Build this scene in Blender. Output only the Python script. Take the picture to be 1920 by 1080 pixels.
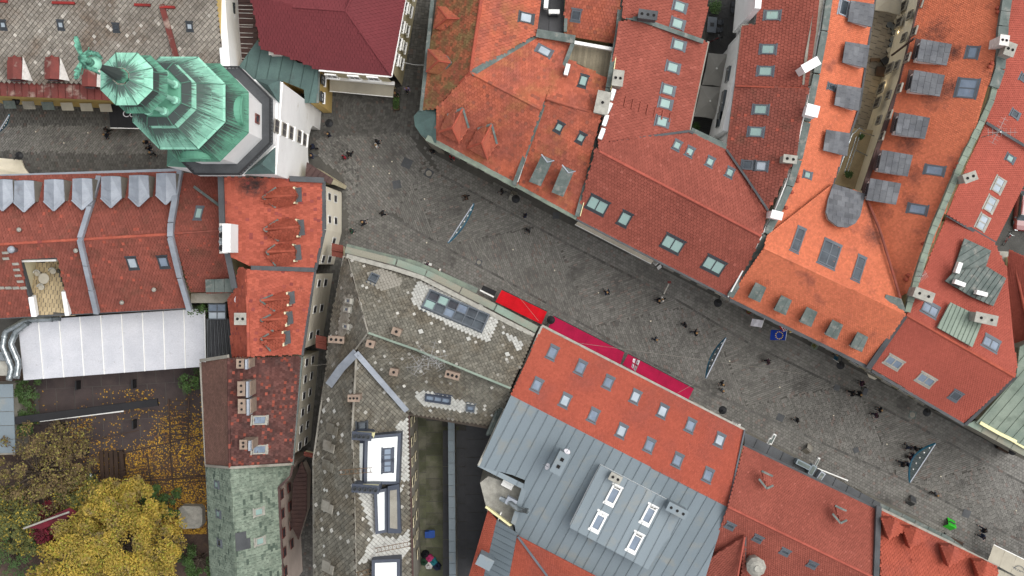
import bpy, bmesh, math, random
import numpy as np
from mathutils import Vector, Matrix, Quaternion
random.seed(7); RNG = np.random.default_rng(11)
for o in list(bpy.data.objects): bpy.data.objects.remove(o)
SC = bpy.context.scene; COL = SC.collection
R = math.radians
# ---------------------------------------------------------------- camera, light
CAM_H = 120.0; SCALE = 18.0; U0, V0 = 990.0, 495.0     # photo pixels per metre on the ground; nadir pixel
cam_d = bpy.data.cameras.new('camera'); cam = bpy.data.objects.new('camera', cam_d); COL.objects.link(cam)
cam.location = (0, 0, CAM_H); cam_d.sensor_width = 36; cam_d.lens = 36 * CAM_H * SCALE / 1920
cam_d.shift_x = -(U0 - 960) / 1920; cam_d.shift_y = (V0 - 540) / 1920
cam_d.clip_start = 1; cam_d.clip_end = 1000; SC.camera = cam
w = bpy.data.worlds.new('World'); SC.world = w; w.use_nodes = True
sk = w.node_tree.nodes.new('ShaderNodeTexSky'); sk.sky_type = 'NISHITA'; sk.sun_disc = False
sk.sun_elevation = R(66); sk.sun_rotation = R(75); sk.dust_density = 4.0; sk.air_density = 1.0; sk.ozone_density = 1.0
hs = w.node_tree.nodes.new('ShaderNodeHueSaturation'); hs.inputs['Saturation'].default_value = 0.22
w.node_tree.links.new(sk.outputs[0], hs.inputs['Color'])
bg = w.node_tree.nodes['Background']; w.node_tree.links.new(hs.outputs[0], bg.inputs[0]); bg.inputs[1].default_value = 0.15
sd = bpy.data.lights.new('sun', 'SUN'); sd.energy = 0.95; sd.angle = R(45); sd.color = (1, .96, .92)
sun = bpy.data.objects.new('sun', sd); COL.objects.link(sun)
sun.rotation_euler = Vector((math.sin(R(75)) * math.cos(R(66)), math.cos(R(75)) * math.cos(R(66)), math.sin(R(66)))).to_track_quat('Z', 'Y').to_euler()
SC.view_settings.view_transform = 'Standard'; SC.view_settings.look = 'None'
SC.view_settings.gamma = 1; SC.view_settings.use_curve_mapping = False; SC.view_settings.exposure = 0.5

def P(u, v, z=0.0):
    k = (1 - z / CAM_H) / SCALE
    return Vector(((u - U0) * k, (V0 - v) * k, z))
# ---------------------------------------------------------------- colour, materials
def C(r, g, b, k=1.0):
    f = lambda c: (c / 255 / 12.92 if c / 255 <= .04045 else ((c / 255 + .055) / 1.055) ** 2.4) * k
    return (f(r), f(g), f(b), 1)
def mat(name, col, col2=None, rough=.8, ns=.5, tint=0., tcol=None, thr=.85, metal=0., bump=0., fine=.12, stain=None, sthr=.62, ss=.25, stretch=None, spec=.3, uv=False, emit=0, spots=None, spotcol=None):
    m = bpy.data.materials.new(name); m.use_nodes = True; nt = m.node_tree; N = nt.nodes; L = nt.links
    b = N['Principled BSDF']; b.inputs['Roughness'].default_value = rough; b.inputs['Metallic'].default_value = metal
    b.inputs['Specular IOR Level'].default_value = spec
    geo = N.new('ShaderNodeNewGeometry'); src = geo.outputs['Position']
    if uv: src = N.new('ShaderNodeUVMap').outputs[0]
    def noise(scale, det=4, st=None, rg=.6):
        n = N.new('ShaderNodeTexNoise'); n.inputs['Scale'].default_value = scale; n.inputs['Detail'].default_value = det; n.inputs['Roughness'].default_value = rg
        s = src
        if st:
            mp = N.new('ShaderNodeMapping'); mp.inputs['Scale'].default_value = st; L.new(s, mp.inputs[0]); s = mp.outputs[0]
        L.new(s, n.inputs['Vector']); return n.outputs[0]
    def ramp(x, a, c):
        r = N.new('ShaderNodeMapRange'); r.inputs[1].default_value = a; r.inputs[2].default_value = c; L.new(x, r.inputs[0]); return r.outputs[0]
    def mix(f, a, c, mode='MIX'):
        x = N.new('ShaderNodeMix'); x.data_type = 'RGBA'; x.blend_type = mode
        for s, v in ((x.inputs[0], f), (x.inputs[6], a), (x.inputs[7], c)):
            if isinstance(v, (tuple, float, int)): s.default_value = v
            else: L.new(v, s)
        return x.outputs[2]
    cur = mix(ramp(noise(ns, 5, stretch), .35, .65), col, col2 if col2 else tuple(c * .8 for c in col[:3]) + (1,))
    if stain: cur = mix(ramp(noise(ss, 6, stretch), sthr - .06, sthr + .08), cur, stain)
    for (su, sv, sz, sr) in spots or ():
        vd = N.new('ShaderNodeVectorMath'); vd.operation = 'DISTANCE'; L.new(geo.outputs['Position'], vd.inputs[0]); vd.inputs[1].default_value = P(su, sv, sz)
        dn = N.new('ShaderNodeMath'); dn.operation = 'MULTIPLY_ADD'; L.new(noise(2.2, 6, None, .8), dn.inputs[0]); dn.inputs[1].default_value = sr * 2.4; L.new(vd.outputs['Value'], dn.inputs[2])
        cur = mix(ramp(dn.outputs[0], sr * 2.3, sr * 1.25), cur, spotcol)
    if tint or tcol:
        at = N.new('ShaderNodeAttribute'); at.attribute_name = 'tint'; a = at.outputs['Fac']
        if tcol:
            f1 = N.new('ShaderNodeMath'); f1.operation = 'MULTIPLY'; f1.inputs[1].default_value = 7.31; L.new(a, f1.inputs[0])
            f2 = N.new('ShaderNodeMath'); f2.operation = 'FRACT'; L.new(f1.outputs[0], f2.inputs[0])
            cur = mix(ramp(f2.outputs[0], thr, thr + .04), cur, tcol)
        f3 = N.new('ShaderNodeMapRange'); L.new(a, f3.inputs[0]); f3.inputs[3].default_value = 1 - tint; f3.inputs[4].default_value = 1 + tint
        vm = N.new('ShaderNodeVectorMath'); vm.operation = 'SCALE'; L.new(cur, vm.inputs[0]); L.new(f3.outputs[0], vm.inputs['Scale']); cur = vm.outputs[0]
    if fine:
        g = N.new('ShaderNodeMapRange'); L.new(noise(9, 3), g.inputs[0]); g.inputs[1].default_value = .25; g.inputs[2].default_value = .75
        g.inputs[3].default_value = 1 - fine; g.inputs[4].default_value = 1 + fine
        vm = N.new('ShaderNodeVectorMath'); vm.operation = 'SCALE'; L.new(cur, vm.inputs[0]); L.new(g.outputs[0], vm.inputs['Scale']); cur = vm.outputs[0]
    L.new(cur, b.inputs['Base Color'])
    if bump:
        bn = N.new('ShaderNodeBump'); bn.inputs['Strength'].default_value = bump; bn.inputs['Distance'].default_value = .05
        L.new(noise(14, 3), bn.inputs['Height']); L.new(bn.outputs[0], b.inputs['Normal'])
    if emit: b.inputs['Emission Color'].default_value = col; b.inputs['Emission Strength'].default_value = emit
    return m
M = {}
def soft(c, k=.17, g=.95):
    l = .2126 * c[0] + .7152 * c[1] + .0722 * c[2]; return tuple((x + (l - x) * k) * g for x in c[:3]) + (1,)
def MM(key, *a, **k):
    if key.startswith('terracotta'):
        k.setdefault('spec', .08); k.setdefault('rough', .95)
        a = tuple(soft(c) for c in a); k = {q: (soft(v) if q in ('tcol', 'stain', 'spotcol') else v) for q, v in k.items()}
    M[key] = mat(key, *a, **k)
MM('sett', C(118, 116, 111), C(106, 104, 99), tint=.22, tcol=C(112, 102, 96), thr=.92, ns=.12, fine=.15, rough=.8, stain=C(90, 88, 84), ss=.3, sthr=.6)
MM('sett_dark', C(92, 91, 87), C(82, 80, 76), tint=.3, tcol=C(96, 84, 78), thr=.93, ns=.15, rough=.75)
MM('mortar', C(86, 84, 79), C(77, 75, 70), ns=1.5)
MM('terracotta_worn', C(190, 95, 62), C(158, 84, 66), tint=.15, tcol=C(150, 84, 64), thr=.9, ns=.35, stain=C(165, 100, 60), ss=.3, sthr=.6)
MM('terracotta_moss', C(178, 98, 60), C(142, 80, 58), tint=.16, tcol=C(128, 88, 56), thr=.8, ns=.5, stain=C(130, 105, 62), ss=.6, sthr=.53)
MM('terracotta_red', C(156, 80, 64), C(142, 72, 58), tint=.1, ns=.25, tcol=C(170, 92, 76), thr=.97)
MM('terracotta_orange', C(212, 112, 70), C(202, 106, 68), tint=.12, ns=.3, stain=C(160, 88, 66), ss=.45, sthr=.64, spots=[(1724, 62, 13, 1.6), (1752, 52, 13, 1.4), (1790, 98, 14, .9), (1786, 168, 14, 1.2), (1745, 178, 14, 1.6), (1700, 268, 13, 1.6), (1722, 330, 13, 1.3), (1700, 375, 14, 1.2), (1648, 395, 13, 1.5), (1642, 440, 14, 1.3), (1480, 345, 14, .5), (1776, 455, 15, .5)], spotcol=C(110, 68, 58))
MM('terracotta_dark', C(148, 78, 63), C(132, 72, 60), tint=.13, ns=.3, tcol=C(168, 80, 60), thr=.95, stain=C(120, 72, 58), ss=.5, sthr=.6)
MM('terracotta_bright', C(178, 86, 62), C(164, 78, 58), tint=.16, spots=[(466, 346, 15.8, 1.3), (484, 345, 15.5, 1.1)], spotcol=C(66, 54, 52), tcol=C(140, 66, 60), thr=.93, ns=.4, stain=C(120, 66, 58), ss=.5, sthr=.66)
MM('terracotta_coral', C(176, 82, 58), C(164, 76, 55), tint=.1, ns=.2, stain=C(158, 78, 62), ss=.2, sthr=.57)
MM('terracotta_salmon', C(176, 84, 66), C(164, 78, 62), tint=.08, ns=.2)
MM('terracotta_patch', C(104, 66, 60), C(88, 60, 56), tint=.3, tcol=C(146, 72, 56), thr=.86, ns=.4, stain=C(84, 60, 56), ss=.8, sthr=.58)
MM('terracotta_brown', C(118, 86, 74), C(106, 78, 68), tint=.15, ns=.6)
MM('slate_moss', C(114, 111, 101), C(97, 94, 85), tint=.26, tcol=C(190, 188, 180), thr=.965, ns=.5, stain=C(98, 92, 80), ss=.3, sthr=.52, fine=.35)
MM('slate_old', C(144, 138, 128), C(122, 115, 106), tint=.22, ns=.3, tcol=C(176, 170, 160), thr=.94, stain=C(116, 104, 92), ss=.35, sthr=.58, fine=.25)
MM('slate_gap', C(66, 58, 50), C(54, 48, 42), ns=2)
MM('slate_white', C(184, 184, 178), C(166, 166, 160), tint=.1, tcol=C(160, 158, 152), thr=.93)
MM('plaster_light', C(238, 231, 212), C(226, 218, 200), ns=.3, fine=.05, stain=C(196, 186, 158), ss=.4, sthr=.66)
MM('slate_panel', C(108, 110, 113), C(88, 90, 94), tint=.2, ns=.8)
MM('slate_green', C(128, 139, 124), C(110, 122, 108), tint=.16, tcol=C(74, 86, 76), thr=.9, ns=.6, stain=C(92, 104, 92), ss=.9, sthr=.57, stretch=(1, 4, 1), fine=.25)
MM('zinc', C(156, 162, 170), C(136, 142, 150), rough=.5, ns=.6, metal=.1, fine=.06, stain=C(130, 128, 130), ss=.9, sthr=.68)
MM('sheet_grey', C(120, 131, 137), C(113, 124, 130), rough=.5, ns=.15, tint=.07, metal=.1, fine=.05, stain=C(128, 132, 130), ss=.5, sthr=.62)
MM('sheet_maroon', C(108, 48, 52), C(102, 46, 50), rough=.8, ns=.2, fine=.05, tint=.05)
MM('sheet_brown', C(84, 64, 60), C(72, 56, 54), ns=.8, tcol=C(170, 160, 150), thr=.93)
MM('sheet_dark', C(70, 72, 74), C(84, 86, 88), ns=.6)
MM('sheet_black', C(48, 49, 52), C(62, 63, 66), ns=.8, rough=.4)
MM('sheet_teal', C(84, 106, 102), C(72, 90, 88), ns=.5, tint=.08, stain=C(70, 78, 76), ss=.6)
MM('sheet_green', C(140, 152, 138), C(120, 134, 122), ns=.3, tint=.07, stain=C(110, 122, 110), ss=.5, stretch=(1, 1, 1))
MM('lead', C(104, 112, 108), C(82, 92, 88), ns=1.2, stain=C(128, 128, 122), ss=1.5, sthr=.6)
MM('stone_coping', C(128, 140, 124), C(104, 112, 104), ns=1.0, tint=.15)
MM('copper_old_unused', C(122, 206, 170), C(88, 166, 134), uv=True, ns=1.6, stretch=(1.6, .25, 1), tint=.12, stain=C(70, 82, 80), ss=1.3, sthr=.5, fine=.15, rough=.7)
def copper_mat(key, light, mid, dark, thr, wid):
    m = bpy.data.materials.new(key); m.use_nodes = True; nt = m.node_tree; N = nt.nodes; L = nt.links; b = N['Principled BSDF']; b.inputs['Roughness'].default_value = .7; b.inputs['Specular IOR Level'].default_value = .2
    uv = N.new('ShaderNodeUVMap').outputs[0]; sp = N.new('ShaderNodeSeparateXYZ'); L.new(uv, sp.inputs[0])
    def nz(sc, st, det=5):
        mp = N.new('ShaderNodeMapping'); mp.inputs['Scale'].default_value = st; L.new(uv, mp.inputs[0]); n = N.new('ShaderNodeTexNoise'); n.inputs['Scale'].default_value = sc; n.inputs['Detail'].default_value = det; n.inputs['Roughness'].default_value = .7; L.new(mp.outputs[0], n.inputs[0]); return n.outputs[0]
    def ma(op, x, y):
        q = N.new('ShaderNodeMath'); q.operation = op
        for s_, v_ in ((q.inputs[0], x), (q.inputs[1], y)):
            if isinstance(v_, (int, float)): s_.default_value = v_
            else: L.new(v_, s_)
        return q.outputs[0]
    v = ma('ADD', sp.outputs[1], ma('MULTIPLY', ma('SUBTRACT', nz(4.2, (2.4, .3, 1)), .5), 1.9)); v = ma('ADD', v, ma('MULTIPLY', ma('SUBTRACT', nz(.35, (1, 1, 1)), .5), 1.2))
    r = N.new('ShaderNodeMapRange'); L.new(v, r.inputs[0]); r.inputs[1].default_value = thr; r.inputs[2].default_value = thr + wid; r.interpolation_type = 'SMOOTHSTEP'
    r2 = N.new('ShaderNodeMapRange'); L.new(nz(1.2, (1, 1, 1)), r2.inputs[0]); r2.inputs[1].default_value = .35; r2.inputs[2].default_value = .65
    def mx(f, a, c):
        x = N.new('ShaderNodeMix'); x.data_type = 'RGBA'
        for s_, v_ in ((x.inputs[0], f), (x.inputs[6], a), (x.inputs[7], c)):
            if isinstance(v_, tuple): s_.default_value = v_
            else: L.new(v_, s_)
        return x.outputs[2]
    L.new(mx(r.outputs[0], mx(r2.outputs[0], light, mid), dark), b.inputs['Base Color']); M[key] = m
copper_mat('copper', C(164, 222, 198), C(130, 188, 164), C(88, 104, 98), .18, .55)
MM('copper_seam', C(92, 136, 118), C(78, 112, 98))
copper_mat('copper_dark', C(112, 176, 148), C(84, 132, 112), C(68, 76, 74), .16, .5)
MM('copper_gutter', C(128, 146, 132), C(116, 124, 114), ns=.3, stain=C(134, 132, 118), ss=.25, sthr=.5)
MM('plaster_white', C(238, 238, 236), C(228, 228, 226), ns=.4, fine=.03, stain=C(190, 184, 172), ss=.5, sthr=.7)
MM('plaster_cream', C(214, 204, 172), C(198, 189, 158), ns=.3, fine=.06, stain=C(160, 150, 124), ss=.4, sthr=.66)
MM('plaster_yellow', C(208, 178, 112), C(190, 164, 104), ns=.4, fine=.06)
MM('plaster_grey', C(150, 146, 136), C(128, 124, 114), ns=.5, stain=C(110, 104, 92), ss=.4)
MM('plaster_pink', C(204, 188, 176), C(188, 172, 160), ns=.4)
MM('brick_chimney', C(148, 130, 114), C(126, 110, 98), ns=2)
MM('chimney_white', C(226, 222, 216), C(200, 196, 190), ns=2, stain=C(150, 146, 140), ss=2.5, sthr=.66)
MM('chimney_grey', C(164, 162, 152), C(140, 138, 130), ns=2)
MM('inside_dark', C(16, 15, 15), C(22, 20, 20))  # near-black puts the shade inside flue holes and lantern into the colour
MM('glass_aqua', C(146, 172, 165), C(134, 160, 155), rough=.12, fine=0, spec=.6)
MM('glass_sky', C(170, 180, 188), C(148, 160, 168), rough=.08, ns=.7, fine=0, spec=.8)
MM('glass_dark', C(46, 52, 58), C(70, 78, 84), rough=.08, ns=.9, fine=0, spec=.8)
MM('glass_blue', C(120, 134, 150), C(98, 112, 128), rough=.1, ns=.9, fine=0, spec=.8)
MM('glass_window', C(52, 50, 54), C(70, 68, 70), rough=.5, fine=0, spec=.2, ns=.8)
MM('copper_statue', C(120, 186, 160), C(60, 92, 82), ns=3, fine=.3)
MM('frame_grey', C(96, 102, 108), C(84, 90, 96), rough=.5, fine=.04)
MM('frame_dark', C(64, 68, 72), C(54, 58, 62), rough=.5, fine=.04)
MM('frame_white', C(236, 236, 232), C(224, 224, 220), rough=.5, fine=.02)
MM('frame_cream', C(232, 226, 176), C(214, 208, 160), fine=.02)
MM('frame_navy', C(68, 74, 86), C(58, 64, 76), rough=.5, fine=.03)
MM('roof_slate_white', C(226, 230, 228), C(212, 216, 214), tint=.03, fine=.03)
MM('fabric_red', C(196, 28, 38), C(176, 26, 34), rough=.95, ns=.8, fine=.08, spec=.05, tint=.06)
MM('fabric_magenta', C(166, 32, 68), C(148, 30, 62), rough=.95, ns=.7, fine=.08, spec=.05, tint=.06)
MM('fabric_cream', C(216, 208, 188), C(196, 188, 168), rough=.9, fine=.04)
MM('fabric_taupe', C(172, 166, 150), C(156, 150, 136), rough=.9, fine=.04)
MM('fabric_greige', C(146, 144, 138), C(134, 132, 126), rough=.9, fine=.04)
MM('fabric_black', C(42, 42, 44), C(36, 36, 38), rough=.9, fine=.04)
MM('fabric_blue', C(24, 58, 150), rough=.9); MM('fabric_white', C(226, 224, 226), C(206, 204, 210), rough=.9)
MM('metal_black', C(30, 31, 33), C(40, 41, 43), rough=.5); MM('terracotta_dormer', C(164, 78, 54), C(150, 70, 50), tint=.16)  # browner dormer tile; its darkness also paints shading the soft light lacks
MM('deco_net', C(112, 122, 122), C(96, 108, 110), fine=0)
MM('aerial', C(150, 150, 148), fine=0)
MM('metal_silver', C(170, 176, 178), C(120, 128, 130), rough=.25, metal=.7, ns=1.5)
MM('banner_teal', C(30, 92, 112), C(24, 70, 92), rough=.5); MM('paint_green', C(60, 190, 50), C(50, 170, 44)); MM('paint_blue', C(28, 84, 170), C(20, 66, 140), rough=.4)
MM('paint_red', C(150, 44, 40), C(110, 36, 34)); MM('car_paint', C(120, 44, 44), C(104, 38, 40), rough=.2, fine=0, spec=.8)
MM('rust_red', C(120, 62, 56), C(96, 54, 50), ns=.8, stain=C(160, 140, 128), ss=.8, sthr=.62)
MM('wood', C(110, 88, 66), C(84, 66, 50)); MM('wood_dark', C(66, 50, 40), C(52, 40, 32)); MM('decking', C(140, 132, 112), C(122, 114, 96), tint=.15, ns=.8)
MM('paver_beige', C(176, 158, 124), C(156, 140, 110), tint=.15, ns=.8); MM('paver_moss', C(86, 88, 66), C(70, 72, 56), tint=.2, ns=.6, stain=C(104, 102, 88), ss=.35, sthr=.55)
MM('asphalt', C(78, 78, 76), C(64, 64, 62), ns=.8); MM('courtyard_dark', C(62, 62, 62), C(50, 50, 50), tint=.2, ns=.6); MM('courtyard_tan', C(146, 137, 122), C(128, 120, 107), ns=.3, tint=.08)
MM('soil', C(82, 66, 58), C(66, 54, 48), ns=.5, fine=.3, stain=C(96, 78, 58), ss=.8); MM('deck_dark', C(74, 64, 62), C(60, 52, 52), tint=.06, ns=.6)
MM('leaf_yellow', C(172, 146, 60), C(142, 124, 54), tint=.45, tcol=C(134, 132, 44), thr=.8, ns=.6, rough=.6, fine=0, stain=C(112, 98, 66), ss=.55, sthr=.56)
MM('leaf_green', C(72, 98, 48), C(56, 78, 40), tint=.4, ns=.6, rough=.6, fine=0); MM('leaf_brown', C(110, 92, 60), C(86, 74, 52), tint=.35, tcol=C(128, 122, 62), thr=.75, ns=.6, fine=0)
MM('leaf_olive', C(98, 102, 56), C(76, 80, 46), tint=.4, tcol=C(150, 132, 52), thr=.8, ns=.6, fine=0); MM('leaf_wine', C(104, 26, 40), C(72, 22, 32), tint=.4, ns=.6, fine=0)
MM('leaf_fallen', C(190, 152, 52), C(150, 112, 48), tint=.35, tcol=C(120, 84, 50), thr=.7, ns=.6, fine=0); MM('bark', C(82, 72, 62), C(62, 54, 46))
MM('skin', C(200, 160, 140), fine=0); MM('hair_dark', C(36, 28, 24), fine=0); MM('hair_fair', C(150, 118, 80), fine=0); MM('hair_grey', C(170, 166, 160), fine=0)
for k, c in dict(black=(26, 27, 32), navy=(30, 38, 60), grey=(90, 92, 96), red=(150, 30, 44), white=(220, 216, 210), green=(40, 72, 52), plum=(72, 44, 60), brown=(84, 66, 54), teal=(40, 120, 130), pink=(190, 60, 110), lilac=(170, 150, 190)).items():
    MM('cloth_' + k, C(*c), fine=.05, rough=.9)

# ---------------------------------------------------------------- geometry helpers
def link(name, me, m, parent=None, kind=None):
    o = bpy.data.objects.new(name, me); COL.objects.link(o)
    if m is not None and not me.materials: me.materials.append(M[m] if isinstance(m, str) else m)
    if parent is not None:
        o.parent = parent
        if parent.parent is None: o.matrix_parent_inverse = parent.matrix_basis.inverted()   # deeper parts share the world frame
    if kind: o['kind'] = kind
    return o
def tag(o, label, cat, group=None):
    o['label'] = label; o['category'] = cat
    if group: o['group'] = group
    return o
def thing(name, label, cat, loc=(0, 0, 0), group=None, rot=0):
    o = bpy.data.objects.new(name, None); COL.objects.link(o); o.location = loc; o.rotation_euler.z = rot; o.empty_display_size = .5
    return tag(o, label, cat, group)
def fast_mesh(name, V, F, tint=None, uv=None):
    me = bpy.data.meshes.new(name); V = np.asarray(V, dtype=np.float32).reshape(-1, 3); F = np.asarray(F, dtype=np.int32).reshape(-1, 4)
    me.vertices.add(len(V)); me.vertices.foreach_set('co', V.ravel())
    me.loops.add(F.size); me.loops.foreach_set('vertex_index', F.ravel())
    me.polygons.add(len(F)); me.polygons.foreach_set('loop_start', np.arange(0, F.size, 4, dtype=np.int32)); me.polygons.foreach_set('loop_total', np.full(len(F), 4, dtype=np.int32))
    if tint is not None:
        a = me.attributes.new('tint', 'FLOAT', 'FACE'); a.data.foreach_set('value', np.asarray(tint, dtype=np.float32))
    me.polygons.foreach_set('use_smooth', np.zeros(len(F), dtype=bool)); me.update(calc_edges=True)
    if uv is not None:
        l = me.uv_layers.new(name='UVMap'); l.data.foreach_set('uv', np.asarray(uv, dtype=np.float32).ravel())
    return me
class MB:
    def __init__(s): s.v = []; s.f = []; s.t = []
    def add(s, vs, fs, t=.5):
        n = len(s.v); s.v += [tuple(x) for x in vs]; s.f += [tuple(i + n for i in f) for f in fs]; s.t += [t] * len(fs); return s
    def box(s, c, d, ang=0, t=.5, taper=1.0):
        c = Vector(c); cs, sn = math.cos(ang), math.sin(ang); x, y, z = d[0] / 2, d[1] / 2, d[2] / 2; vs = []
        for k in (-1, 1):
            q = taper if k > 0 else 1
            for a, b in ((-1, -1), (1, -1), (1, 1), (-1, 1)):
                vs.append((c.x + (a * x * cs - b * y * sn) * q, c.y + (a * x * sn + b * y * cs) * q, c.z + k * z))
        return s.add(vs, [(3, 2, 1, 0), (4, 5, 6, 7), (0, 1, 5, 4), (1, 2, 6, 5), (2, 3, 7, 6), (3, 0, 4, 7)], t)
    def obox(s, c, ex, ey, ez, d, t=.5):
        c = Vector(c); vs = []
        for k in (-1, 1):
            for a, b in ((-1, -1), (1, -1), (1, 1), (-1, 1)): vs.append(c + ex * (a * d[0] / 2) + ey * (b * d[1] / 2) + ez * (k * d[2] / 2))
        return s.add(vs, [(3, 2, 1, 0), (4, 5, 6, 7), (0, 1, 5, 4), (1, 2, 6, 5), (2, 3, 7, 6), (3, 0, 4, 7)], t)
    def beam(s, a, b, w, h=None, t=.5):
        a = Vector(a); b = Vector(b); d = b - a; L = d.length
        if L < 1e-4: return s
        ex = d / L; up = Vector((0, 0, 1)) if abs(ex.z) < .95 else Vector((0, 1, 0)); ey = up.cross(ex).normalized(); ez = ex.cross(ey)
        return s.obox((a + b) / 2, ex, ey, ez, (L, w, h or w), t)
    def tube(s, pts, r, n=8, cap=True, t=.5):
        pts = [Vector(p) for p in pts]; rs = r if isinstance(r, (list, tuple)) else [r] * len(pts); vs = []; fs = []
        for i, p in enumerate(pts):
            d = (pts[min(i + 1, len(pts) - 1)] - pts[max(i - 1, 0)]).normalized(); up = Vector((0, 0, 1)) if abs(d.z) < .9 else Vector((1, 0, 0))
            a = d.cross(up).normalized(); b = d.cross(a)
            for k in range(n): q = 2 * math.pi * k / n; vs.append(p + (a * math.cos(q) + b * math.sin(q)) * rs[i])
        for i in range(len(pts) - 1):
            for k in range(n): fs.append((i * n + k, i * n + (k + 1) % n, (i + 1) * n + (k + 1) % n, (i + 1) * n + k))
        if cap: fs += [tuple(range(n)), tuple(reversed(range((len(pts) - 1) * n, len(pts) * n)))]
        return s.add(vs, fs, t)
    def lathe(s, c, prof, n=16, t=.5):
        c = Vector(c); vs = []; fs = []
        for r, z in prof:
            for k in range(n): q = 2 * math.pi * k / n; vs.append((c.x + r * math.cos(q), c.y + r * math.sin(q), c.z + z))
        for i in range(len(prof) - 1):
            for k in range(n): fs.append((i * n + k, i * n + (k + 1) % n, (i + 1) * n + (k + 1) % n, (i + 1) * n + k))
        fs += [tuple(reversed(range(n))), tuple(range((len(prof) - 1) * n, len(prof) * n))]
        return s.add(vs, fs, t)
    def prism(s, top, h, t=.5, bottom=None):
        n = len(top); top = [Vector(p) for p in top]
        if sum((a.x * b.y - b.x * a.y) for a, b in zip(top, top[1:] + top[:1])) < 0: top.reverse()
        bot = [Vector((p.x, p.y, bottom)) if bottom is not None else p - Vector((0, 0, h)) for p in top]
        return s.add(top + bot, [tuple(range(n)), tuple(reversed(range(n, 2 * n)))] + [(n + i, n + (i + 1) % n, (i + 1) % n, i) for i in range(n)], t)
    def build(s, name, m, parent=None, kind=None, smooth=False, tint=True, label=None):
        me = bpy.data.meshes.new(name); me.from_pydata(s.v, [], s.f); me.update()
        if tint:
            a = me.attributes.new('tint', 'FLOAT', 'FACE'); a.data.foreach_set('value', s.t)
        if smooth: me.polygons.foreach_set('use_smooth', [True] * len(me.polygons))
        o = link(name, me, m, parent, kind)
        if label: o['label'] = label
        return o
class Face:
    def __init__(s, a, b, c, raw=False):
        A, B, D = [p if raw else P(*p) for p in (a, b, c)]
        n = (B - A).cross(D - A).normalized()
        if n.z < -1e-4 : n = -n
        s.o = A; s.n = n
        if n.z > .9995: s.ex = (B - A).normalized()
        else: s.ex = Vector((0, 0, 1)).cross(n).normalized()
        if s.ex.dot(B - A) < 0 and n.z > .2: pass
        s.ey = n.cross(s.ex)
        if n.z < .9995 and s.ey.z < 0: s.ey = -s.ey; s.ex = -s.ex
    def at(s, u, v, h=0.):
        d = P(u, v, 0) - Vector((0, 0, CAM_H)); c = Vector((0, 0, CAM_H)); o = s.o + s.n * h
        return c + d * ((o - c).dot(s.n) / d.dot(s.n))
    def loc(s, p): q = p - s.o; return (q.dot(s.ex), q.dot(s.ey))
    def w(s, x, y, h=0): return s.o + s.ex * x + s.ey * y + s.n * h
    def toward(s):   # outward normal of a vertical face looks at the camera side
        if (Vector((0, 0, s.o.z)) - s.o).dot(s.n) < 0: s.n = -s.n; s.ex = -s.ex
        return s
def inpoly(x, y, poly):
    r = np.zeros(len(x), bool); n = len(poly)
    for i in range(n):
        x0, y0 = poly[i]; x1, y1 = poly[(i + 1) % n]
        c = ((y0 > y) != (y1 > y)); r ^= c & (x < (x1 - x0) * (y - y0) / ((y1 - y0) if y1 != y0 else 1e-9) + x0)
    return r
def cells(name, Q, Ht, o, ex, ey, n, m, parent=None, tint=None, kind='stuff', bot=-.02):
    """Q (N,4,2) corners in the plane, Ht (N,4) heights of the top corners."""
    N = len(Q)
    if N == 0: return None
    o, ex, ey, n = [np.array(x) for x in (o, ex, ey, n)]
    base = o + Q[..., 0:1] * ex + Q[..., 1:2] * ey
    V = np.concatenate([base + Ht[..., None] * n, base + bot * n], axis=1)
    F0 = np.array([[0, 1, 2, 3], [4, 5, 1, 0], [5, 6, 2, 1], [6, 7, 3, 2], [7, 4, 0, 3]])
    F = (F0[None] + (np.arange(N) * 8)[:, None, None]).reshape(-1, 4)
    if tint is None: tint = RNG.random(N)
    return link(name, fast_mesh(name, V, F, np.repeat(tint, 5)), m, parent, kind)
def shrink(Q, g):
    c = Q.mean(axis=1, keepdims=True); d = Q - c; L = np.linalg.norm(d, axis=2, keepdims=True); return c + d * (1 - g / np.maximum(L, .05))
def offset_poly(pts, d):
    n = len(pts); A = sum(a.x * b.y - b.x * a.y for a, b in zip(pts, pts[1:] + pts[:1])); s = 1 if A > 0 else -1; out = []
    for i in range(n):
        p0, p, p1 = pts[i - 1], pts[i], pts[(i + 1) % n]
        e0 = Vector((p.x - p0.x, p.y - p0.y)).normalized(); e1 = Vector((p1.x - p.x, p1.y - p.y)).normalized()
        n0 = Vector((-e0.y, e0.x)) * s; n1 = Vector((-e1.y, e1.x)) * s; b = n0 + n1
        if b.length < .3: b = n0 * 1.0
        else: b = b / max(b.dot(n0), .35)
        out.append(Vector((p.x + b.x * d, p.y + b.y * d, p.z)))
    return out
def clip(poly, axis, val, keep):
    out = []
    for i in range(len(poly)):
        a, b = poly[i - 1], poly[i]; ia = (a[axis] - val) * keep >= 0; ib = (b[axis] - val) * keep >= 0
        if ia != ib:
            t = (val - a[axis]) / (b[axis] - a[axis]); out.append((a[0] + (b[0] - a[0]) * t, a[1] + (b[1] - a[1]) * t))
        if ib: out.append(b)
    return out
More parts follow.
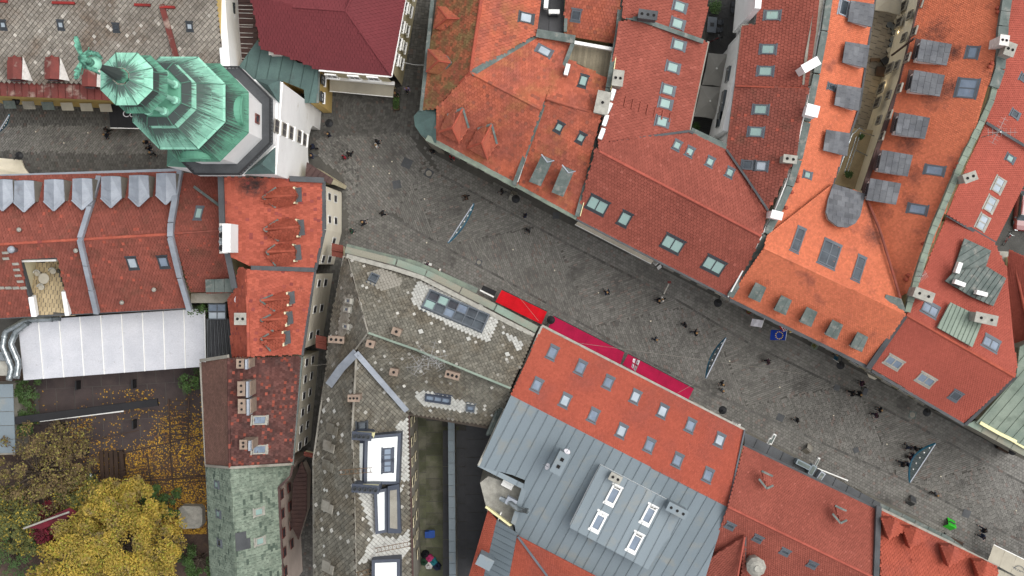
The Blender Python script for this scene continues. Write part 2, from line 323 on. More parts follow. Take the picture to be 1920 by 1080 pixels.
def grid_cells(poly, tw, tl, lift=.05, gap=.015, bond=True, jit=.006, t0=.03):
    xs = [p[0] for p in poly]; ys = [p[1] for p in poly]; ny = int((max(ys) - min(ys)) / tl) + 2; nx = int((max(xs) - min(xs)) / tw) + 2
    I, J = np.meshgrid(np.arange(nx), np.arange(ny)); x = min(xs) + (I + (.5 if bond else 0) * (J % 2) - .25) * tw; y = min(ys) + J * tl
    x = x.ravel(); y = y.ravel(); k = inpoly(x + tw / 2, y + tl / 2, poly); x = x[k]; y = y[k]; N = len(x)
    g = gap; Q = np.stack([np.stack([x + g, y], 1), np.stack([x + tw - g, y], 1), np.stack([x + tw - g, y + tl * .99], 1), np.stack([x + g, y + tl * .99], 1)], 1)
    j = RNG.normal(0, jit, (N, 1)); Hh = np.stack([np.full(N, t0 + lift), np.full(N, t0 + lift), np.full(N, t0), np.full(N, t0)], 1) + j
    return Q, Hh
def diamond_cells(poly, a, b, lift=.05, jit=.012):
    xs = [p[0] for p in poly]; ys = [p[1] for p in poly]; nx = int((max(xs) - min(xs)) / (2 * a)) + 2; ny = int((max(ys) - min(ys)) / b) + 2
    I, J = np.meshgrid(np.arange(nx), np.arange(ny)); x = (min(xs) + (2 * I + (J % 2)) * a).ravel(); y = (min(ys) + J * b).ravel()
    k = inpoly(x, y, poly); x = x[k]; y = y[k]; N = len(x); a2 = a * .87; b2 = b * .87
    Q = np.stack([np.stack([x, y - b2], 1), np.stack([x + a2, y], 1), np.stack([x, y + b2], 1), np.stack([x - a2, y], 1)], 1)
    Hh = np.stack([np.full(N, .03 + lift), np.full(N, .03 + lift * .5), np.full(N, .03), np.full(N, .03 + lift * .5)], 1) + RNG.normal(0, jit, (N, 1))
    return Q, Hh
def house(name, label, walls_mat, cat='house', group=None):
    b = thing(name, label, cat); b_walls[b.name] = (b, walls_mat, MB()); return b
b_walls = {}
def slate_pieces(L2, f, tw, tl, par):
    xs = [p[0] for p in L2]; ys = [p[1] for p in L2]; y = min(ys); n = max(2, round((max(ys) - min(ys)) / tl)); t = (max(ys) - min(ys)) / n
    for j in range(n):
        x = min(xs) - (tw / 2 if j % 2 else 0)
        while x < max(xs):
            c = clip(clip(clip(clip(L2, 0, x + .01, 1), 0, x + tw - .01, -1), 1, y + .01, 1), 1, y + t - .01, -1)
            if len(c) >= 3 and (max(p[0] for p in c) - min(p[0] for p in c)) > .1:
                MB().prism([f.w(a, e, .035 + .03 * (1 - (e - y) / t) + random.uniform(0, .008)) for a, e in c], .03, random.random()).build('slate', 'slate_panel', par)
            x += tw
        y += t
def roof(b, f, poly, m, kind='tile', tw=.3, tl=.33, wall=True, inset=.35, depth=None, floor=0., base=None, name='roof', bond=True, lift=.045, thick=.16, tint=None):
    """One roof plane: slab, its covering and the wall under it. poly in photo pixels on the plane f."""
    W = [f.at(u, v) for u, v in poly]; L2 = [f.loc(p) for p in W]
    slab = MB().prism(W, thick).build(name, base or m, b)
    if wall and b.name in b_walls:
        wp = offset_poly(W, inset)
        for p in wp: p.z = f.o.z - (f.n.x * (p.x - f.o.x) + f.n.y * (p.y - f.o.y)) / f.n.z - thick / f.n.z - .03
        b_walls[b.name][2].prism(wp, 0, bottom=floor if depth is None else min(p.z for p in wp) - depth)
    if kind == 'tile':
        Q, Hh = grid_cells(L2, tw, tl, lift, bond=bond); cells('roof_tiles', Q, Hh, f.o, f.ex, f.ey, f.n, m, slab)
    elif kind == 'diamond':
        Q, Hh = diamond_cells(L2, tw, tl, lift); cells('roof_slates', Q, Hh, f.o, f.ex, f.ey, f.n, m, slab)
    elif kind in ('seam', 'panel'):
        xs = [p[0] for p in L2]; x = min(xs); i = 0
        while x < max(xs):
            c = clip(clip(L2, 0, x + .012, 1), 0, x + tw - .012, -1)
            if len(c) >= 3:
                q = MB(); pts = [f.w(a, e, .05 + random.uniform(0, .008)) for a, e in c]; q.prism(pts, .05, random.random())
                ys = [e for a, e in c if a > x + tw - .05]
                if kind == 'seam' and len(ys) >= 2: q.obox(f.w(x + tw - .03, (min(ys) + max(ys)) / 2, .08), f.ex, f.ey, f.n, (.03, max(ys) - min(ys), .08), 0.2)
                q.build('panel', m, slab)
            x += tw
    elif kind == 'slab':     # staggered big slates, each its own piece
        slate_pieces(L2, f, tw, tl, slab)
    return slab
def finish_walls():
    for b, m, mb in b_walls.values():
        if mb.v: mb.build('wall', m, b)
    for b, m, mb in b_walls.values():      # put every house's Empty at its base
        vs = mb.v
        if not vs: continue
        x = sum(p[0] for p in vs) / len(vs); y = sum(p[1] for p in vs) / len(vs)
        b.location = (x, y, 0); inv = Matrix.Translation((-x, -y, 0))
        for c in b.children: c.matrix_parent_inverse = inv
def ridge(b, pts, w=.3, m='terracotta_red', name='ridge_tiles', h=.22, seg=.42, kind='stuff'):
    mb = MB(); pts = [p if isinstance(p, Vector) else P(*p) for p in pts]
    for a, c in zip(pts, pts[1:]):
        d = c - a; n = max(1, int(d.length / seg)); e = d / n; ex = e.normalized(); ey = Vector((0, 0, 1)).cross(ex).normalized(); ez = ex.cross(ey)
        for i in range(n):
            s = a + e * i; q = s + e * 1.02; dz = ez * .012 * (i % 2); prof = [(-w / 2, -.08), (-w / 2, h * .35), (-w / 4, h * .75), (w / 4, h * .75), (w / 2, h * .35), (w / 2, -.08)]
            vs = [s + ey * x + ez * z + dz for x, z in prof] + [q + ey * x + ez * z + dz for x, z in prof]
            mb.add(vs, [(k, k + 1, k + 7, k + 6) for k in range(5)] + [tuple(range(5, -1, -1)), tuple(range(6, 12))], random.random())
    return mb.build(name, m, b, kind)
def strip(b, pts, w, h, m, name='gutter', zo=0., seg=None, kind=None):
    """beam along photo points (u, v, z); seg: split into separate coping pieces that long"""
    pts = [p if isinstance(p, Vector) else P(*p) for p in pts]; mb = MB()
    for a, c in zip(pts, pts[1:]):
        n = max(1, int((c - a).length / seg)) if seg else 1; e = (c - a) / n
        for i in range(n):
            s = a + e * i + Vector((0, 0, zo)); q = s + e * (.97 if seg else 1.0)
            if seg: MB().beam(s, q, w * random.uniform(.92, 1.08), h, random.random()).build(name, m, b)
            else: mb.beam(s, q, w, h, .5)
    if not seg: return mb.build(name, m, b, kind)
def window(b, f, u, v, w, h, glass='glass_aqua', frame='frame_grey', cols=1, rows=1, fw=.12, name='skylight', d=.14, sill=None, open_=0, rot=0.):
    c = f.at(u, v, d); x, y = f.loc(c); cr, sr = math.cos(rot), math.sin(rot)
    ex = f.ex * cr + f.ey * sr; ey = -f.ex * sr + f.ey * cr; o = f.w(x, y)
    mb = MB()
    for s in (-1, 1):
        mb.obox(o + ex * (s * (w / 2 - fw / 2)) + f.n * d / 2, ex, ey, f.n, (fw, h, d)); mb.obox(o + ey * (s * (h / 2 - fw / 2)) + f.n * d / 2, ex, ey, f.n, (w - 2 * fw, fw, d))
    iw, ih = w - 2 * fw, h - 2 * fw; bw = .1 if name == 'skylight' else .06
    for i in range(1, cols): mb.obox(o + ex * (-iw / 2 + iw * i / cols) + f.n * (d / 2 - .01), ex, ey, f.n, (bw, ih, d - .02))
    for j in range(1, rows): mb.obox(o + ey * (-ih / 2 + ih * j / rows) + f.n * (d / 2 - .015), ex, ey, f.n, (iw, bw, d - .03))
    if name == 'skylight': mb.obox(o + ey * (h / 2 + .1) + f.n * (.07), ex, ey, f.n, (w + .16, .16, .03)); mb.obox(o - ey * (h / 2 + .12) + f.n * (.07), ex, ey, f.n, (w + .1, .22, .03))
    fr = mb.build(name, frame, b)
    for i in range(cols):
        for j in range(rows):
            g = glass if isinstance(glass, str) else glass[(i + j * cols) % len(glass)]
            pc = o + ex * (-iw / 2 + iw * (i + .5) / cols) + ey * (-ih / 2 + ih * (j + .5) / rows) + f.n * (d * .55)
            MB().obox(pc, ex, ey, f.n, (iw / cols - .02, ih / rows - .02, .02)).build('pane', g, fr)
    if sill: MB().obox(o - ey * (h / 2 + .06) + f.n * .12, ex, ey, f.n, (w + .2, .1, .24)).build('sill', sill, fr)
    return fr
def chimney(b, u, v, z, w, d, h, ang, m='brick_chimney', holes=2, cap=True, pot=False, label=None):
    c = P(u, v, z); mb = MB().box(c - Vector((0, 0, h / 2 + .05)), (w, d, h - .1), ang)
    if cap: mb.box(c - Vector((0, 0, .08)), (w + .14, d + .14, .1), ang)
    ch = mb.build('chimney', m, b, label=label); ax = Vector((math.cos(ang), math.sin(ang), 0))
    for i in range(holes):
        p = c + ax * (w * (i + .5) / holes - w / 2); q = MB(); r = min(.13, w / holes * .34)
        if pot: q.lathe(p, [(r * 1.3, -.03), (r * 1.5, .25), (r * 1.5, .3), (r * 1.1, .3), (r * 1.1, .05)], 12); q.build('pot', 'frame_dark', ch)
        else: q.lathe(p, [(r, -.03), (r, .012)], 12); q.build('flue', 'inside_dark', ch)
    return ch
def box_dormer(b, quad, z0, z1, m='slate_panel', kind='slab', tw=.9, tl=.55, drop=1.5, side='plaster_white', glass='glass_dark', win=True):
    """quad: front-left, front-right, back-right, back-left in photo px; z0 front, z1 back"""
    pts = [P(quad[0][0], quad[0][1], z0), P(quad[1][0], quad[1][1], z0)]; f = Face((quad[0][0], quad[0][1], z0), (quad[1][0], quad[1][1], z0), (quad[2][0], quad[2][1], z1))
    W = [f.at(*q) for q in quad]; core = [Vector((p.x, p.y, f.o.z - (f.n.x * (p.x - f.o.x) + f.n.y * (p.y - f.o.y)) / f.n.z - .15)) for p in offset_poly(W, .18)]
    dm = MB().prism(core, drop).build('dormer', side, b)
    sl = MB().prism(W, .12).build('dormer_roof', m, dm)
    L2 = [f.loc(p) for p in W]; 
    if kind == 'slab':
        x0 = min(p[0] for p in L2); x1 = max(p[0] for p in L2); y0 = min(p[1] for p in L2); y1 = max(p[1] for p in L2)
    if kind == 'slab':
        xs = [p[0] for p in L2]; ys = [p[1] for p in L2]; y = min(ys); j = 0; n = max(2, round((max(ys) - min(ys)) / tl)); t = (max(ys) - min(ys)) / n
        for j in range(n):
            x = min(xs) - (tw / 2 if j % 2 else 0)
            while x < max(xs):
                c = clip(clip(clip(clip(L2, 0, x + .01, 1), 0, x + tw - .01, -1), 1, y + .01, 1), 1, y + t - .01, -1)
                if len(c) >= 3 and (max(p[0] for p in c) - min(p[0] for p in c)) > .1:
                    MB().prism([f.w(a, e, .035 + .03 * (1 - (e - y) / t) + random.uniform(0, .008)) for a, e in c], .03, random.random()).build('slate', m, dm)
                x += tw
            y += t
    else:
        xs = [p[0] for p in L2]; x = min(xs)
        while x < max(xs):
            c = clip(clip(L2, 0, x + .01, 1), 0, x + tw - .01, -1)
            if len(c) >= 3: MB().prism([f.w(a, e, .05) for a, e in c], .04, random.random()).build('panel', m, dm)
            x += tw
    if win:
        a, c = core[-4:][:2] if False else (None, None)
        A = P(quad[0][0], quad[0][1], z0); B_ = P(quad[1][0], quad[1][1], z0); e = (B_ - A).normalized(); L = (B_ - A).length
        cen = sum(W, Vector()) / 4; nn = Vector((0, 0, 1)).cross(e); 
        if nn.dot((A + B_) / 2 - cen) < 0: nn = -nn
        mid = (A + B_) / 2 - nn * .15 - Vector((0, 0, .75))
        fr = MB().obox(mid, e, Vector((0, 0, 1)), nn, (L * .7, .9, .1)).build('window', 'frame_white', dm)
        # sub-sub parts are not allowed: the glass is a sibling
        MB().obox(mid + nn * .04, e, Vector((0, 0, 1)), nn, (L * .6, .75, .05)).build('pane', glass, dm)
    return dm
def tri_fan(b, apexes, faces, m, tw=.2, tl=.2, name='dormer', base=None, holdz=None, skirt=1.2, tiles=True):
    """faces: polygons of (u,v,z); first three points define the plane"""
    mb = MB(); fs = []
    for poly in faces:
        W = [P(*p) for p in poly]; mb.prism([p for p in W], skirt if skirt else .1); fs.append((W, poly))
    dm = mb.build(name, base or m, b)
    if tiles:
        QV = []; QF = []; T = []
        for W, poly in fs:
            f = Face(W[0], W[1], W[2], raw=True); L2 = [f.loc(p) for p in W]; Q, Hh = grid_cells(L2, tw, tl, .04)
            cells('dormer_tiles', Q, Hh, f.o, f.ex, f.ey, f.n, m, dm)
    return dm
def gable_dormer(b, rb, rf, a, am, c, cm, m, glass='glass_dark', tw=.28, tl=.3):
    """ridge back, ridge front, one front eave corner and where its eave meets the roof, the other side the same"""
    dm = tri_fan(b, None, [(am, a, rf, rb), (cm, c, rf, rb)], m, tw, tl, skirt=.9)
    ridge(dm, [rb, rf], .26, m, h=.18)
    for q in (am, cm): strip(dm, [rb, q], .16, .1, 'lead', 'valley_flashing', zo=.12)
    A, Cc, F_ = P(*a), P(*c), P(*rf); out = ((A + Cc) / 2 - (P(*am) + P(*cm)) / 2); out.z = 0; out.normalize(); e = (Cc - A); L = e.length; e.normalize()
    mid = (A + Cc) / 2 + out * .06 - Vector((0, 0, .3)); up = Vector((0, 0, 1))
    MB().obox(mid, e, up, out, (L * .95, 1.3, .16)).add([A + out * .1, Cc + out * .1, F_ + out * .1], [(0, 1, 2)]).build('gable', 'plaster_cream', dm)
    MB().obox(mid + out * .2 + up * .05, e, up, out, (L * .7, .95, .4)).build('window', 'glass_window', dm)
    MB().obox(mid + out * .38 + up * .5, e, up, out, (L * .82, .06, .6)).build('window_hood', 'sheet_dark', dm)
    return dm
def panes_row(n, opts): return [random.choice(opts) for _ in range(n)]
A_ST = R(-27.4)
# ================================================================ GROUND
def struct(o): o['kind'] = 'structure'; return o
mb = MB(); mb.add([(-150, -150, -.06), (150, -150, -.06), (150, 150, -.06), (-150, 150, -.06)], [(0, 1, 2, 3)]); struct(mb.build('ground', 'mortar'))
def px2w(poly): return [tuple(P(u, v, 0)[:2]) for u, v in poly]
def lay_setts(name, poly, ang, a, b, m='sett', mask=None, bond=.5, origin=(0, 0), vary=0, z0=0.):
    pts = px2w(poly); cs, sn = math.cos(ang), math.sin(ang)
    loc = [((x * cs + y * sn), (-x * sn + y * cs)) for x, y in pts]
    xs = [p[0] for p in loc]; ys = [p[1] for p in loc]; nx = int((max(xs) - min(xs)) / a) + 2; ny = int((max(ys) - min(ys)) / b) + 2
    I, J = np.meshgrid(np.arange(nx), np.arange(ny)); x = (min(xs) + (I + bond * (J % 2) + RNG.random(J.shape[0])[:, None] * vary) * a).ravel(); y = (min(ys) + J * b).ravel()
    k = inpoly(x + a / 2, y + b / 2, loc); x = x[k]; y = y[k]
    if mask is not None:
        X = (x + a / 2) * cs - (y + b / 2) * sn; Y = (x + a / 2) * sn + (y + b / 2) * cs; kk = mask(X, Y); x = x[kk]; y = y[kk]
    N = len(x); g = .014; j = RNG.normal(0, .004, (N, 4))
    Q = np.stack([np.stack([x + g, y + g], 1), np.stack([x + a - g, y + g], 1), np.stack([x + a - g, y + b - g], 1), np.stack([x + g, y + b - g], 1)], 1)
    Q += RNG.normal(0, .006, Q.shape)
    Hh = np.full((N, 4), .03 + z0) + RNG.normal(0, .004, (N, 1)) + j * .5
    rowr = RNG.random(4000)[(y / b).astype(int) % 4000 if N else []]; tint = np.clip(.5 + (RNG.random(N) - .5) * .9 + (rowr - .5) * .3, 0, 1)
    return struct(cells(name, Q, Hh, (0, 0, 0), (cs, sn, 0), (-sn, cs, 0), (0, 0, 1), m, kind='structure', bot=-.05, tint=tint))
def lay_arc(name, cu, cv, r0, r1, q0, q1, poly=None, b=.26, a=.3, m='sett_dark'):
    c = P(cu, cv, 0); Qs = []; r = r0
    while r < r1:
        n = max(3, int((q1 - q0) * r / a)); t = q0 + (np.arange(n) + random.random()) * (q1 - q0) / n; dt = (q1 - q0) / n - .028 / r; rr = r + b - .028
        Qs.append(np.stack([np.stack([c.x + x * np.cos(t + w_), c.y + x * np.sin(t + w_)], 1) for x, w_ in ((r, 0), (rr, 0), (rr, dt), (r, dt))], 1)); r += b
    Q = np.concatenate(Qs)
    if poly: k = inpoly(Q[:, 0, 0], Q[:, 0, 1], px2w(poly)); Q = Q[k]
    Hh = np.full((len(Q), 4), .03) + RNG.normal(0, .008, (len(Q), 1))
    return cells(name, Q, Hh, (0, 0, 0), (1, 0, 0), (0, 1, 0), (0, 0, 1), m, kind='structure', bot=-.05)
NL = [(640, 250), (765, 262), (830, 330), (1060, 455), (1260, 557), (1403, 643), (1640, 757), (1760, 820), (2000, 950)]     # drain line, north side
SL = [(660, 480), (668, 420), (720, 395), (780, 433), (1040, 577), (1200, 670), (1300, 722), (1440, 785), (1700, 902), (2000, 1060)]
north = NL[2:] + [(2000, 900), (1800, 800), (1620, 700), (1365, 565), (1075, 425), (960, 360), (800, 285), (790, 262)]
south = [(640, 470), (655, 410)] + SL[2:] + [(2000, 1130), (1860, 1070), (1650, 970), (1395, 840), (1010, 650), (900, 600), (640, 495)]
mid = NL[1:] + SL[::-1][:-2] + [(650, 410), (640, 340), (600, 270)]
lay_setts('pavement', north, A_ST, .3, .3, bond=.5); lay_setts('pavement', south, A_ST, .3, .3, bond=.5)
# centre: big chevrons, rows change direction along V-shaped seams
ca, sa = math.cos(A_ST), math.sin(A_ST)
def street_st(X, Y): return X * ca + Y * sa, -X * sa + Y * ca
cx0, cy0 = P(1100, 530, 0)[:2]; _, tc = street_st(np.array([cx0]), np.array([cy0])); tc = float(tc[0])
def zone(X, Y):
    s, t = street_st(X, Y); tri = np.abs(((s / 9.0) % 2) - 1) * 7.4 - 3.7
    return (t - tc) > tri
c_poly = [p for p in mid if p[0] >= 800] ; c_poly = [(800, 300)] + [p for p in NL if p[0] > 820] + [p for p in SL[::-1] if p[0] > 775] + [(740, 400)]
lay_setts('road', c_poly, A_ST + R(48), .44, .2, bond=.5, vary=.9, mask=lambda X, Y: zone(X, Y))
lay_setts('road', c_poly, A_ST - R(42), .44, .2, bond=.5, vary=.9, mask=lambda X, Y: ~zone(X, Y))
plaza = [(590, 258), (765, 250), (800, 300), (740, 400), (655, 415), (645, 330), (600, 300)]
lay_setts('road', plaza, R(-50), .36, .24, bond=.5, vary=.4)
lay_arc('road', 690, 205, .3, 9.0, R(-200), R(160), [(560, 150), (748, 150), (752, 250), (725, 258), (590, 258), (560, 230)])
lay_arc('road', 600, 330, 1.5, 4.2, R(-60), R(75), [(590, 262), (660, 262), (680, 330), (660, 480), (640, 480), (640, 330)])
lay_setts('alley', [(748, -60), (815, -60), (785, 262), (752, 250)], R(83), .3, .34, m='sett_dark', bond=0)
lay_setts('alley', [(590, 480), (645, 470), (640, 560), (600, 1140), (520, 1140)], R(86), .3, .3, m='sett_dark')
lay_setts('road', [(-80, 236), (330, 236), (360, 340), (-80, 330)][:2] + [(360, 292), (-80, 282)], R(48), .44, .2, vary=.9)
lay_setts('pavement', [(-80, 190), (340, 190), (340, 236), (-80, 236)], R(0), .3, .3, m='sett_dark'); lay_setts('pavement', [(-80, 282), (360, 292), (360, 345), (-80, 345)], R(-2), .3, .3, m='sett_dark')
for L in (NL[2:], SL[2:]):
    mbx = MB(); W = [P(u, v, 0) for u, v in L]
    for a, c in zip(W, W[1:]):
        n = int((c - a).length / .5)
        for i in range(n):
            p = a + (c - a) * (i + .5) / n; e = (c - a).normalized(); mbx.obox(p + Vector((0, 0, .035)), e, Vector((-e.y, e.x, 0)), Vector((0, 0, 1)), (.47, .22, .03), random.random())
    struct(mbx.build('drain_channel', 'sett_dark'))
# garden soil, courtyards
def sheet(name, poly, z, m, zt=None): return struct(MB().prism([P(u, v, z) for u, v in poly], .3 if z < .3 else .3).build(name, m))
def paver_field(name, poly, z, m, a, b, ang): 
    pts = [P(u, v, z) for u, v in poly]; struct(MB().prism(pts, max(.3, z)).build(name, 'mortar'))
    cs, sn = math.cos(ang), math.sin(ang); L = [((p.x * cs + p.y * sn), (-p.x * sn + p.y * cs)) for p in pts]; Q, Hh = grid_cells(L, a, b, 0, gap=.03, jit=.006)
    cells(name, Q, Hh, (0, 0, z), (cs, sn, 0), (-sn, cs, 0), (0, 0, 1), m, kind='structure')
sheet('garden', [(-80, 690), (395, 660), (392, 1150), (-80, 1150)], .03, 'soil')
paver_field('terrace', [(60, 690), (380, 680), (385, 830), (250, 840), (70, 860)], .06, 'deck_dark', 1.9, 3.6, R(3))
# ---- inner courtyards
paver_field('courtyard', [(1292, 262), (1290, 200), (1325, 70), (1330, -60), (1412, -60), (1395, 45), (1385, 55), (1362, 285)], .1, 'courtyard_dark', .22, .22, R(75))
paver_field('courtyard', [(1615, 80), (1660, -60), (1735, -60), (1640, 300), (1560, 370), (1545, 350)], 2.5, 'courtyard_tan', .7, .7, R(72))
paver_field('courtyard', [(778, 780), (860, 795), (860, 1140), (778, 1140)], .1, 'paver_moss', 1.2, 1.7, R(90))
paver_field('courtyard', [(845, 790), (960, 800), (960, 960), (930, 1140), (848, 1140)], .12, 'sheet_black', 1.9, 2.4, R(90))
paver_field('courtyard', [(1850, 470), (1900, 300), (2000, 100), (2000, 560), (1900, 560)], .1, 'asphalt', .3, .3, R(60))

# ================================================================ BUILDINGS
# ---- tall grey slated house, top left
b = house('townhouse', 'big grey diamond-slated roof with red dormers at the top left corner of the photo', 'plaster_yellow')
fA = Face((0, 176, 9), (200, 186, 9), (100, -60, 15.5))
r_ = roof(b, fA, [(-80, 152), (200, 158), (425, 160), (412, 60), (395, -80), (-80, -80)], 'slate_old', 'diamond', tw=.24, tl=.26, base='slate_gap', inset=.1)
roof(b, Face((0, 178, 9.0), (200, 188, 9.0), (100, 155, 9.35)), [(-80, 149), (205, 153), (250, 160), (250, 190), (205, 188), (-80, 176)], 'rust_red', 'seam', tw=.7, inset=.3)
for u, v in ((5, 47), (113, 47), (355, 50)): window(b, fA, u, v, .62, .7, 'glass_sky', 'frame_dark')
window(b, fA, 217, 52, .62, .62, 'glass_dark', 'frame_dark')
for u, v in ((28, 128), (98, 128), (168, 142)):
    c = P(u, v, 11.2); rd = MB(); rd.box(c + Vector((0, 0, -.6)), (1.25, 2.1, 1.4)); rd.add([c + Vector(p) for p in ((-.7, -1.05, .1), (.7, -1.05, .1), (.7, .7, .1), (0, 1.25, .15), (-.7, .7, .1), (0, -1.05, .45), (0, .8, .45))], [(0, 5, 6, 4), (5, 1, 2, 6), (4, 6, 3), (6, 2, 3), (0, 1, 5)])
    dm = rd.build('dormer', 'rust_red', b); MB().box(c + Vector((0, -1.12, -.5)), (.9, .06, .8)).build('window', 'glass_dark', dm); MB().add([c + Vector(p) for p in ((.7, -1.05, .1), (1.25, -1.05, -1.0), (.7, 1.2, -.1))], [(0, 1, 2)]).build('cheek', 'chimney_white', dm)
strip(b, [fA.at(303, 8, .1), fA.at(318, 60, .1), fA.at(331, 108, .1)], .5, .35, 'rust_red', 'parapet')
for u0, u1, v in ((98, 140, 6), (252, 282, 10), (0, 14, 3), (300, 328, 14)): strip(b, [fA.at(u0, v - 1, .15), fA.at(u1, v, .15)], .22, .3, 'paint_red', 'dormer_sill')
fw = Face((0, 195, 0), (200, 203, 0), (0, 195 - 17, 9)).toward() if False else None
for i in range(6):   # shopfront blinds under the eave
    p = P(18 + i * 36, 196 + i * 1.2, 4.5); MB().obox(p + Vector((0, 0, 0)), Vector((1, 0, 0)), Vector((0, .8, .6)), Vector((0, -.6, .8)), (1.2, .9, .06)).build('window_blind', random.choice(['lead', 'plaster_grey', 'fabric_taupe']), b)
# white gable wall to the right with lower brown sheet roof
b = house('townhouse', 'narrow house with brown sheet roof between white gable wall and maroon roof', 'plaster_white')
roof(b, Face((437, 10, 7.0), (480, 10, 7.3), (437, 130, 7.0)), [(430, -80), (478, -80), (482, 40), (486, 150), (434, 150)], 'sheet_brown', 'seam', tw=.5, inset=.05)
W = MB(); W.prism([P(397, -80, 12), P(418, -80, 12), P(425, 40, 12), P(432, 130, 12), P(415, 135, 12), P(407, 40, 12)], 0, bottom=0); W.build('gable_wall', 'plaster_white', b)
fG = Face((425, 40, 12), (432, 130, 12), (425 + 26, 62, 7)).toward()
for u, v in ((436, 14), (430, 78)):
    q = Face(P(u, v - 15, 9.5), P(u + 1.5, v + 15, 9.5), P(u, v, 8), raw=True); MB().prism([P(u - 5, v - 10, 9.8), P(u + 4, v - 9, 9.0), P(u + 4, v + 11, 9.0), P(u - 5, v + 10, 9.8)], .3).build('window', 'glass_dark', b)
for i in range(14): 
    p = P(441 + random.random() * 2, 8 + i * 9 + random.uniform(-3, 3), 7.3); MB().beam(p, p + Vector((1.7, -.05, 0)), .05, .03).build('snow_guard', 'chimney_white', b)
# teal-grey sheet roof beside the tower
b = house('townhouse', 'house with stepped grey-green sheet metal roof joined to the white tower', 'plaster_yellow')
fT = Face((440, 150, 9), (598, 190, 9), (500, 90, 9.8))
roof(b, fT, [(437, 140), (483, 75), (495, 92), (522, 98), (545, 108), (560, 118), (596, 121), (596, 193), (572, 193), (570, 168), (530, 152), (515, 172), (480, 150)], 'sheet_teal', 'seam', tw=1.1, inset=.2)
fE = Face((597, 130, 9), (594, 195, 9), (597 + 31, 130 + 28, 0)).toward()
for u, v, z in ((607, 150, 6), (605, 182, 6)): window(b, fE, u, v, .95, 1.5, 'glass_dark', 'frame_dark', name='window', d=.12, cols=2, sill='plaster_white')
chimney(b, 515, 92, 11, 1.0, .95, 2.2, 0, 'chimney_white', 1)
strip(b, [(598, 122, 9.1), (596, 193, 9.1)], .25, .2, 'lead')
# maroon roof
b = house('townhouse', 'large house under a smooth maroon hipped roof at the top', 'plaster_cream')
zr = 14.5
roof(b, Face((598, 130, 11), (733, 142, 11), (648, 20, zr)), [(470, -10), (490, 92), (545, 108), (598, 130), (733, 142), (648, 20), (555, 13)], 'sheet_maroon', 'tile', tw=.34, tl=.38, lift=.02)
roof(b, Face((733, 142, 11), (760, 0, 11), (648, 20, zr)), [(733, 142), (773, -80), (695, -80), (648, 20)], 'sheet_maroon', 'tile', tw=.34, tl=.38, lift=.02)
roof(b, Face((648, 20, zr), (555, 13, zr), (600, -80, 12)), [(648, 20), (555, 13), (470, -10), (460, -80), (695, -80)], 'sheet_maroon', 'tile', tw=.34, tl=.38, lift=.02)
ridge(b, [(733, 142, 11.05), (648, 20, zr)], .2, 'sheet_maroon', 'ridge_cap', .12, kind=None); ridge(b, [(648, 20, zr), (555, 13, zr)], .2, 'sheet_maroon', 'ridge_cap', .12, kind=None); ridge(b, [(648, 20, zr), (695, -80, zr)], .2, 'sheet_maroon', 'ridge_cap', .12, kind=None)
strip(b, [(598, 132, 10.9), (734, 144, 10.9), (775, -80, 10.9)], .16, .16, 'frame_white')
fS = Face((600, 137, 10.5), (734, 148, 10.5), (601, 158, 4)); fS = Face(P(600, 137, 10.5) + Vector((0, 0, 0)), P(734, 148, 10.5), P(600, 137, 10.5) - Vector((0, 0, 6)), raw=True).toward()
fE = Face(P(732, 148, 10.5), P(757, 0, 10.5), P(732, 148, 10.5) - Vector((0, 0, 6)), raw=True).toward()
for u in (622, 664, 700): window(b, fS, u, 144 + (u - 622) * .06, 1.1, 1.9, 'glass_window', 'frame_white', name='window', cols=2, rows=2, sill='plaster_white')
for v in (110, 80, 48, 12, -20):
    for k in (0, 1): window(b, fE, 745 + (110 - v) * .17 + k * 9, v + k * 8, 1.0, 1.6, 'glass_window', 'frame_white', name='window', cols=2, sill='plaster_white')
# ---- brown-orange corner block right of the alley
b = house('corner_house', 'worn orange tiled corner house with hipped dormers and green turret roof', 'plaster_cream')
zr = 17
roof(b, Face((818, 0, 12), (792, 205, 12), (905, -20, zr)), [(826, -80), (915, -80), (898, 0), (882, 136), (816, 204), (792, 205), (801, 120), (820, 0)], 'terracotta_moss')
roof(b, Face((882, 136, zr), (905, -40, zr), (1005, 63, 14.6)), [(914, -80), (1020, -80), (1014, 0), (1006, 63), (882, 136), (898, 0)], 'terracotta_worn')
fSW = Face((818, 264, 12), (965, 343, 12), (882, 136, zr)); roof(b, fSW, [(818, 204), (882, 136), (1014, 205), (1000, 245), (968, 345), (818, 266)], 'terracotta_worn')
fNE = Face((882, 136, zr), (1014, 205, zr), (1040, 75, 14.0)); roof(b, fNE, [(882, 136), (1006, 66), (1070, 78), (1048, 150), (1036, 172), (1028, 172), (1014, 205)], 'terracotta_worn')
ridge(b, [(882, 136, zr), (914, -80, zr)], .3, 'terracotta_coral'); ridge(b, [(882, 136, zr), (818, 204, 12.4)], .3, 'terracotta_coral'); ridge(b, [(882, 136, zr), (1014, 205, zr)], .28, 'terracotta_worn')
strip(b, [fNE.at(884, 138, .1), fNE.at(1006, 65, .1)], .55, .1, 'lead', 'valley_flashing')
strip(b, [(817, -60, 12), (790, 208, 12)], .35, .2, 'lead'); strip(b, [(800, 258, 12), (900, 311, 12), (968, 348, 12)], .55, .22, 'stone_coping', 'eave_flashing')
window(b, Face((882, 136, zr), (905, -40, zr), (1005, 63, 14.6)), 987, 33, .95, 1.25, 'glass_sky', 'frame_dark')
window(b, fNE, 1021, 95, .95, 1.25, 'glass_sky', 'frame_grey', rot=R(90))
